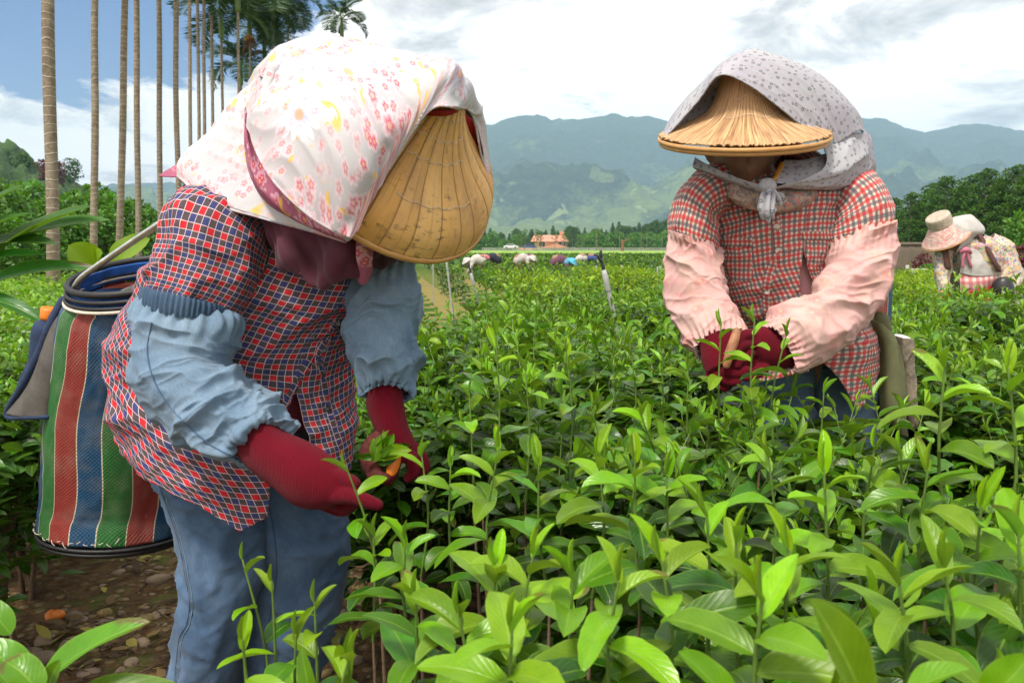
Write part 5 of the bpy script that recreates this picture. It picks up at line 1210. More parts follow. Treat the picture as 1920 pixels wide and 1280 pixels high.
def over_hat(G, c, n, prof, off=.0045, lo=-.05, near=0.0):
    n, u, v = hatframe(c, n); pr = np.array(prof); Rm = pr[-1, 0]; D = G - c; z = D @ n; x = D @ u; y = D @ v; r = np.hypot(x, y)
    need = np.interp(r, pr[:, 0], pr[:, 1]) + off
    # a stretched cloth bridges hollows of the profile: use the cone from peak to rim where it is higher
    vv = np.linspace(0, 1, G.shape[1])[None]; fade = np.clip((Rm + .014 - r) / .010, 0, 1) * np.where(vv < near, 1.0, z > lo)
    push = np.clip(need - z, 0, None) * fade
    for _ in range(3):
        q = push.copy(); q[1:-1, 1:-1] = np.maximum(push[1:-1, 1:-1], (push[:-2, 1:-1] + push[2:, 1:-1] + push[1:-1, :-2] + push[1:-1, 2:]) / 4); push = q
    return G + push[..., None] * n
def bvh_of(o):
    from mathutils.bvhtree import BVHTree
    base = Vector(ORG[o.name]); me = o.data
    return BVHTree.FromPolygons([v.co + base for v in me.vertices], [tuple(p.vertices) for p in me.polygons])
def snap(bv, px, py, off=.003, fallback=1.6):
    c_ = Vector((0, 0, CAMZ)); dr = (Vector(P(px, py, 1.0)) - c_).normalized(); h = bv.ray_cast(c_, dr)
    if h[0] is None: return None
    return np.array(h[0] - dr * off)
def on_surface(name, o, path, width, mat, parent, off=.003, n=60, k=5, thick=.0012, uvoff=(0, 0)):
    bv = bvh_of(o); C = cr(np.array(path, float), n); T = nrm(np.gradient(C, axis=0)); Nn = np.stack([-T[:, 1], T[:, 0]], -1); rows = []
    w = cr(np.array(width if hasattr(width, '__len__') else [width, width], float).reshape(-1, 1), n)[:, 0]
    for i in range(n):
        r = [snap(bv, *(C[i] + Nn[i] * w[i] * q), off) for q in np.linspace(-.5, .5, k)]
        if any(x is None for x in r): continue
        rows.append(r)
    if len(rows) < 3: return None
    return patch(name, np.array(rows), M[mat], parent, thick=thick, uvoff=uvoff)
def seam_on(name, o, path, r, mat, parent, n=50, off=.001):
    bv = bvh_of(o); pts = [snap(bv, x, y, off) for x, y in cr(np.array(path, float), n)]; pts = [p for p in pts if p is not None]
    if len(pts) < 4: return
    mb = MB(); mb.tube(pts, [r] * len(pts), 6, 1); mb.build(name, M[mat], parent)
def button_on(o, px, py, r, mat, parent):
    bv = bvh_of(o); p = snap(bv, px, py, .003)
    if p is not None:
        mb = MB(); mb.disc(p, nrm(np.array([0, 0, CAMZ]) - p), r, .004); mb.build('button', M[mat], parent)
def cover(G, surf, off=.009, upto=.6):
    """lift the near part of a cloth off the hat beneath it"""
    from mathutils.bvhtree import BVHTree
    nv, nu = surf.shape[:2]; bv = BVHTree.FromPolygons([tuple(p) for p in surf.reshape(-1, 3)], [tuple(int(i) for i in f) for f in grid_faces(nu, nv)])
    cam_ = np.array([0, 0, CAMZ]); need = np.zeros(G.shape[:2]); V = G - cam_; D = np.linalg.norm(V, axis=-1); U = V / D[..., None]
    for i in range(G.shape[0]):
        for j in range(int(G.shape[1] * upto)):
            h = bv.ray_cast(Vector(cam_), Vector(U[i, j]))
            if h[0] is not None: need[i, j] = max(0, D[i, j] - (h[3] - off))
    p = need.copy()
    for _ in range(160):
        q = p.copy(); q[1:-1, 1:-1] = (p[:-2, 1:-1] + p[2:, 1:-1] + p[1:-1, :-2] + p[1:-1, 2:]) / 4; q[0] = q[1]; q[-1] = q[-2]; q[:, 0] = q[:, 1]
        p = np.maximum(q, need)
    p[:, int(G.shape[1] * upto):] *= np.linspace(1, 0, G.shape[1] - int(G.shape[1] * upto))[None]
    return G - U * p[..., None]
def glove_hand(mb, wristL, wristR, palm, fingers, b=.02):
    add_loft(mb, [Ring(*wristL, b) if False else Ring(wristL, wristR, b)] + palm, 26, 22)
    for pts, rad in fingers: mb.ptube(pts, rad, nseg=14, per=5)

# ------------------------------------------------------------------ person 1 (near left)
if 'p1' not in SKIP:
    D1 = 1.60
    B1 = (P(430, 1000, 1.68)[0], 1.68, 0.0)
    J = dict(pel=P(430, 800, 1.66), bel=P(460, 690, 1.62), che=P(500, 560, 1.58), sho=P(545, 470, 1.54), nek=P(610, 410, 1.49), nek2=P(665, 370, 1.46),
             sl=P(420, 440, 1.48), el=P(345, 600, 1.42), wl=P(495, 825, 1.285), sr=P(660, 500, 1.58), er=P(728, 600, 1.50), wr=P(722, 730, 1.44),
             hl=P(400, 840, 1.66), kl=P(398, 1150, 1.60), al=P(370, 1480, 1.72), tl=P(390, 1520, 1.60), hr=P(520, 820, 1.74), kr=P(560, 1120, 1.70), ar=P(520, 1440, 1.80), tr=P(545, 1470, 1.68))
    J['al'][2] = .08; J['tl'][2] = .035; J['ar'][2] = .08; J['tr'][2] = .035
    HN = nrm(np.array([.631, -.595, .498])); HC = P(728.6, 280.2, 1.40)
    headc = HC - HN * .07
    ch = [[('pel', .13), ('bel', .13), ('che', .135), ('sho', .10), ('nek', .055), ('nek2', .05)], [('sho', .06), ('sl', .06), ('el', .034), ('wl', .024)], [('sho', .06), ('sr', .058), ('er', .04), ('wr', .026)],
          [('pel', .10), ('hl', .095), ('kl', .062), ('al', .04), ('tl', .03)], [('pel', .10), ('hr', .085), ('kr', .06), ('ar', .04), ('tr', .03)]]
    p1 = body_mesh('person', J, ch, (headc, HN, np.array([.5, -.3, -.8])), org=B1)
    tag(p1, 'bent tea picker in red and navy plaid shirt with floral cloth over a bamboo hat', 'person', 'tea pickers')
    mb = MB(); mb.tube([J['nek'], J['nek2'], headc], [.06, .055, .07], 14, 4)   # keep neck joined
    # jeans
    def leg(name, rings, disp, mat='denim'): return loft(name, rings, M[mat], None, nu=90, nv=130, disp=disp)
    R = Ring
    def jeans(parent, legs, mat, hips, seed):
        out = []
        big = MB(); 
        for k, rings in enumerate(legs):
            G, TH = loft_grid(rings, 90, 140); per = np.linalg.norm(np.roll(G, -1, 1) - G, axis=-1).sum(1).mean()
            vl = np.broadcast_to(arclen(G, 0).mean(1)[:, None], TH.shape); N = grid_normals(G, True); cen = G.mean(1, keepdims=True)
            if ((G - cen) * N).sum(-1).mean() < 0: N = -N
            G = G + N * dsum(fold(.010, 15, .9, seed + k), fold(.005, 34, 1.6, seed + 7 + k))(TH, vl, G)[..., None]
            big.add(G.reshape(-1, 3), grid_faces(90, 140, True), np.stack([np.abs(((TH / (2 * np.pi) + .25) % 1.0) - .5) * 2 * per, vl], -1).reshape(-1, 2))
        return big.build('jeans', M[mat], parent)
    j1 = jeans(p1, [[R((268, 760, 1.64), (520, 770, 1.64), .12), R((282, 850, 1.64), (505, 860, 1.64), .115), R((316, 930, 1.63), (498, 960, 1.63), .10), R((336, 1020, 1.62), (498, 1020, 1.62), .088), R((344, 1110, 1.61), (480, 1110, 1.61), .078), R((334, 1180, 1.61), (456, 1190, 1.61), .072), R((328, 1260, 1.63), (445, 1270, 1.63), .070), R((300, 1400, 1.68), (430, 1400, 1.68), .07), R((300, 1500, 1.72), (425, 1490, 1.72), .068)],
                    [R((400, 740, 1.70), (622, 740, 1.70), .12), R((430, 850, 1.71), (622, 850, 1.71), .115), R((470, 950, 1.71), (640, 950, 1.71), .10), R((480, 1050, 1.71), (650, 1050, 1.71), .09), R((472, 1150, 1.71), (635, 1150, 1.71), .082), R((458, 1250, 1.73), (605, 1250, 1.73), .078), R((450, 1350, 1.77), (580, 1350, 1.77), .07), R((455, 1440, 1.80), (575, 1440, 1.80), .068)]], 'denim', None, 3)
    for q in (-3, 3): seam_on('seam', j1, [(292 + q, 885), (312 + q, 940), (336 + q, 1010), (350 + q, 1080), (358 + q, 1130), (352 + q, 1170), (338 + q, 1200), (330 + q, 1280)], .0011, 'denim_trim' if q < 0 else 'chambray', j1)
    on_surface('side_seam', j1, [(292, 885), (312, 940), (336, 1010), (350, 1080), (358, 1130), (352, 1170), (338, 1200), (330, 1280)], 7, 'denim_trim', j1, off=.0008, n=70, k=3, thick=.001)
    seam_on('seam', j1, [(500, 930), (514, 1000), (518, 1080), (505, 1160), (495, 1270)], .0014, 'denim_trim', j1)
    for a, b_, k in (('al', 'tl', 0), ('ar', 'tr', 1)):
        mb = MB(); q0, q1 = J[a], J[b_]; dirf = nrm((q1 - q0) * [1, 1, 0]); mb.tube([q0 * [1, 1, 0] + [0, 0, .20], q0 * [1, 1, 0] + [0, 0, .10], q0 * [1, 1, 0] + [0, 0, .05] - dirf * .02], [.055, .052, .045], 16, 4)
        mb.tube([q0 * [1, 1, 0] + [0, 0, .045] - dirf * .04, q0 * [1, 1, 0] + [0, 0, .045] + dirf * .08, q0 * [1, 1, 0] + [0, 0, .035] + dirf * .17], [.042, .045, .034], 16, 4, flat=.9)
        mb.build('boot', M['black_rubber'], p1, remesh=.006)
    # maroon undershirt seen in the open front
    loft('undershirt', [R((330, 560, 1.60), (640, 580, 1.60), .10), R((300, 660, 1.60), (625, 660, 1.60), .115), R((290, 740, 1.62), (625, 735, 1.62), .125), R((300, 790, 1.64), (620, 755, 1.64), .125)], M['undershirt'], p1, nu=60, nv=40, thick=.002)
    # plaid shirt: open sheet round the trunk, unbuttoned at the bottom
    sr = [R((470, 380, 1.53), (660, 440, 1.53), .06), R((392, 372, 1.54), (705, 468, 1.55), .095), R((345, 420, 1.56), (732, 508, 1.57), .125), R((300, 480, 1.57), (725, 545, 1.58), .145), R((250, 565, 1.585), (690, 585, 1.59), .150),
          R((216, 640, 1.60), (662, 640, 1.60), .155), R((211, 710, 1.605), (655, 700, 1.605), .160), R((218, 790, 1.60), (654, 770, 1.60), .162), R((240, 850, 1.59), (655, 840, 1.60), .168), R((290, 910, 1.58), (655, 900, 1.60), .172), R((330, 960, 1.58), (650, 960, 1.60), .175)]
    def g_(t): return np.clip((t - .62) / .38, 0, 1)
    th0 = lambda t: np.radians(47 - 16 * g_(t) ** .8); th1 = lambda t: np.radians(45 + 30 * g_(t) ** .85 - 360)
    def tend(s):      # s 0 right front edge -> back -> left -> 1 left front edge
        return float(np.interp(s, [0, .06, .13, .3, .55, .66, .74, .82, .90, .955, 1.0], [.80, .865, .865, .82, .76, .775, .80, .85, .915, .965, .93]))
    shf = lambda th, v, G: .006 * (ridged(st(G[..., 0] * 14 - G[..., 2] * 9, G[..., 1] * 9, G[..., 2] * 20 + G[..., 0] * 12), 2, 31) - .4) * fbm(st(G[..., 0] * 4, G[..., 1] * 4, G[..., 2] * 4), 2, 4) * 2.6 + .028 * (ridged(st(G[..., 0] * 5 + G[..., 2] * 2.4, G[..., 1] * 4, G[..., 2] * 9 - G[..., 0] * 4), 3, 3) - .45) + .006 * (fbm(st(G[..., 0] * 22, G[..., 1] * 22, G[..., 2] * 30), 3, 8) - .5)
    shirt = loft('shirt', sr, M['plaid1'], p1, nu=260, nv=260, disp=shf, th=(th0, th1), tend=tend, thick=.0022, uvs=1.15)
    # button placket strip and collar edge
    def on_front(px, py, d): return P(px, py, d)
    on_surface('placket', shirt, [(700, 486), (662, 552), (628, 612), (600, 662), (600, 690)], 17, 'plaid1', shirt, n=50, uvoff=(.006, .011))
    on_surface('placket', shirt, [(600, 668), (606, 700), (616, 760), (632, 815), (642, 842)], 13, 'plaid1', shirt, n=40, uvoff=(.006, .011))
    on_surface('placket', shirt, [(586, 668), (560, 712), (530, 770)], 14, 'plaid1', shirt, n=40, uvoff=(.002, .017))
    for px, py in ((632, 606), (606, 655), (612, 764), (676, 530)): button_on(shirt, px, py, .0075, 'button_dark', shirt)
    # near sleeve of the shirt
    loft('sleeve', [R((440, 372, 1.52), (510, 420, 1.50), .04), R((382, 358, 1.50), (502, 430, 1.46), .056), R((356, 378, 1.475), (494, 440, 1.435), .064), R((331, 424, 1.45), (492, 462, 1.41), .078), R((316, 480, 1.43), (472, 518, 1.40), .074), R((300, 536, 1.415), (438, 572, 1.392), .074), R((294, 560, 1.41), (424, 590, 1.385), .070), R((302, 578, 1.405), (414, 604, 1.38), .058)],
         M['plaid1'], p1, nu=150, nv=150, disp=dsum(fold(.018, 8, .9, 6), fold(.007, 20, 1.5, 9), gather(.002, 22, .015, True)), thick=.002, uvs=1.45)
    # denim over-sleeves
    hem_band('elastic_cuff', [R((284, 542, 1.407), (432, 576, 1.380), .082), R((281, 555, 1.405), (433, 588, 1.378), .085), R((283, 569, 1.404), (429, 600, 1.378), .083)], M['denim_trim'], p1, n=60, A=.006)
    ov = loft('over_sleeve', [R((291, 572, 1.404), (419, 602, 1.378), .070), R((266, 590, 1.40), (430, 614, 1.375), .082), R((259, 640, 1.385), (418, 650, 1.37), .084), R((266, 700, 1.37), (418, 686, 1.355), .082), R((296, 758, 1.35), (456, 708, 1.34), .078), R((345, 812, 1.33), (490, 738, 1.315), .072), R((408, 858, 1.30), (514, 770, 1.29), .064), R((452, 872, 1.28), (522, 786, 1.275), .054), R((470, 862, 1.27), (513, 800, 1.265), .040)],
              M['chambray'], p1, nu=170, nv=240, disp=dsum(fold(.021, 17, .8, 21), fold(.006, 30, 1.2, 25), gather(.0065, 24, .028, True)), thick=.0015)
    seam_on('seam', ov, [(284, 605), (276, 660), (292, 720), (330, 775), (390, 830), (450, 862)], .0013, 'denim', ov)
    loft('sleeve', [R((640, 430, 1.56), (700, 420, 1.58), .05), R((650, 470, 1.55), (752, 452, 1.56), .075), R((690, 505, 1.50), (768, 484, 1.52), .06)], M['plaid1'], p1, nu=90, nv=50, disp=fold(.006, 12, .9, 5), thick=.002)
    hem_band('elastic_cuff', [R((690, 500, 1.50), (766, 480, 1.52), .060), R((688, 508, 1.50), (770, 488, 1.52), .063), R((690, 516, 1.50), (768, 494, 1.52), .060)], M['denim_trim'], p1, n=50, A=.005)
    loft('over_sleeve', [R((692, 512, 1.50), (766, 492, 1.52), .060), R((672, 545, 1.50), (783, 530, 1.50), .072), R((655, 600, 1.49), (787, 580, 1.49), .074), R((664, 640, 1.475), (779, 628, 1.475), .072), R((672, 690, 1.46), (779, 680, 1.46), .066), R((684, 728, 1.45), (766, 714, 1.45), .054), R((690, 742, 1.445), (757, 726, 1.445), .045)],
         M['chambray'], p1, nu=150, nv=190, disp=dsum(fold(.018, 18, .8, 31), fold(.006, 30, 1.2, 35), gather(.006, 20, .026, True)), thick=.0015)
    # gloves
    mb = MB(); add_loft(mb, [R((432, 842, 1.29), (486, 768, 1.285), .034), R((458, 862, 1.275), (508, 790, 1.27), .036), R((480, 884, 1.265), (530, 808, 1.26), .040), R((520, 915, 1.25), (575, 828, 1.245), .042), R((555, 946, 1.235), (615, 852, 1.235), .040), R((592, 955, 1.225), (640, 876, 1.228), .034), R((628, 950, 1.22), (655, 898, 1.222), .026)], 30, 34)
    for pts, rad in [([(600, 890, 1.225), (638, 896, 1.215), (664, 905, 1.208)], [.020, .0135, .0105]),                                             # thumb
                     ([(615, 925, 1.215), (660, 930, 1.200), (690, 940, 1.196), (708, 946, 1.195)], [.018, .0125, .0115, .0095]),                   # index
                     ([(612, 935, 1.235), (650, 946, 1.232), (668, 934, 1.22), (662, 918, 1.212)], [.018, .0125, .0115, .0095]),
                     ([(606, 938, 1.255), (640, 955, 1.26), (658, 945, 1.25), (654, 928, 1.238)], [.016, .012, .011, .009]),
                     ([(598, 935, 1.27), (626, 952, 1.278), (642, 946, 1.272), (640, 932, 1.262)], [.014, .0105, .0095, .008])]: mb.ptube(pts, rad, nseg=14, per=5)
    mb.build('glove', M['glove'], p1, remesh=.0024, sm=2)
    mb = MB(); add_loft(mb, [R((690, 705, 1.455), (757, 700, 1.455), .034), R((688, 735, 1.445), (755, 722, 1.445), .036), R((688, 765, 1.44), (757, 755, 1.44), .037), R((700, 800, 1.43), (764, 792, 1.43), .036), R((716, 832, 1.42), (776, 822, 1.42), .032), R((728, 850, 1.41), (780, 842, 1.41), .026)], 30, 30)
    for pts, rad in [([(735, 835, 1.41), (740, 862, 1.395), (735, 885, 1.385), (728, 900, 1.38)], [.019, .0135, .012, .010]),
                     ([(752, 840, 1.41), (770, 860, 1.40), (776, 882, 1.395), (765, 896, 1.39)], [.018, .0135, .012, .0095]),
                     ([(768, 838, 1.42), (790, 856, 1.42), (796, 878, 1.42), (786, 893, 1.415)], [.016, .012, .011, .009])]: mb.ptube(pts, rad, nseg=14, per=5)
    mb.build('glove', M['glove'], p1, remesh=.0026, sm=5)
    mb = MB()
    for pts, rad in [([(722, 815, 1.42), (700, 828, 1.405), (686, 850, 1.395), (690, 876, 1.39)], [.018, .014, .0125, .0105]), ([(728, 822, 1.415), (712, 842, 1.395), (704, 868, 1.385), (708, 890, 1.38)], [.018, .0135, .0125, .0105]), ([(716, 850, 1.40), (700, 885, 1.39), (706, 896, 1.375), (722, 896, 1.37)], [.014, .013, .012, .0105])]: mb.ptube(pts, rad, nseg=14, per=5)
    mb.build('glove_palm', M['glove_dark'], p1, remesh=.0026, sm=4)
    mb = MB(); mb.ptube([(740, 850, 1.392), (738, 868, 1.387), (734, 884, 1.381)], [.0130, .0125, .0105], nseg=18, per=6); mb.build('finger_tape', M['orange'], p1, remesh=.0016, sm=3)
    # hat
    prof1 = [(.004, .200), (.022, .192), (.042, .160), (.066, .128), (.098, .098), (.136, .073), (.172, .054), (.201, .030), (.215, .0)]
    hat = make_hat('hat', HC, HN, prof1, M['hat1'], p1, nphi=780, nq=60, saw=True, pleat=.0016)
    _, hu, hv = hatframe(HC, HN)
    vis_dir = nrm(P(815, 470, 1.3) - HC); phc = math.atan2(vis_dir @ hv, vis_dir @ hu)
    for q_, wdt in ((.30, .8), (.40, .75), (.50, .62), (.70, .50)):
        ph = np.linspace(phc - wdt, phc + wdt, 46); pt = hat_surface(HC, HN, prof1, ph, q_)[0] + HN * .0025; pt = pt - HN[None] * 0 + np.array([0, -.0012, .0])
        qq = q_ + .012 * np.abs(np.sin((ph - phc) * 13)); pt = np.array([hat_surface(HC, HN, prof1, np.array([a]), b)[0, 0] for a, b in zip(ph, qq)]) + HN * .0062
        mb = MB(); mb.tube(pt, [.0006] * len(pt), 5, 2); mb.build('thread', M['rope_white'], hat)
    # cloth tied over the hat
    A = [[(462, 180, 1.36), (463, 172, 1.39), (466, 165, 1.43), (474, 165, 1.50), (486, 175, 1.60), (500, 200, 1.64), (510, 230, 1.68)],
         [(474, 264, 1.235), (486, 200, 1.255), (500, 140, 1.34), (516, 98, 1.44), (545, 110, 1.55), (580, 160, 1.62), (620, 240, 1.68)],
         [(514, 340, 1.190), (545, 240, 1.195), (572, 150, 1.26), (600, 69, 1.40), (650, 95, 1.52), (700, 170, 1.60), (740, 270, 1.67)],
         [(572, 398, 1.178), (618, 285, 1.175), (655, 180, 1.215), (688, 88, 1.34), (745, 118, 1.46), (800, 200, 1.55), (840, 300, 1.63)],
         [(616, 428, 1.180), (674, 318, 1.180), (732, 212, 1.20), (786, 113, 1.27), (846, 142, 1.37), (895, 240, 1.47), (917, 335, 1.56)],
         [(643, 441, 1.190), (694, 345, 1.20), (756, 240, 1.205), (842, 127, 1.235), (872, 150, 1.30), (907, 240, 1.44), (921, 355, 1.53)],
         [(655, 446, 1.198), (703, 360, 1.215), (758, 270, 1.215), (806, 206, 1.218), (852, 202, 1.238), (889, 226, 1.385), (917, 392, 1.485)]]
    hsurf = hat_surface(HC, HN, prof1 + [(.230, -.004)], np.linspace(0, 2 * np.pi, 181), np.linspace(0, 1, 40)) + HN * .003
    GA = cover(over_hat(patch_grid(A, 200, 170), HC, HN, prof1), hsurf)
    sc = patch('headscarf', GA, M['scarf1'], p1, disp=lambda u, v, G: .017 * (ridged(st(u * 13 + v * 3, v * 3.0, 0 * u + 2), 2, 4) - .4) * (.3 + 1.0 * fbm(st(u * 5, v * 4, 0 * u), 2, 6)) + .004 * (fbm(st(u * 14, v * 14, 0 * u), 3, 6) - .5), thick=.0016)
    ed = GA[-1]; mb = MB(); mb.tube(ed[::6], [.0022] * len(ed[::6]), 6, 2); mb.tube(GA[::6, 0], [.0022] * len(GA[::6, 0]), 6, 2); mb.build('hem', M['scarf1'], sc)
    # red lining along the right edge of the opening
    patch('scarf_lining', [[(800, 207, 1.25), (835, 206, 1.25), (868, 212, 1.32), (892, 235, 1.40), (911, 300, 1.46), (917, 345, 1.48), (918, 400, 1.49)],
                           [(806, 225, 1.30), (838, 225, 1.31), (862, 232, 1.36), (872, 262, 1.42), (886, 312, 1.46), (904, 350, 1.48), (917, 402, 1.495)]], M['lining_red'], sc, nu=70, nv=14, disp=cloth(.003, 10, 10, 3), thick=.001)
    Bk = [[(480, 190, 1.64), (466, 160, 1.51), (492, 190, 1.45), (550, 280, 1.37), (630, 390, 1.30), (668, 440, 1.27)],
          [(445, 230, 1.64), (428, 205, 1.51), (462, 250, 1.44), (515, 330, 1.37), (598, 408, 1.31), (664, 445, 1.28)],
          [(400, 280, 1.63), (384, 254, 1.49), (425, 300, 1.43), (486, 366, 1.37), (575, 420, 1.32), (658, 449, 1.29)],
          [(360, 330, 1.61), (340, 300, 1.47), (380, 345, 1.41), (458, 394, 1.365), (558, 426, 1.33), (655, 452, 1.295)],
          [(352, 350, 1.60), (334, 332, 1.455), (398, 380, 1.395), (488, 408, 1.355), (578, 432, 1.33), (650, 454, 1.30)]]
    GB = patch_grid(Bk, 170, 110)
    s2 = patch('neck_curtain', GB, M['scarf1'], sc, disp=lambda u, v, G: .008 * (ridged(st(u * 4, v * 15 + u * 5, 0 * u + 5), 2, 9) - .45) + .003 * (fbm(st(u * 20, v * 20, 0 * u), 3, 6) - .5), thick=.0016, uvoff=(.5, .3))
    mb = MB(); mb.tube(GB[-1][::6], [.002] * len(GB[-1][::6]), 6, 2); mb.build('hem', M['scarf1'], s2)
    patch('inner_fold', [[(466, 178, 1.425), (474, 230, 1.385), (500, 300, 1.33), (560, 372, 1.28), (640, 437, 1.245)],
                         [(460, 205, 1.38), (462, 270, 1.33), (486, 345, 1.30), (545, 402, 1.28), (645, 446, 1.245)],
                         [(462, 225, 1.43), (464, 310, 1.40), (498, 376, 1.355), (570, 418, 1.32), (650, 451, 1.275)]], M['scarf1b'], sc, nu=90, nv=40, disp=cloth(.004, 4, 14, 3), thick=.0015)
    # tied tail behind
    patch('scarf_tail', [[(372, 285, 1.50), (352, 292, 1.51), (338, 302, 1.53)], [(352, 312, 1.49), (330, 318, 1.51), (315, 318, 1.54)], [(345, 330, 1.48), (322, 332, 1.50), (298, 331, 1.55)]], M['scarf1b'], sc, nu=30, nv=30, disp=cloth(.005, 20, 12, 8), thick=.002)
    # maroon cloth round the neck
    NC = patch_grid([[(486, 372, 1.42), (520, 385, 1.36), (570, 398, 1.335), (620, 420, 1.32), (668, 440, 1.31), (715, 462, 1.35), (756, 476, 1.45)],
                         [(494, 410, 1.41), (528, 432, 1.36), (580, 446, 1.345), (628, 455, 1.32), (668, 464, 1.31), (712, 474, 1.36), (748, 484, 1.45)],
                         [(502, 446, 1.40), (538, 476, 1.35), (588, 490, 1.345), (630, 494, 1.31), (664, 486, 1.315), (704, 484, 1.38), (738, 490, 1.45)],
                         [(514, 478, 1.40), (550, 510, 1.35), (592, 528, 1.35), (632, 526, 1.315), (668, 508, 1.335), (696, 494, 1.40), (728, 498, 1.46)],
                         [(522, 490, 1.405), (556, 520, 1.355), (594, 534, 1.355), (634, 531, 1.32), (666, 514, 1.34), (694, 498, 1.40), (724, 502, 1.47)]], 170, 120)
    ncd = lambda u, v, G: (.0065 * np.sin(u * 70 + v * 45 + 7 * fbm(st(u * 6, v * 5, 0 * u), 2, 3)) + .0022 * np.sin(u * 170 - v * 70 + 6 * fbm(st(u * 8, v * 8, 0 * u), 2, 7))) * np.clip(.35 + (v - v.min()) * 5, 0, 1) + .005 * (fbm(st(u * 20, v * 14, 0 * u + 1), 3, 2) - .5)
    ncl = patch('neck_cloth', NC, M['maroon'], p1, disp=ncd, thick=.0022)
    bvn = [tuple(v.co + Vector(ORG[ncl.name])) for v in ncl.data.vertices][-170::5]; mb = MB(); mb.tube(bvn, [.0022] * len(bvn), 6, 2); mb.build('hem', M['maroon'], ncl)
    patch('scarf_end', [[(668, 448, 1.27), (684, 452, 1.28), (700, 458, 1.30)], [(668, 480, 1.30), (682, 482, 1.30), (698, 486, 1.31)], [(674, 505, 1.33), (684, 508, 1.325), (698, 506, 1.33)], [(670, 526, 1.345), (680, 532, 1.345), (692, 522, 1.35)]], M['scarf1b'], sc, nu=30, nv=50, disp=cloth(.004, 22, 8, 5), thick=.0015)
    # ---------------------------------------------------------------- basket carried on the hip
    DB = 1.95
    bk = empty('picking_basket', (P(230, 900, DB)[0], DB, P(230, 1010, DB)[2]), 'tall red blue and green striped woven basket carried at the back of the near picker', 'basket')
    br = [R((134, 548, DB - .13), (372, 534, DB - .13), .135), R((124, 575, DB - .12), (372, 560, DB - .12), .138), R((112, 640, DB - .10), (368, 630, DB - .10), .145), R((98, 730, DB - .06), (364, 725, DB - .06), .150), R((93, 830, DB - .03), (362, 830, DB - .03), .155), R((88, 920, DB), (358, 925, DB), .155), R((84, 978, DB), (354, 990, DB), .155)]
    loft('woven_side', br, M['basket'], bk, nu=180, nv=140, disp=lambda th, v, G: .010 * (fbm(st(np.cos(th) * 3, np.sin(th) * 3, v * 3), 3, 5) - .5) + .005 * (ridged(st(np.cos(th) * 4, np.sin(th) * 4, v * 7), 2, 3) - .5), thick=.003)
    def hoop(name, cL, cR, b, r, mat, parent, dz=0, flat=1.0, tilt=.0):
        G, _ = loft_grid([R(cL, cR, b), R((cL[0], cL[1] + 8, cL[2] + tilt), (cR[0], cR[1] + 8, cR[2] + tilt), b)], 72, 3); ring = G[0]; ring = np.vstack([ring, ring[:1]])
        ring = ring + np.array([0, 0, dz]); c = ring[:-1].mean(0); s = np.linspace(0, 2 * np.pi, 12, endpoint=False)
        Gt = np.array([[p + nrm((p - c) * [1, 1, 0]) * r * math.cos(a) + np.array([0, 0, r * flat * math.sin(a)]) for a in s] for p in ring]); mb = MB(); mb.add(Gt.reshape(-1, 3), grid_faces(12, 73, True)); return mb.build(name, M[mat], parent)
    hoop('rim', (138, 522, DB - .135), (372, 510, DB - .135), .136, .0065, 'black_rubber', bk, flat=1.2, tilt=.0028); hoop('rim', (136, 536, DB - .135), (374, 524, DB - .135), .137, .0045, 'black_rubber', bk, flat=1.1, tilt=.0028); hoop('rim', (134, 546, DB - .135), (374, 535, DB - .135), .138, .004, 'black_rubber', bk, tilt=.0028)
    hoop('piping', (133, 552, DB - .135), (373, 541, DB - .135), .141, .0035, 'rope_white', bk, tilt=.0028)
    hoop('base_hoop', (84, 984, DB), (354, 996, DB), .156, .0045, 'black_rubber', bk); hoop('base_hoop', (88, 993, DB), (350, 1003, DB), .154, .0045, 'black_rubber', bk)
    loft('lining', [R((146, 526, DB - .135), (366, 514, DB - .135), .128), R((142, 545, DB - .128), (364, 535, DB - .128), .128), R((140, 562, DB - .12), (362, 554, DB - .12), .13)], M['blue_lining'], bk, nu=90, nv=12, disp=fold(.004, 20, 2, 2), thick=.002)
    loft('lining', [R((140, 562, DB - .12), (362, 554, DB - .12), .13), R((118, 700, DB - .07), (358, 690, DB - .07), .14), R((95, 960, DB), (345, 970, DB), .14)], M['inner'], bk, nu=90, nv=30, thick=.002)
    Gb = loft_grid([R((90, 990, DB), (350, 1002, DB), .15), R((90, 998, DB), (350, 1010, DB), .15)], 48, 2)[0]; mb = MB(); mb.add(Gb.reshape(-1, 3), [tuple(f) for f in grid_faces(48, 2, True)] + [tuple(range(48))[::-1], tuple(48 + i for i in range(48))]); mb.build('base', M['black_rubber'], bk)
    st_ = MB()
    for k in range(22):      # stitches along the bottom and top hems
        t = k / 21; a = math.pi * (1.0 - t * .62); row = loft_grid([R((84, 970, DB), (354, 982, DB), .158), R((84, 978, DB), (354, 990, DB), .158)], 720, 2)[0][0]
        i = int(a / (2 * np.pi) * 720); p = row[i % 720]; q = row[(i - 6) % 720] + np.array([0, 0, RNG.normal(0, .006)]); out = nrm((p - row.mean(0)) * [1, 1, 0]) * .004; st_.tube([p + out, (p + q) / 2 + out * 1.6, q + out], [.0009] * 3, 5, 2)
    for k in range(16): 
        a, b = (155 + RNG.uniform(-6, 8), 625 + k * 3.4), (160 + RNG.uniform(-14, 14), 628 + k * 3.6 + RNG.uniform(-4, 4)); st_.ptube([(a[0], a[1], 1.815), (b[0], b[1], 1.808), (b[0] + 4, b[1] + 5, 1.815)], [.0006] * 3, nseg=5, per=2)
    st_.build('stitching', M['rope_white'], bk)
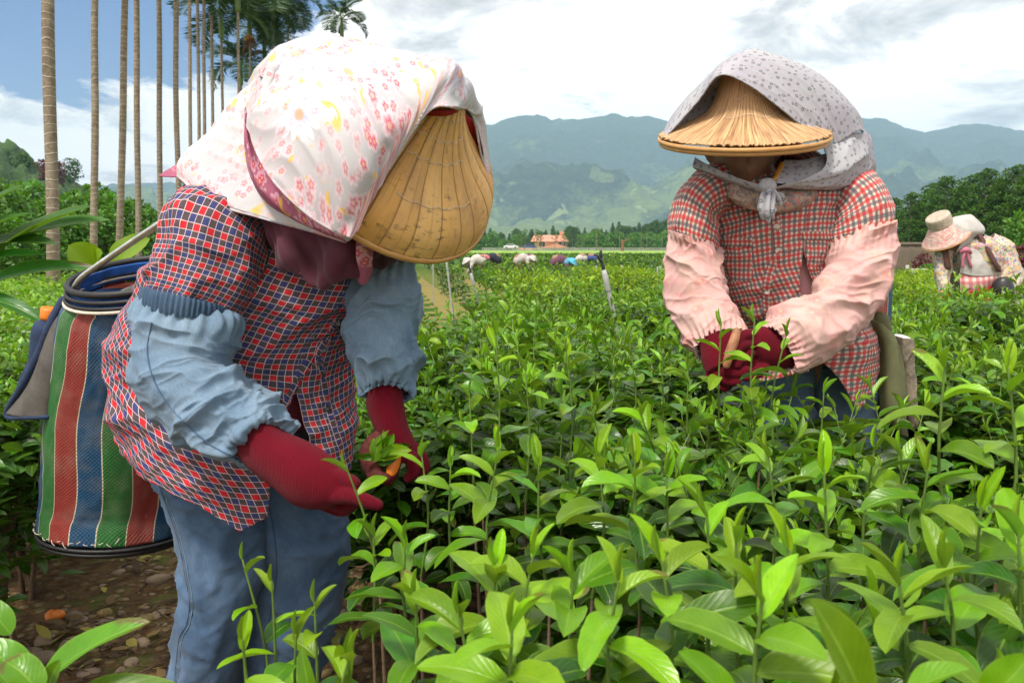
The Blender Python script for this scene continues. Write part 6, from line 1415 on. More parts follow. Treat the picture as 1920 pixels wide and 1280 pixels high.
    mb = MB(); mb.ptube([(138, 556, 1.76), (141, 538, 1.74), (154, 520, 1.72), (182, 499, 1.70), (240, 459, 1.66), (312, 411, 1.60), (380, 365, 1.58)], [.0068] * 7, nseg=12, per=6); mb.build('carrying_rod', M['metal'], bk)
    mb = MB(); cpos = P(272, 545, 1.74); mb.tube([P(245, 552, 1.76), P(300, 528, 1.70)], [.028, .028], 16, 3, flat=.55); mb.build('strap_pad', M['grey_strap'], bk)
    # pouch with bottle
    pc = patch('pouch', [[(112, 566, 1.86), (122, 572, 1.84), (134, 585, 1.83), (128, 580, 1.90)], [(84, 630, 1.84), (100, 620, 1.80), (122, 640, 1.80), (112, 640, 1.90)], [(52, 700, 1.84), (78, 700, 1.79), (106, 710, 1.80), (95, 710, 1.90)], [(12, 776, 1.84), (45, 782, 1.80), (92, 780, 1.80), (85, 780, 1.88)]], M['grey_canvas'], bk, nu=50, nv=60, disp=cloth(.006, 8, 6, 4), thick=.003)
    mb = MB(); mb.ptube([(118, 562, 1.83), (98, 600, 1.815), (74, 660, 1.81), (44, 720, 1.815), (12, 777, 1.84), (50, 783, 1.795), (90, 781, 1.79)], [.009, .010, .010, .009, .007, .005, .005], nseg=10, per=6); mb.build('binding', M['navy_canvas'], pc)
    patch('pouch_back', [[(64, 616, 1.88), (90, 600, 1.86), (118, 568, 1.86)], [(66, 650, 1.88), (80, 650, 1.86), (100, 640, 1.86)], [(40, 710, 1.88), (60, 700, 1.87), (80, 700, 1.87)], [(14, 774, 1.87), (40, 778, 1.88), (80, 778, 1.88)]], M['navy_canvas'], bk, nu=30, nv=40, disp=cloth(.006, 8, 6, 6), thick=.003)
    bt = empty('drink_bottle', P(88, 700, 1.85), 'bottle with orange screw cap standing in the pouch of the near basket', 'bottle')
    mb = MB(); mb.tube([P(80, 690, 1.85), P(86, 620, 1.85), P(90, 604, 1.85)], [.030, .030, .017], 20, 4); mb.build('bottle_body', M['navy_canvas'], bt)
    mb = MB(); u_ = nrm(P(93, 575, 1.85) - P(90, 602, 1.85)); c_ = P(92, 588, 1.85); mb.disc(c_, u_, .0185, .030, 30); mb.build('cap', M['orange'], bt)

# ------------------------------------------------------------------ person 2 (right)
if 'p2' not in SKIP:
    B2 = (P(1560, 900, 2.2)[0], 2.2, 0)
    J = dict(pel=P(1520, 680, 2.22), bel=P(1500, 600, 2.20), che=P(1470, 480, 2.17), sho=P(1460, 390, 2.13), nek=P(1430, 345, 2.08), nek2=P(1415, 320, 2.05),
             sl=P(1320, 385, 2.12), el=P(1300, 555, 2.03), wl=P(1340, 655, 1.90), sr=P(1600, 385, 2.14), er=P(1615, 560, 2.05), wr=P(1455, 648, 1.87),
             hl=P(1455, 720, 2.22), kl=P(1470, 960, 2.15), al=P(1480, 1180, 2.25), tl=P(1470, 1250, 2.12), hr=P(1585, 720, 2.22), kr=P(1590, 960, 2.18), ar=P(1600, 1180, 2.28), tr=P(1595, 1250, 2.15))
    for k in ('al', 'ar'): J[k][2] = .08
    for k in ('tl', 'tr'): J[k][2] = .035
    H2 = P(1393, 256, 2.00); N2_ = nrm(np.array([-.045, -.26, .965])); hc2 = H2 - N2_ * .038 + np.array([.02, .06, 0])
    ch = [[('pel', .12), ('bel', .125), ('che', .13), ('sho', .10), ('nek', .055), ('nek2', .05)], [('sho', .06), ('sl', .06), ('el', .042), ('wl', .027)], [('sho', .06), ('sr', .058), ('er', .04), ('wr', .026)],
          [('pel', .10), ('hl', .09), ('kl', .06), ('al', .04), ('tl', .03)], [('pel', .10), ('hr', .09), ('kr', .06), ('ar', .04), ('tr', .03)]]
    p2 = body_mesh('person', J, ch, (hc2, N2_, np.array([-.1, -.85, -.6])), org=B2)
    tag(p2, 'tea picker facing forward in red gingham shirt with pink sleeves and dotted headscarf', 'person', 'tea pickers')
    jeans(p2, [[R((1385, 640, 2.22), (1545, 640, 2.22), .12), R((1395, 740, 2.22), (1525, 740, 2.22), .11), R((1410, 850, 2.19), (1525, 850, 2.19), .09), R((1420, 960, 2.15), (1520, 960, 2.15), .08), R((1430, 1100, 2.2), (1525, 1100, 2.2), .075), R((1435, 1240, 2.25), (1525, 1240, 2.25), .07)],
               [R((1490, 640, 2.20), (1640, 625, 2.20), .12), R((1508, 720, 2.20), (1650, 700, 2.20), .115), R((1520, 800, 2.19), (1648, 790, 2.19), .10), R((1530, 880, 2.18), (1640, 880, 2.18), .085), R((1540, 1000, 2.18), (1636, 1000, 2.18), .078), R((1550, 1100, 2.22), (1640, 1100, 2.22), .072), R((1555, 1235, 2.28), (1645, 1235, 2.28), .07)]], 'denim2', None, 13)
    for a, b_ in (('al', 'tl'), ('ar', 'tr')):
        mb = MB(); q0, q1 = J[a], J[b_]; dirf = nrm((q1 - q0) * [1, 1, 0]); mb.tube([q0 * [1, 1, 0] + [0, 0, .20], q0 * [1, 1, 0] + [0, 0, .05]], [.055, .045], 16, 4); mb.tube([q0 * [1, 1, 0] + [0, 0, .045] - dirf * .04, q0 * [1, 1, 0] + [0, 0, .04] + dirf * .16], [.042, .034], 16, 4); mb.build('boot', M['black_rubber'], p2, remesh=.007)
    # embroidered patches down the outer thigh
    for i, (px, py) in enumerate(((1617, 665), (1641, 672), (1614, 690), (1636, 695), (1622, 706), (1640, 712), (1640, 735), (1636, 750))):
        mb = MB(); mb.tube([P(px - 4, py - 6, 2.098), P(px + 3, py, 2.090), P(px - 3, py + 7, 2.098)], [.0035] * 3, 6, 3); mb.tube([P(px - 5, py + 1, 2.094), P(px + 5, py - 1, 2.094)], [.003] * 2, 6, 3)
        mb.build('embroidery', (M['red_cloth'], M['plaster_peach'], M['plaster_peach'], M['red_cloth'], M['car_blue'], M['cyan_cloth'], M['plaster_white'], M['cyan_cloth'])[i], p2)
    loft('undershirt', [R((1400, 440, 2.12), (1545, 440, 2.12), .115), R((1385, 520, 2.13), (1555, 520, 2.13), .128), R((1390, 580, 2.14), (1570, 580, 2.14), .128), R((1400, 620, 2.16), (1590, 615, 2.16), .125)], M['pink_shirt'], p2, nu=60, nv=30, thick=.002)
    sr2 = [R((1380, 318, 2.12), (1520, 318, 2.12), .07), R((1318, 330, 2.13), (1600, 325, 2.13), .11), R((1305, 365, 2.13), (1612, 360, 2.13), .14), R((1318, 420, 2.13), (1590, 415, 2.13), .155), R((1332, 480, 2.13), (1570, 475, 2.13), .158), R((1345, 535, 2.14), (1585, 530, 2.14), .155),
           R((1362, 590, 2.16), (1612, 580, 2.16), .150), R((1378, 650, 2.17), (1640, 635, 2.17), .155), R((1388, 700, 2.17), (1645, 690, 2.17), .160), R((1400, 760, 2.17), (1640, 760, 2.17), .165)]
    op = lambda t: np.interp(t, [0, .42, .50, .58, .64, 1], [0, 0, 7, 10, 1, 1])
    sh_ = lambda t: 32 * np.clip((t - .6) / .35, 0, 1)
    th0 = lambda t: np.radians(83 + sh_(t) - op(t)); th1 = lambda t: np.radians(82 + sh_(t) + op(t) * .9 - 360)
    def tend2(s): return float(np.interp(s, [0, .06, .125, .19, .28, .5, .8, .9, 1], [.80, .88, .985, .89, .80, .80, .80, .90, .86]))
    shf2 = lambda th, v, G: .006 * (ridged(st(G[..., 0] * 12 + G[..., 2] * 9, G[..., 1] * 9, G[..., 2] * 18 - G[..., 0] * 12), 2, 31) - .4) * fbm(st(G[..., 0] * 4, G[..., 1] * 4, G[..., 2] * 4), 2, 4) * 2.6 + .027 * (ridged(st(G[..., 0] * 6 + G[..., 2] * 3, G[..., 1] * 5, G[..., 2] * 8 - G[..., 0] * 5), 3, 13) - .45) + .007 * (fbm(st(G[..., 0] * 22, G[..., 1] * 22, G[..., 2] * 26), 3, 8) - .5)
    shirt = loft('shirt', sr2, M['plaid2'], p2, nu=260, nv=230, disp=shf2, th=(th0, th1), tend=tend2, thick=.0022)
    on_surface('placket', shirt, [(1452, 402), (1458, 440), (1459, 474)], 17, 'plaid2', shirt, n=30, uvoff=(.007, .01))
    on_surface('placket', shirt, [(1450, 490), (1440, 520), (1436, 560), (1440, 600)], 15, 'plaid2', shirt, n=30, uvoff=(.007, .01))
    for px, py in ((1459, 470), (1438, 547), (1456, 425)): button_on(shirt, px, py, .0068, 'button_light', shirt)
    for path, w in (([(1382, 452), (1384, 490), (1384, 528)], 52), ([(1532, 440), (1532, 475), (1530, 506)], 50)):
        pk_ = on_surface('pocket', shirt, path, w, 'plaid2', shirt, off=.004, n=30, k=24, thick=.002, uvoff=(.011, .02))
        x0, y0 = path[0]
        on_surface('pocket_flap', shirt, [(x0, y0 - 6), (x0, y0 + 10)], w + 4, 'plaid2', shirt, off=.008, n=10, k=24, thick=.002, uvoff=(.003, .009))
    loft('sleeve', [R((1390, 330, 2.13), (1370, 400, 2.10), .06), R((1320, 318, 2.12), (1352, 410, 2.06), .085), R((1282, 352, 2.09), (1342, 420, 2.03), .088), R((1264, 405, 2.07), (1346, 438, 2.01), .086), R((1262, 438, 2.06), (1342, 462, 2.0), .074), R((1272, 450, 2.05), (1334, 472, 2.0), .052)], M['plaid2'], p2, nu=120, nv=110, disp=dsum(fold(.010, 11, .9, 3), fold(.005, 26, 1.5, 7), gather(.0018, 18, .015, True)), thick=.002)
    loft('sleeve', [R((1535, 395, 2.10), (1520, 330, 2.13), .06), R((1562, 405, 2.05), (1605, 318, 2.12), .072), R((1560, 415, 2.02), (1640, 348, 2.09), .080), R((1556, 432, 2.00), (1658, 398, 2.06), .080), R((1556, 450, 1.99), (1660, 432, 2.05), .074), R((1568, 464, 1.99), (1658, 448, 2.04), .054)], M['plaid2'], p2, nu=120, nv=110, disp=dsum(fold(.010, 11, .9, 4), fold(.005, 26, 1.5, 8), gather(.0018, 18, .015, True)), thick=.002)
    loft('over_sleeve', [R((1264, 434, 2.055), (1342, 458, 2.0), .073), R((1256, 458, 2.05), (1348, 480, 2.0), .072), R((1253, 500, 2.04), (1352, 512, 1.99), .072), R((1254, 552, 2.02), (1358, 548, 1.97), .078), R((1268, 600, 1.98), (1376, 580, 1.94), .070), R((1288, 642, 1.93), (1392, 606, 1.90), .060), R((1306, 664, 1.90), (1392, 628, 1.87), .045)], M['pink'], p2, nu=150, nv=180,
         disp=dsum(fold(.014, 17, .8, 41), fold(.005, 30, 1.2, 45), gather(.0055, 28, .024, True)), thick=.0015)
    loft('over_sleeve', [R((1558, 448, 1.99), (1661, 430, 2.045), .074), R((1556, 470, 1.98), (1666, 456, 2.03), .074), R((1552, 505, 1.96), (1666, 505, 2.0), .072), R((1540, 534, 1.93), (1654, 562, 1.96), .070), R((1510, 556, 1.90), (1616, 608, 1.92), .066), R((1472, 575, 1.87), (1560, 662, 1.88), .070), R((1448, 600, 1.85), (1502, 695, 1.86), .058), R((1438, 615, 1.84), (1474, 692, 1.85), .048)], M['pink'], p2, nu=150, nv=200,
         disp=dsum(fold(.015, 16, .8, 51), fold(.005, 30, 1.2, 55), gather(.0055, 28, .024, True)), thick=.0015)
    mb = MB(); add_loft(mb, [R((1302, 640, 1.90), (1378, 612, 1.88), .034), R((1312, 655, 1.885), (1385, 628, 1.865), .036), R((1316, 680, 1.87), (1388, 650, 1.85), .036), R((1325, 705, 1.85), (1388, 680, 1.83), .030)], 28, 22)
    for pts, rad in [([(1370, 650, 1.84), (1385, 640, 1.83), (1396, 628, 1.825)], [.017, .013, .010]), ([(1375, 680, 1.83), (1398, 672, 1.82), (1408, 662, 1.815)], [.017, .0125, .010]), ([(1360, 695, 1.83), (1385, 700, 1.82), (1402, 694, 1.815)], [.016, .012, .010]), ([(1345, 702, 1.84), (1365, 715, 1.83), (1382, 716, 1.82)], [.016, .012, .010]), ([(1332, 706, 1.85), (1345, 722, 1.845), (1360, 728, 1.84)], [.014, .011, .009])]: mb.ptube(pts, rad, nseg=12, per=4)
    mb.build('glove', M['glove'], p2, remesh=.003, sm=4)
    mb = MB(); add_loft(mb, [R((1466, 604, 1.86), (1498, 680, 1.87), .032), R((1446, 612, 1.845), (1480, 690, 1.855), .034), R((1425, 612, 1.84), (1450, 690, 1.85), .036), R((1404, 622, 1.835), (1420, 686, 1.845), .030)], 28, 22)
    for pts, rad in [([(1412, 628, 1.83), (1396, 628, 1.82), (1384, 640, 1.815)], [.016, .0125, .010]), ([(1408, 645, 1.83), (1388, 648, 1.815), (1378, 664, 1.81)], [.016, .0125, .010]), ([(1408, 662, 1.835), (1390, 668, 1.82), (1382, 684, 1.815)], [.016, .012, .010]), ([(1412, 678, 1.84), (1398, 688, 1.83), (1392, 700, 1.825)], [.014, .011, .009]), ([(1430, 690, 1.83), (1412, 704, 1.815), (1398, 708, 1.81)], [.017, .013, .010])]: mb.ptube(pts, rad, nseg=12, per=4)
    mb.build('glove', M['glove'], p2, remesh=.003, sm=4)
    mb = MB(); mb.ptube([(1381, 622, 1.812), (1376, 640, 1.805), (1368, 662, 1.803), (1362, 684, 1.806)], [.010, .0115, .0115, .009], nseg=12, per=5); mb.build('finger_tape', M['leather'] if 'leather' in M else simple('leather', (0.34, 0.15, 0.07), .55, 60, .4, .5, 200), p2, remesh=.002, sm=3)
    # hat of dried palm leaf
    prof2 = [(.004, .172), (.034, .168), (.052, .148), (.062, .112), (.073, .078), (.096, .050), (.138, .030), (.178, .014), (.200, .002)]
    h2 = make_hat('hat', H2, N2_, prof2, M['hat2'], p2, nphi=420, nq=70, panels=70, ragged=.006, hoops=2, rim_r=.0048, pleat=.0028)
    for r_, a0, a1 in ((.62, -2.4, -.8), (.45, -2.2, -1.0)):
        ph = np.linspace(a0, a1, 30); _, u_, v_ = hatframe(H2, N2_)
        fr = nrm(np.array([0, -1., 0])); pc0 = math.atan2(fr @ v_, fr @ u_); ph = pc0 + (ph + 1.6)
        pt = np.array([hat_surface(H2, N2_, prof2, np.array([a]), r_ + .02 * math.sin(a * 7))[0, 0] for a in ph]) + N2_ * .008 + np.array([0, -.003, 0]); mb = MB(); mb.tube(pt, [.0005] * 30, 5, 1); mb.build('thread', M['rope_white'], h2)
    A2 = [[(1240, 265, 1.985), (1270, 233, 1.965), (1310, 188, 1.93), (1349, 141, 1.885), (1402, 158, 1.875), (1465, 204, 1.885), (1520, 250, 1.92), (1550, 282, 1.955)],
          [(1238, 262, 2.00), (1266, 225, 1.985), (1306, 176, 1.96), (1352, 126, 1.915), (1416, 130, 1.90), (1490, 170, 1.915), (1545, 222, 1.945), (1580, 262, 1.975)],
          [(1238, 258, 2.04), (1263, 216, 2.04), (1306, 164, 2.02), (1375, 104, 1.97), (1430, 104, 1.95), (1515, 140, 1.96), (1580, 195, 1.985), (1612, 245, 2.01)],
          [(1240, 256, 2.09), (1264, 212, 2.10), (1318, 155, 2.09), (1398, 97, 2.04), (1440, 98, 2.02), (1535, 138, 2.03), (1602, 202, 2.05), (1624, 250, 2.07)],
          [(1246, 262, 2.20), (1272, 220, 2.22), (1332, 165, 2.22), (1402, 118, 2.2), (1452, 118, 2.2), (1536, 158, 2.2), (1600, 220, 2.2), (1622, 262, 2.18)]]
    G2 = over_hat(patch_grid(A2, 190, 120), H2, N2_, prof2)
    sc = patch('headscarf', G2, M['scarf2'], p2, disp=lambda u, v, G: .006 * (ridged(st(v * 22 + u * 3, u * 3.4, 0 * u + 2), 2, 14) - .42) * np.clip(.4 + u * 2.0, 0, 1.2) + .004 * (fbm(st(u * 14, v * 14, 0 * u), 3, 6) - .5), thick=.0016)
    mb = MB(); mb.tube(G2[0][::6], [.0022] * len(G2[0][::6]), 6, 2); mb.build('hem', M['scarf2'], sc)
    patch('scarf_inner', [[(1240, 264, 2.0), (1268, 232, 2.01), (1310, 186, 2.02), (1350, 140, 1.97), (1400, 140, 2.02)], [(1248, 268, 2.02), (1278, 244, 2.03), (1318, 205, 2.04), (1352, 175, 2.03), (1400, 170, 2.04)], [(1252, 278, 2.03), (1290, 268, 2.04), (1325, 250, 2.05), (1352, 225, 2.04), (1400, 215, 2.05)]], M['scarf2'], sc, nu=50, nv=30, disp=cloth(.004, 8, 8, 3), thick=.0015)
    patch('scarf_side', [[(1545, 278, 1.95), (1570, 262, 1.97), (1600, 250, 2.00), (1624, 250, 2.08), (1630, 262, 2.20)], [(1550, 302, 1.93), (1580, 290, 1.955), (1612, 285, 1.99), (1634, 292, 2.08), (1640, 305, 2.22)],
                         [(1535, 322, 1.91), (1572, 320, 1.94), (1606, 318, 1.985), (1630, 322, 2.07), (1634, 330, 2.22)], [(1490, 340, 1.895), (1540, 342, 1.93), (1590, 342, 1.985), (1618, 340, 2.08), (1622, 345, 2.22)], [(1440, 350, 1.89), (1505, 354, 1.93), (1568, 354, 1.99), (1604, 348, 2.08), (1610, 350, 2.22)]],
          M['scarf2'], sc, nu=90, nv=80, disp=lambda u, v, G: .012 * (ridged(st(u * 6, v * 10 + u * 4, 0 * u), 2, 3) - .45) + .003 * (fbm(st(u * 20, v * 20, 0 * u), 3, 6) - .5), thick=.0016, uvoff=(.3, .4))
    patch('scarf_under', [[(1470, 300, 1.985), (1505, 300, 1.98), (1535, 292, 1.98), (1556, 286, 1.985)], [(1462, 322, 1.945), (1500, 322, 1.945), (1532, 316, 1.95), (1556, 308, 1.965)], [(1446, 342, 1.905), (1488, 346, 1.915), (1530, 342, 1.935), (1560, 336, 1.96)]], M['scarf2'], sc, nu=50, nv=30, disp=cloth(.006, 8, 14, 3), thick=.0015, uvoff=(.7, .1))
    patch('scarf_band', [[(1304, 296, 2.03), (1334, 312, 1.97), (1375, 330, 1.93), (1412, 342, 1.90), (1440, 345, 1.885)], [(1300, 312, 2.02), (1338, 325, 1.97), (1380, 340, 1.935), (1415, 350, 1.905), (1440, 356, 1.885)], [(1310, 318, 2.06), (1345, 332, 2.0), (1385, 346, 1.95), (1418, 356, 1.92), (1440, 362, 1.895)]], M['scarf2'], sc, nu=60, nv=20, disp=cloth(.003, 5, 40, 2), thick=.002)
    mb = MB(); add_loft(mb, [R((1426, 338, 1.885), (1450, 338, 1.885), .010), R((1422, 350, 1.878), (1456, 350, 1.878), .016), R((1430, 362, 1.88), (1448, 363, 1.88), .010)], 28, 20)
    kn = mb.build('scarf_knot', M['scarf2'], sc)
    dk = lambda u, v, G: .006 * np.sin(u * 420 + 2 * fbm(st(u * 20, v * 14, 0 * u), 2, 3)) * np.exp(-(v - v.min()) * 9) + .004 * (fbm(st(u * 40, v * 25, 0 * u), 2, 5) - .5)
    patch('tail', [[(1432, 358, 1.872), (1440, 358, 1.868), (1448, 358, 1.872)], [(1422, 376, 1.868), (1438, 378, 1.858), (1452, 377, 1.868)], [(1420, 394, 1.868), (1437, 398, 1.856), (1455, 396, 1.868)], [(1430, 409, 1.872), (1440, 415, 1.865), (1449, 408, 1.872)]], M['scarf2'], kn, nu=60, nv=60, disp=dk, thick=.002)
    patch('tail', [[(1440, 358, 1.876), (1446, 357, 1.876), (1452, 356, 1.88)], [(1446, 368, 1.876), (1456, 370, 1.874), (1466, 366, 1.882)], [(1450, 382, 1.88), (1462, 384, 1.88), (1472, 376, 1.89)]], M['scarf2'], kn, nu=40, nv=40, disp=dk, thick=.002)
    mb = MB(); mb.ptube([(1466, 306, 1.965), (1458, 325, 1.935), (1446, 344, 1.895)], [.006, .006, .005], nseg=8, per=4, flat=.4); mb.build('chin_strap', M['yellow_fruit'], h2)
    patch('neck_cloth', [[(1346, 325, 2.06), (1375, 338, 1.99), (1420, 348, 1.955), (1465, 352, 1.95), (1510, 346, 1.975), (1552, 332, 2.04)], [(1345, 345, 2.04), (1378, 362, 1.965), (1422, 372, 1.93), (1468, 374, 1.93), (1512, 366, 1.955), (1550, 350, 2.03)],
                         [(1356, 360, 2.03), (1388, 380, 1.96), (1428, 390, 1.935), (1470, 390, 1.935), (1510, 380, 1.96), (1542, 366, 2.03)], [(1368, 366, 2.04), (1396, 386, 1.98), (1430, 396, 1.965), (1470, 396, 1.965), (1506, 386, 1.985), (1535, 370, 2.04)]], M['collar'], p2, nu=110, nv=50,
          disp=lambda u, v, G: .010 * (ridged(st(u * 5, v * 26 + u * 3, 0 * u), 2, 3) - .45), thick=.002)
    patch('shoulder_strap', [[(1330, 330, 2.03), (1345, 330, 2.02)], [(1334, 365, 2.0), (1347, 365, 1.995)], [(1340, 400, 2.0), (1350, 402, 1.995)]], M['grey_strap'], p2, nu=6, nv=30, thick=.003)
    # bags and basket
    b2 = empty('picking_basket', P(1600, 660, 2.5), 'blue and green striped basket half hidden behind the gingham shirt', 'basket')
    loft('woven_side', [R((1478, 505, 2.42), (1668, 500, 2.42), .13), R((1482, 600, 2.42), (1664, 600, 2.42), .13), R((1490, 800, 2.42), (1655, 800, 2.42), .13)], M['basket'], b2, nu=90, nv=60, thick=.003, uvs=1.0)
    loft('strap', [R((1652, 590, 2.22), (1663, 596, 2.21), .003), R((1645, 612, 2.20), (1658, 622, 2.19), .003), R((1636, 628, 2.15), (1648, 646, 2.14), .003)], M['red_cloth'], b2, nu=16, nv=20)
    bg = empty('shoulder_bag', P(1690, 760, 2.15), 'worn olive and tan canvas bag hanging beside the jeans', 'bag')
    patch('bag_front', [[(1632, 598, 2.10), (1650, 606, 2.08), (1668, 622, 2.08), (1680, 640, 2.10)], [(1648, 640, 2.09), (1660, 640, 2.06), (1678, 650, 2.06), (1690, 665, 2.10)], [(1650, 710, 2.08), (1664, 712, 2.05), (1684, 718, 2.06), (1696, 722, 2.10)], [(1654, 770, 2.08), (1668, 776, 2.06), (1686, 786, 2.06), (1698, 790, 2.10)], [(1666, 792, 2.10), (1678, 804, 2.09), (1690, 814, 2.09), (1702, 818, 2.12)]], M['olive_canvas'], bg, nu=60, nv=80, disp=cloth(.006, 14, 4, 7), thick=.003)
    loft('bag_pocket', [R((1666, 628, 2.13), (1707, 634, 2.13), .042), R((1672, 660, 2.13), (1708, 662, 2.13), .040), R((1682, 700, 2.13), (1710, 700, 2.13), .038), R((1690, 750, 2.13), (1714, 748, 2.13), .035), R((1696, 790, 2.14), (1716, 786, 2.14), .03), R((1698, 802, 2.14), (1712, 798, 2.14), .02)], M['tan_canvas'], bg, nu=80, nv=90, disp=dsum(fold(.006, 14, 1.2, 9), fold(.002, 60, 4, 3)), thick=.003, cap=(False, True))
    mb = MB(); add_loft(mb, [R((1640, 585, 2.12), (1668, 596, 2.10), .02), R((1640, 606, 2.10), (1672, 618, 2.09), .02), R((1650, 622, 2.09), (1672, 632, 2.09), .01)], 20, 14); mb.build('bag_mouth', M['olive_canvas'], bg)
    bt = empty('drink_bottle', P(1690, 700, 2.13), 'bottle with round white lid standing in the tan bag pocket', 'bottle'); mb = MB(); mb.tube([P(1694, 720, 2.13), P(1690, 650, 2.13)], [.026, .027], 24, 4); mb.build('bottle_body', M['white_plastic'], bt)
    mb = MB(); mb.disc(P(1689, 640, 2.13), nrm(np.array([.05, -.35, .9])), .0285, .018, 34, inset=.3); mb.build('lid', M['white_plastic'], bt)

# ------------------------------------------------------------------ person 3 (right, further off)
if 'p3' not in SKIP:
    B3 = (P(1835, 600, 6.0)[0], 6.0, 0); d = 6.0; R = Ring
    J = dict(pel=P(1845, 585, 6.1), bel=P(1838, 550, 6.08), che=P(1825, 505, 6.02), sho=P(1818, 470, 5.98), nek=P(1798, 455, 5.95), nek2=P(1790, 445, 5.93), sl=P(1778, 478, 5.98), el=P(1768, 530, 5.92), wl=P(1778, 565, 5.8),
             sr=P(1862, 462, 6.02), er=P(1890, 520, 5.98), wr=P(1850, 560, 5.82), hl=P(1830, 600, 6.1), kl=P(1828, 680, 6.1), al=P(1830, 740, 6.15), hr=P(1868, 600, 6.1), kr=P(1868, 680, 6.1), ar=P(1868, 740, 6.15), hd=P(1786, 452, 5.93))
    for k in ('al', 'ar'): J[k][2] = .06
    ch = [[('pel', .13), ('bel', .13), ('che', .14), ('sho', .10), ('nek', .06), ('nek2', .05)], [('sho', .06), ('sl', .06), ('el', .045), ('wl', .03)], [('sho', .06), ('sr', .06), ('er', .045), ('wr', .03)], [('pel', .1), ('hl', .09), ('kl', .06), ('al', .05)], [('pel', .1), ('hr', .09), ('kr', .06), ('ar', .05)]]
    p3 = body_mesh('person', J, ch, (J['hd'], nrm(np.array([-.55, -.25, .8])), np.array([-.55, -.6, -.7])), org=B3, vox=.012)
    tag(p3, 'third picker in pale floral jacket and white head cloth at the right edge', 'person', 'tea pickers')
    loft('trousers', [R((1800, 560, 6.1), (1885, 560, 6.1), .16), R((1806, 620, 6.1), (1880, 620, 6.1), .15), R((1812, 740, 6.1), (1875, 740, 6.1), .12)], M['grey_canvas'], p3, nu=60, nv=30, disp=fold(.01, 10, 1, 3))
    loft('jacket', [R((1782, 450, 5.98), (1842, 440, 5.99), .10), R((1768, 462, 5.99), (1872, 452, 6.0), .16), R((1772, 490, 6.0), (1880, 482, 6.0), .18), R((1778, 520, 6.02), (1874, 515, 6.02), .17), R((1788, 560, 6.05), (1884, 556, 6.05), .17), R((1795, 585, 6.05), (1892, 580, 6.05), .17)], M['floral3'], p3, nu=120, nv=100, disp=dsum(fold(.02, 8, 1, 3), fold(.01, 18, 1.5, 5)), thick=.004)
    loft('sleeve', [R((1778, 455, 5.98), (1800, 478, 5.94), .06), R((1758, 466, 5.97), (1788, 482, 5.92), .08), R((1754, 490, 5.95), (1785, 496, 5.90), .08), R((1754, 525, 5.92), (1782, 528, 5.87), .075), R((1760, 552, 5.86), (1784, 553, 5.82), .055)], M['floral3'], p3, nu=60, nv=60, disp=fold(.014, 10, 1, 13), thick=.003)
    loft('sleeve', [R((1840, 470, 5.96), (1862, 440, 6.02), .06), R((1852, 482, 5.92), (1886, 455, 6.02), .09), R((1862, 500, 5.9), (1900, 482, 6.0), .09), R((1872, 525, 5.87), (1907, 512, 5.98), .085), R((1868, 545, 5.84), (1902, 545, 5.92), .08), R((1850, 552, 5.8), (1870, 560, 5.85), .05)], M['floral3'], p3, nu=60, nv=60, disp=fold(.014, 10, 1, 17), thick=.003)
    patch('bib', [[(1800, 470, 5.83), (1818, 466, 5.81), (1836, 470, 5.83)], [(1802, 492, 5.81), (1822, 492, 5.79), (1848, 494, 5.82)], [(1800, 512, 5.82), (1830, 518, 5.80), (1872, 516, 5.86)]], M['white_cloth'], p3, nu=30, nv=30, disp=cloth(.012, 6, 5, 3), thick=.004)
    patch('check_cloth', [[(1798, 513, 5.83), (1830, 515, 5.81), (1872, 516, 5.86)], [(1800, 530, 5.82), (1832, 530, 5.79), (1872, 524, 5.86)], [(1800, 547, 5.83), (1832, 545, 5.8), (1868, 533, 5.87)]], M['check3'], p3, nu=30, nv=30, disp=cloth(.008, 6, 5, 3), thick=.004)
    patch('sash', [[(1800, 546, 5.82), (1835, 544, 5.78), (1872, 528, 5.85)], [(1802, 554, 5.82), (1836, 552, 5.78), (1872, 538, 5.85)]], M['red_cloth'], p3, nu=24, nv=8, thick=.006)
    patch('sash', [[(1806, 555, 5.81), (1838, 553, 5.77), (1862, 544, 5.83)], [(1808, 564, 5.81), (1838, 562, 5.77), (1862, 552, 5.83)]], M['green_cloth'], p3, nu=24, nv=8, thick=.006)
    patch('apron', [[(1792, 560, 5.84), (1830, 562, 5.79), (1868, 552, 5.85)], [(1794, 590, 5.83), (1832, 592, 5.78), (1870, 585, 5.84)]], M['tan_canvas'], p3, nu=24, nv=18, disp=cloth(.01, 6, 5, 9), thick=.006)
    for pts in ([(1772, 462, 5.86), (1774, 480, 5.83), (1778, 500, 5.83)], [(1838, 442, 5.87), (1850, 462, 5.82), (1866, 492, 5.80), (1874, 505, 5.82)]):
        mb = MB(); mb.ptube(pts, [.022] * len(pts), nseg=10, per=4, flat=.4); mb.build('shoulder_strap', M['strap_brown'], p3)
    mb = MB(); mb.ptube([(1802, 472, 5.78), (1812, 468, 5.76), (1820, 474, 5.78)], [.012, .022, .012], nseg=8, per=3); mb.ptube([(1811, 470, 5.76), (1806, 484, 5.77), (1805, 500, 5.78)], [.010] * 3, nseg=6, per=3); mb.ptube([(1812, 470, 5.76), (1816, 486, 5.77), (1821, 500, 5.78)], [.010] * 3, nseg=6, per=3); mb.build('ribbon', M['pink_ribbon'], p3)
    HN3 = nrm(np.array([-.50, -.22, .80])); HC3 = P(1774, 446, 5.92)
    prof3 = [(.004, .175), (.070, .175), (.075, .145), (.078, .115), (.10, .085), (.135, .035), (.165, 0.)]
    make_hat('hat', HC3, HN3, prof3, M['hatcloth3'], p3, nphi=100, nq=40, panels=12, rim_r=.004)
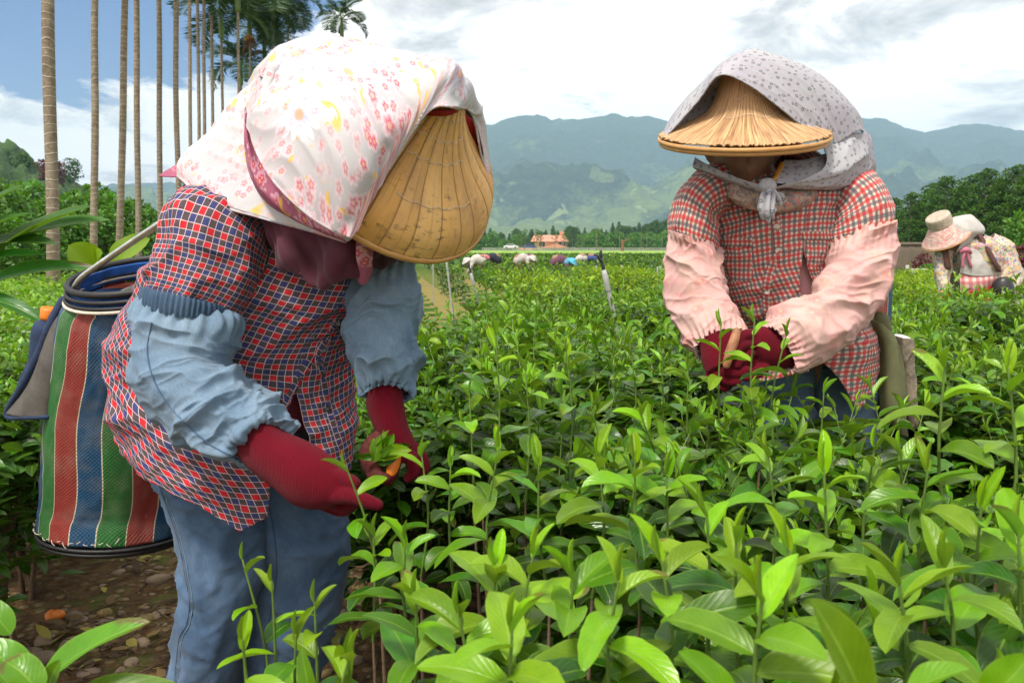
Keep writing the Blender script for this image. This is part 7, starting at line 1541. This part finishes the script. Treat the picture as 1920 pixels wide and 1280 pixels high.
    mb = MB(); ph = np.linspace(0, 2 * np.pi, 40, endpoint=False); Gh = hat_surface(HC3, HN3, [(.004, .192), (.05, .192), (.081, .190), (.086, .165), (.086, .118)], ph, np.linspace(0, 1, 12)); mb.add(Gh.reshape(-1, 3), grid_faces(40, 12, True)); mb.build('hat_crown', M['gauze'], p3)
    patch('headscarf', [[(1771, 417, 5.86), (1791, 407, 5.86), (1817, 403, 5.95), (1823, 407, 6.1)], [(1785, 429, 5.82), (1803, 417, 5.82), (1829, 413, 5.92), (1835, 417, 6.1)], [(1801, 435, 5.80), (1817, 431, 5.81), (1843, 433, 5.91), (1845, 431, 6.1)], [(1801, 453, 5.80), (1813, 445, 5.81), (1827, 445, 5.92), (1833, 447, 6.1)], [(1792, 475, 5.82), (1803, 465, 5.82), (1817, 455, 5.92), (1825, 457, 6.1)]], M['white_cloth'], p3, nu=50, nv=60, disp=cloth(.007, 12, 5, 3), thick=.004)
    for k, (x0, y0) in enumerate(((1772, 560), (1852, 558))):
        mb = MB(); q = 5.80; mb.ptube([(x0 - 2, y0 - 8, q), (x0, y0 + 1, q - .01), (x0 + 3, y0 + 6, q - .02)], [.03, .032, .025], nseg=12, per=4)
        for j in range(4): mb.ptube([(x0 + j * 2.2 - 1, y0 + 6 - j, q - .03), (x0 + 4 + j * 2, y0 + 13 - j, q - .05), (x0 + 7 + j * 2, y0 + 18 - j, q - .05)], [.0105, .010, .008], nseg=8, per=3)
        mb.ptube([(x0 + 3, y0, q - .03), (x0 + 9, y0 + 5, q - .05)], [.011, .009], nseg=8, per=3)
        mb.build('glove', M['orange'] if k == 0 else M['red_cloth'], p3, remesh=.005, sm=3)
    pk = empty('waist_pouch', P(1881, 545, 5.78), 'black camera style pouch strapped at the waist of the third picker', 'pouch'); mb = MB()
    add_loft(mb, [R((1866, 524, 5.80), (1888, 522, 5.80), .05), R((1862, 532, 5.79), (1896, 528, 5.79), .065), R((1863, 548, 5.78), (1900, 544, 5.78), .07), R((1867, 560, 5.79), (1896, 556, 5.79), .06), R((1872, 563, 5.8), (1890, 561, 5.8), .05)], 28, 20); mb.build('pouch_body', M['black_plastic'], pk)
    mb = MB(); mb.disc(P(1890, 543, 5.715), (0.1, -1, .1), .013, .01); mb.disc(P(1882, 548, 5.705), (0, -1, .1), .018, .01); mb.build('badge', M['metal'], pk)
    sk = empty('sack', P(1905, 600, 5.9), 'pale sack with blue band beside the third picker at the right edge', 'sack'); loft('sack_body', [R((1898, 556, 5.9), (1916, 556, 5.9), .06), R((1890, 572, 5.9), (1934, 572, 5.9), .13), R((1888, 590, 5.9), (1945, 590, 5.9), .15), R((1894, 640, 5.9), (1940, 640, 5.9), .15)], M['grey_sack'], sk, nu=60, nv=50, disp=dsum(fold(.02, 8, 2, 3), gather(.012, 14, .06)), cap=(True, True))
    patch('band', [[(1892, 571, 5.79), (1905, 570, 5.765), (1925, 571, 5.77)], [(1893, 577, 5.79), (1905, 576, 5.755), (1925, 577, 5.76)]], M['car_blue'], sk, nu=14, nv=6, thick=.006)

# ------------------------------------------------------------------ far pickers
if 'far' not in SKIP:
    def far_picker(px, py, d, lean, hatm, backm, lab, basket=None, s=1.0):
        g0 = P(px, py, d); zt = g0[2]; root = empty('person', (g0[0], d, 0), lab, 'person', 'far tea pickers')
        x, y = g0[0], d; L = lean
        mb = MB(); hip = np.array([x, y, .78]); sh = hip + np.array([L * .34, -.05, zt - .95]); hd = sh + np.array([L * .14, -.05, .02])
        mb.tube([(x - .08, y, .04), (x - .08, y, .42), hip], [.06, .07, .12], 10, 3); mb.tube([(x + .1, y, .04), (x + .1, y, .42), hip], [.06, .07, .12], 10, 3); mb.tube([hip, (hip + sh) / 2 + (0, 0, .06), sh, hd], [.15, .16, .11, .06], 12, 4)
        for q in (-1, 1): mb.tube([sh + (0, q * .12, 0), sh + (L * .08, q * .16, -.22), sh + (L * .2, q * .06, -.38)], [.06, .05, .03], 8, 3)
        head_geo(mb, hd + (L * .06, 0, .02), (L * .5, 0, .8), (L * .8, 0, -.5)); mb.build('body', M['skin'], root, remesh=.02)
        mb = MB(); mb.tube([hip + (-L * .04, 0, -.12), (hip + sh) / 2 + (0, 0, .07), sh + (L * .03, 0, .02)], [.18, .185, .13], 14, 5); 
        for q in (-1, 1): mb.tube([sh + (0, q * .12, 0), sh + (L * .08, q * .17, -.2), sh + (L * .17, q * .08, -.34)], [.085, .075, .05], 8, 3)
        o = mb.build('jacket', M[backm], root, remesh=.02)
        mb = MB(); n_ = nrm(np.array([L * .55, -.25, .8])); c = hd + np.array([L * .07, 0, .09]); ph = np.linspace(0, 2 * np.pi, 30, endpoint=False)
        Gh = hat_surface(c, n_, [(.004, .14), (.06, .12), (.13, .05), (.20, 0.), (.19, -.008), (.1, .03)], ph, np.linspace(0, 1, 18)); mb.add(Gh.reshape(-1, 3), grid_faces(30, 18, True)); mb.build('hat', M[hatm], root)
        mb = MB(); mb.tube([hd + (L * .02, 0, .13), hd + (-L * .12, 0, .06), sh + (-L * .06, 0, .08)], [.10, .13, .10], 12, 4); mb.build('headscarf', M[hatm], root)
        return root
    far_picker(902, 486, 30, -1, 'white_cloth', 'white_cloth', 'far picker with white head cloth bent over nearest the hat brim')
    far_picker(931, 480, 33, -1, 'pink_cloth', 'dark_cloth', 'far picker in black jacket with pink hat')
    far_picker(973, 482, 31, 1, 'white_cloth', 'grey_sack', 'far picker with white round head cloth leaning right')
    far_picker(996, 482, 31.5, -1, 'pink_cloth', 'purple_cloth', 'far picker in dark mauve jacket with pink hat leaning left')
    far_picker(1042, 487, 27, 1, 'cyan_cloth', 'purple_cloth', 'far picker in plum jacket with bright cyan head cloth')
    far_picker(1093, 489, 38, -1, 'white_cloth', 'white_cloth', 'small far picker all in white right of the cyan cloth')
    far_picker(1108, 488, 40, 1, 'navy_cloth', 'navy_cloth', 'small far picker in blue furthest right of the group')
# ------------------------------------------------------------------ nearest bushes: long young shoots standing above the canopy
def hero_bush(label, shoots, extra=True):
    pts = [P(s[2], s[3], s[4]) for s in shoots]; c = np.mean(pts, 0); root = empty('tea_bush', (c[0], c[1], 0), label, 'tea bush', 'long shooted tea bushes in the foreground')
    wb = MB()
    for s in shoots:
        tx, ty, bx, by, d, n, L = s[:7]; a0, a1 = (s[7] * .8, s[8]) if len(s) > 8 else (.18, .85); n = n + 2; L = L * .95
        t, b = P(tx, ty, d), P(bx, by, d + .02); ls = LeafSet(); sm = MB(); shoot(ls, sm, b, t, n, L, lod=(13, 7), age0=a0, age1=a1, stem_r=.0019)
        o = ls.build('shoot', M['tea'], root); sm.build('stem', M['stem'], o)
        wb.tube([b, (b[0] * .8 + c[0] * .2, b[1], b[2] * .5), (c[0] * .7 + b[0] * .3, c[1], 0)], [.002, .005, .010], 6, 4)
    wb.build('branch', M['wood'], root); return root
def XYb(s): return (s[0], s[1], s[2], s[3], s[4], s[5], s[6])
if 'tea' not in SKIP:
    hero_bush('tea bush at the lower left whose shoots cross the near picker\'s jeans', [(455, 1050, 500, 1400, .95, 3, .062, .8, 1), (510, 1090, 520, 1400, .90, 3, .070, .7, 1), (455, 1200, 450, 1420, .70, 2, .070, .8, 1), (590, 1130, 600, 1420, .85, 4, .072, .5, .9), (555, 1190, 575, 1420, .78, 3, .072, .3, .8), (655, 1230, 640, 1420, .6, 3, .070, .8, 1)])
    hero_bush('tea bush in front of the near picker\'s gloved hands', [(648, 872, 712, 1100, 1.12, 3, .066, .5, .95), (790, 850, 790, 1080, 1.15, 8, .070), (700, 1000, 700, 1200, 1.0, 8, .075, .3, .8), (845, 870, 850, 1100, 1.1, 8, .070), (760, 1020, 770, 1230, .92, 8, .080, .35, .85)])
    hero_bush('tea bush with tall bright shoots in the middle foreground', [(928, 620, 905, 960, 1.32, 10, .078, .45, 1), (985, 690, 985, 940, 1.30, 8, .070), (1062, 660, 1060, 920, 1.35, 8, .068), (880, 740, 890, 980, 1.25, 8, .072), (935, 840, 920, 1120, 1.0, 9, .080, .4, 1), (1010, 870, 1030, 1130, .98, 8, .080), (1120, 850, 1110, 1120, .98, 9, .078), (1190, 860, 1200, 1150, .9, 8, .085, .5, 1)])
    hero_bush('tea bush whose large pale leaves fill the bottom middle', [(930, 1060, 920, 1330, .72, 8, .085, .6, 1), (1000, 1040, 960, 1340, .70, 8, .085, .5, 1), (1075, 1080, 1080, 1350, .66, 7, .085), (860, 1150, 870, 1380, .66, 7, .080), (1160, 1090, 1150, 1360, .62, 7, .085, .6, 1), (780, 1120, 770, 1360, .72, 8, .080), (960, 1180, 980, 1400, .52, 6, .080, .7, 1)])
    hero_bush('tea bush with shoots standing before the gingham picker\'s hands', [(1352, 605, 1350, 860, 1.50, 8, .072, .45, 1), (1415, 598, 1425, 860, 1.46, 8, .078, .45, 1), (1476, 622, 1455, 880, 1.48, 7, .072, .4, .95), (1290, 690, 1290, 900, 1.5, 8, .068), (1240, 650, 1240, 880, 1.55, 8, .066), (1180, 640, 1180, 860, 1.6, 8, .064), (1545, 730, 1540, 960, 1.45, 7, .066)])
    hero_bush('tea bush with yellow tipped shoots right of the middle foreground', [(1325, 960, 1320, 1290, .78, 7, .085, .55, 1), (1250, 890, 1240, 1180, .92, 8, .080), (1440, 850, 1430, 1160, .95, 8, .080), (1545, 880, 1552, 1260, .80, 10, .080, .4, 1), (1640, 840, 1620, 1130, .95, 8, .078), (1380, 1010, 1390, 1300, .70, 7, .085, .4, .9), (1240, 1050, 1250, 1330, .66, 7, .088, .5, .95), (1480, 1030, 1490, 1330, .68, 7, .088, .45, .95), (1430, 1120, 1420, 1400, .52, 6, .085, .6, 1)])
    hero_bush('tea bush at the right edge with the tallest dark stemmed shoots', [(1772, 680, 1800, 1080, .86, 10, .078, .35, 1), (1890, 690, 1868, 1090, .84, 9, .080, .4, 1), (1690, 850, 1700, 1130, .92, 8, .078), (1740, 880, 1735, 1160, .84, 8, .082, .25, .7), (1840, 950, 1840, 1260, .72, 8, .085, .3, .8), (1910, 1000, 1900, 1290, .66, 7, .088, .4, .9), (1770, 1060, 1760, 1330, .64, 7, .085, .3, .85), (1685, 1090, 1690, 1350, .60, 7, .085, .4, .9)])
    # single leaves very close to the lens
    root = empty('tea_bush', (.2, .42, 0), 'closest tea bush at the bottom right with soft out of focus pale leaves', 'tea bush', 'long shooted tea bushes in the foreground')
    wb = MB()
    for (b, t, d, L, w, nrm_) in (((1625, 1330), (1560, 1140), .40, .062, .026, (0, -.6, .8)), ((1700, 1300), (1800, 1240), .42, .055, .018, (.1, -.2, 1)), ((1560, 1330), (1600, 1210), .45, .045, .018, (.2, -.8, .6)), ((1850, 1320), (1925, 1235), .46, .055, .024, (.1, -.5, .9)), ((1380, 1330), (1300, 1220), .48, .055, .022, (.1, -.5, .9))):
        B0, T0 = P(b[0], b[1], d), P(t[0], t[1], d - .01); ls = LeafSet(); D = T0 - B0; ls.add(B0[None], D[None], np.array([nrm_], float), np.array([np.linalg.norm(D) * 1.05]), np.array([w]), np.array([.35]), np.array([.5]), nl=15, nw=9, age=np.array([.7]))
        ls.build('leaf', M['tea'], root); wb.tube([B0, B0 * [1, 1, .6], (.2, .42, 0)], [.0012, .003, .006], 6, 4)
    wb.build('branch', M['wood'], root)
    root = empty('tea_bush', (-.40, .60, 0), 'tea bush in the bottom left corner with long arching pale leaves', 'tea bush', 'long shooted tea bushes in the foreground'); wb = MB()
    for (b, t, d, L, w, bend, nrm_) in (((70, 1290), (232, 1152), .62, 0, .030, .5, (-.3, -.4, .9)), ((60, 1300), (-30, 1195), .62, 0, .030, .6, (.3, -.4, .9)), ((75, 1300), (10, 1230), .58, 0, .026, .8, (.2, -.4, .9)), ((80, 1310), (105, 1245), .6, 0, .016, .2, (0, -.8, .5)), ((20, 1190), (-40, 1120), .75, 0, .026, .6, (.2, -.4, .9)), ((110, 1330), (320, 1275), .62, 0, .03, .6, (-.1, -.3, .9)), ((640, 1330), (655, 1190), .62, 0, .012, .1, (0, -1, .3)), ((590, 1335), (560, 1230), .6, 0, .014, .3, (0, -.9, .4))):
        B0, T0 = P(b[0], b[1], d), P(t[0], t[1], d); D = T0 - B0; ls = LeafSet(); ls.add(B0[None], (D + np.array([0, 0, .3 * bend * np.linalg.norm(D)]))[None], np.array([nrm_], float), np.array([np.linalg.norm(D) * 1.08]), np.array([w]), np.array([bend * 1.3]), np.array([.45]), nl=15, nw=7, age=np.array([.6]))
        ls.build('leaf', M['tea'], root); wb.tube([B0, B0 * [1, 1, .6], (-.40, .60, 0)], [.0014, .003, .006], 6, 4)
    wb.build('branch', M['wood'], root)
    # leaves held in the far glove
    hb = empty('leaf_bunch', P(706, 860, 1.38), 'bunch of freshly plucked tea leaves held in the near picker\'s darker glove', 'leaves'); ls = LeafSet(); n = 13
    b = np.array([P(706 + RNG.uniform(-9, 9), 862 + RNG.uniform(-8, 8), 1.376 + RNG.uniform(-.012, .004)) for _ in range(n)]); az = RNG.uniform(-1.3, 1.3, n)
    az = az * .7; D = st(np.sin(az) * 1.3, RNG.uniform(-.5, .3, n), np.cos(az) * RNG.uniform(.2, 1.1, n)); L = RNG.uniform(.030, .066, n); ls.add(b, D, nrm(st(RNG.normal(0, .3, n), -1 + 0 * az, .3 + 0 * az)), L, L * .42, RNG.uniform(0, .6, n), RNG.uniform(.2, .8, n), nl=9, nw=5, age=RNG.uniform(.35, .95, n), twist=RNG.normal(0, .6, n)); ls.build('leaves', M['tea'], hb)
    # weeds with small white flowers on the left
    ls = LeafSet(); n = 52000; y = RNG.uniform(3.3, 10.5, n); x = -1.12 + SL * y - RNG.random(n) ** 1.2 * (y * .55)
    top = .60 + .22 * fbm(st(x * 1.3, y * 1.3, 0 * x), 3, 21) + .04 * (y - 3) / 6; z = top * np.where(RNG.random(n) < .7, RNG.uniform(.88, 1.08, n), RNG.random(n)); L = RNG.uniform(.025, .055, n)
    ls.add(st(x, y, z), rdir(n, -.2, 1.1), nrm(np.array([0, 0, 1.]) + RNG.normal(0, .45, (n, 3))), L, L * .55, RNG.uniform(0, .8, n), RNG.uniform(0, .4, n), nl=3, nw=3, age=np.clip(.35 + (z - .55) * 1.6 + RNG.normal(0, .2, n), 0, 1))
    o = ls.build('ground_cover', M['bush'], org=(-2, 4, 0)); tag(o, 'bright low weeds carpeting the ground left of the basket', 'weeds', kind='stuff')
    ls = LeafSet(); n = 900; k0 = np.repeat(np.arange(180), 5); y = RNG.uniform(3.5, 9, 180)[k0]; x = (-1.3 + SL * y - RNG.random(180)[k0] * y * .5); z = .60 + .22 * fbm(st(x * 1.3, y * 1.3, 0 * x), 3, 21) + .10; az = np.tile(np.arange(5), 180) * 1.257
    ls.add(st(x, y, z), st(np.cos(az), np.sin(az), .25 + 0 * az), nrm(np.array([0, 0, 1.]) + 0 * st(x, y, z)), np.full(n, .013), np.full(n, .010), np.zeros(n), np.zeros(n), nl=3, nw=3, age=np.ones(n)); o = ls.build('flowers', M['plaster_white'], org=(-2, 4, 0)); tag(o, 'tiny white flowers dotted over the weeds', 'flowers', kind='stuff')
    # long strap leaves of a ginger plant at the left edge
    g0 = P(-70, 560, 2.6); root = empty('ginger_plant', (g0[0], g0[1], 0), 'plant with long dark strap shaped leaves reaching in from the left edge', 'plant'); sb = MB()
    for (b, t, w, bend) in (((-60, 520), (128, 382), .085, .35), ((-50, 500), (156, 402), .08, .5), ((-70, 480), (70, 452), .07, .5), ((-60, 560), (146, 496), .08, .7), ((-90, 470), (30, 398), .05, .3), ((-60, 560), (50, 610), .055, .9), ((-80, 520), (40, 470), .05, .6), ((-90, 450), (15, 345), .05, .3)):
        B0, T0 = P(b[0], b[1], 2.6), P(t[0], t[1], 2.45); D = T0 - B0; l = np.linalg.norm(D); ls = LeafSet(); ls.add(B0[None], (D + np.array([0, 0, .42 * bend * l]))[None], np.array([[-.1, -.5, .85]]), np.array([l * 1.06]), np.array([w]), np.array([bend * 1.1]), np.array([.5]), nl=17, nw=5, age=np.array([RNG.uniform(.2, .6)])); ls.build('leaf', M['broad'], root); sb.tube([B0, B0 * [1, 1, .5], (g0[0], g0[1], 0)], [.006, .012, .02], 8, 3)
    sb.build('stem', M['stem'], root)
    g0 = P(175, 560, 3.4); root = empty('broad_leaved_plant', (g0[0], g0[1], 0), 'plant with two round lime green leaves just above the basket rim', 'plant'); sb = MB()
    for (b, t, w) in (((182, 500), (133, 468), .13), ((205, 500), (262, 452), .13), ((182, 500), (180, 478), .09)):
        B0, T0 = P(b[0], b[1], 3.4), P(t[0], t[1], 3.3); D = T0 - B0; l = np.linalg.norm(D); ls = LeafSet(); ls.add(B0[None], (D + np.array([0, 0, .1 * l]))[None], np.array([[-.1, -.9, .5]]), np.array([l * 1.06]), np.array([w]), np.array([.4]), np.array([.3]), nl=13, nw=7, age=np.array([1.0])); ls.build('leaf', M['bush'], root); sb.tube([B0, B0 * [1, 1, .5], (g0[0], g0[1], 0)], [.003, .006, .01], 8, 3)
    sb.build('stem', M['stem'], root)
# ------------------------------------------------------------------ haze
if 'haze' not in SKIP:
    mb = MB(); mb.box((0, 2500, 388), (12000, 5600, 782)); hz = mb.build('haze', None, smooth=False, org=(0, 0, -3)); tag(hz, 'thin bluish air between the fields and the mountains', 'haze', kind='stuff')
    m = bpy.data.materials.new('air'); m.use_nodes = True; m.node_tree.nodes.clear(); g = NG(m.node_tree)
    v = g.n('ShaderNodeVolumePrincipled'); v.inputs['Color'].default_value = (0.50, 0.77, 1.0, 1); v.inputs['Density'].default_value = 0.00021; v.inputs['Anisotropy'].default_value = -0.15
    oo = g.n('ShaderNodeOutputMaterial'); g.links.new(v.outputs[0], oo.inputs['Volume']); hz.data.materials.append(m)
    m.cycles.homogeneous_volume = True if hasattr(m, 'cycles') and hasattr(m.cycles, 'homogeneous_volume') else True
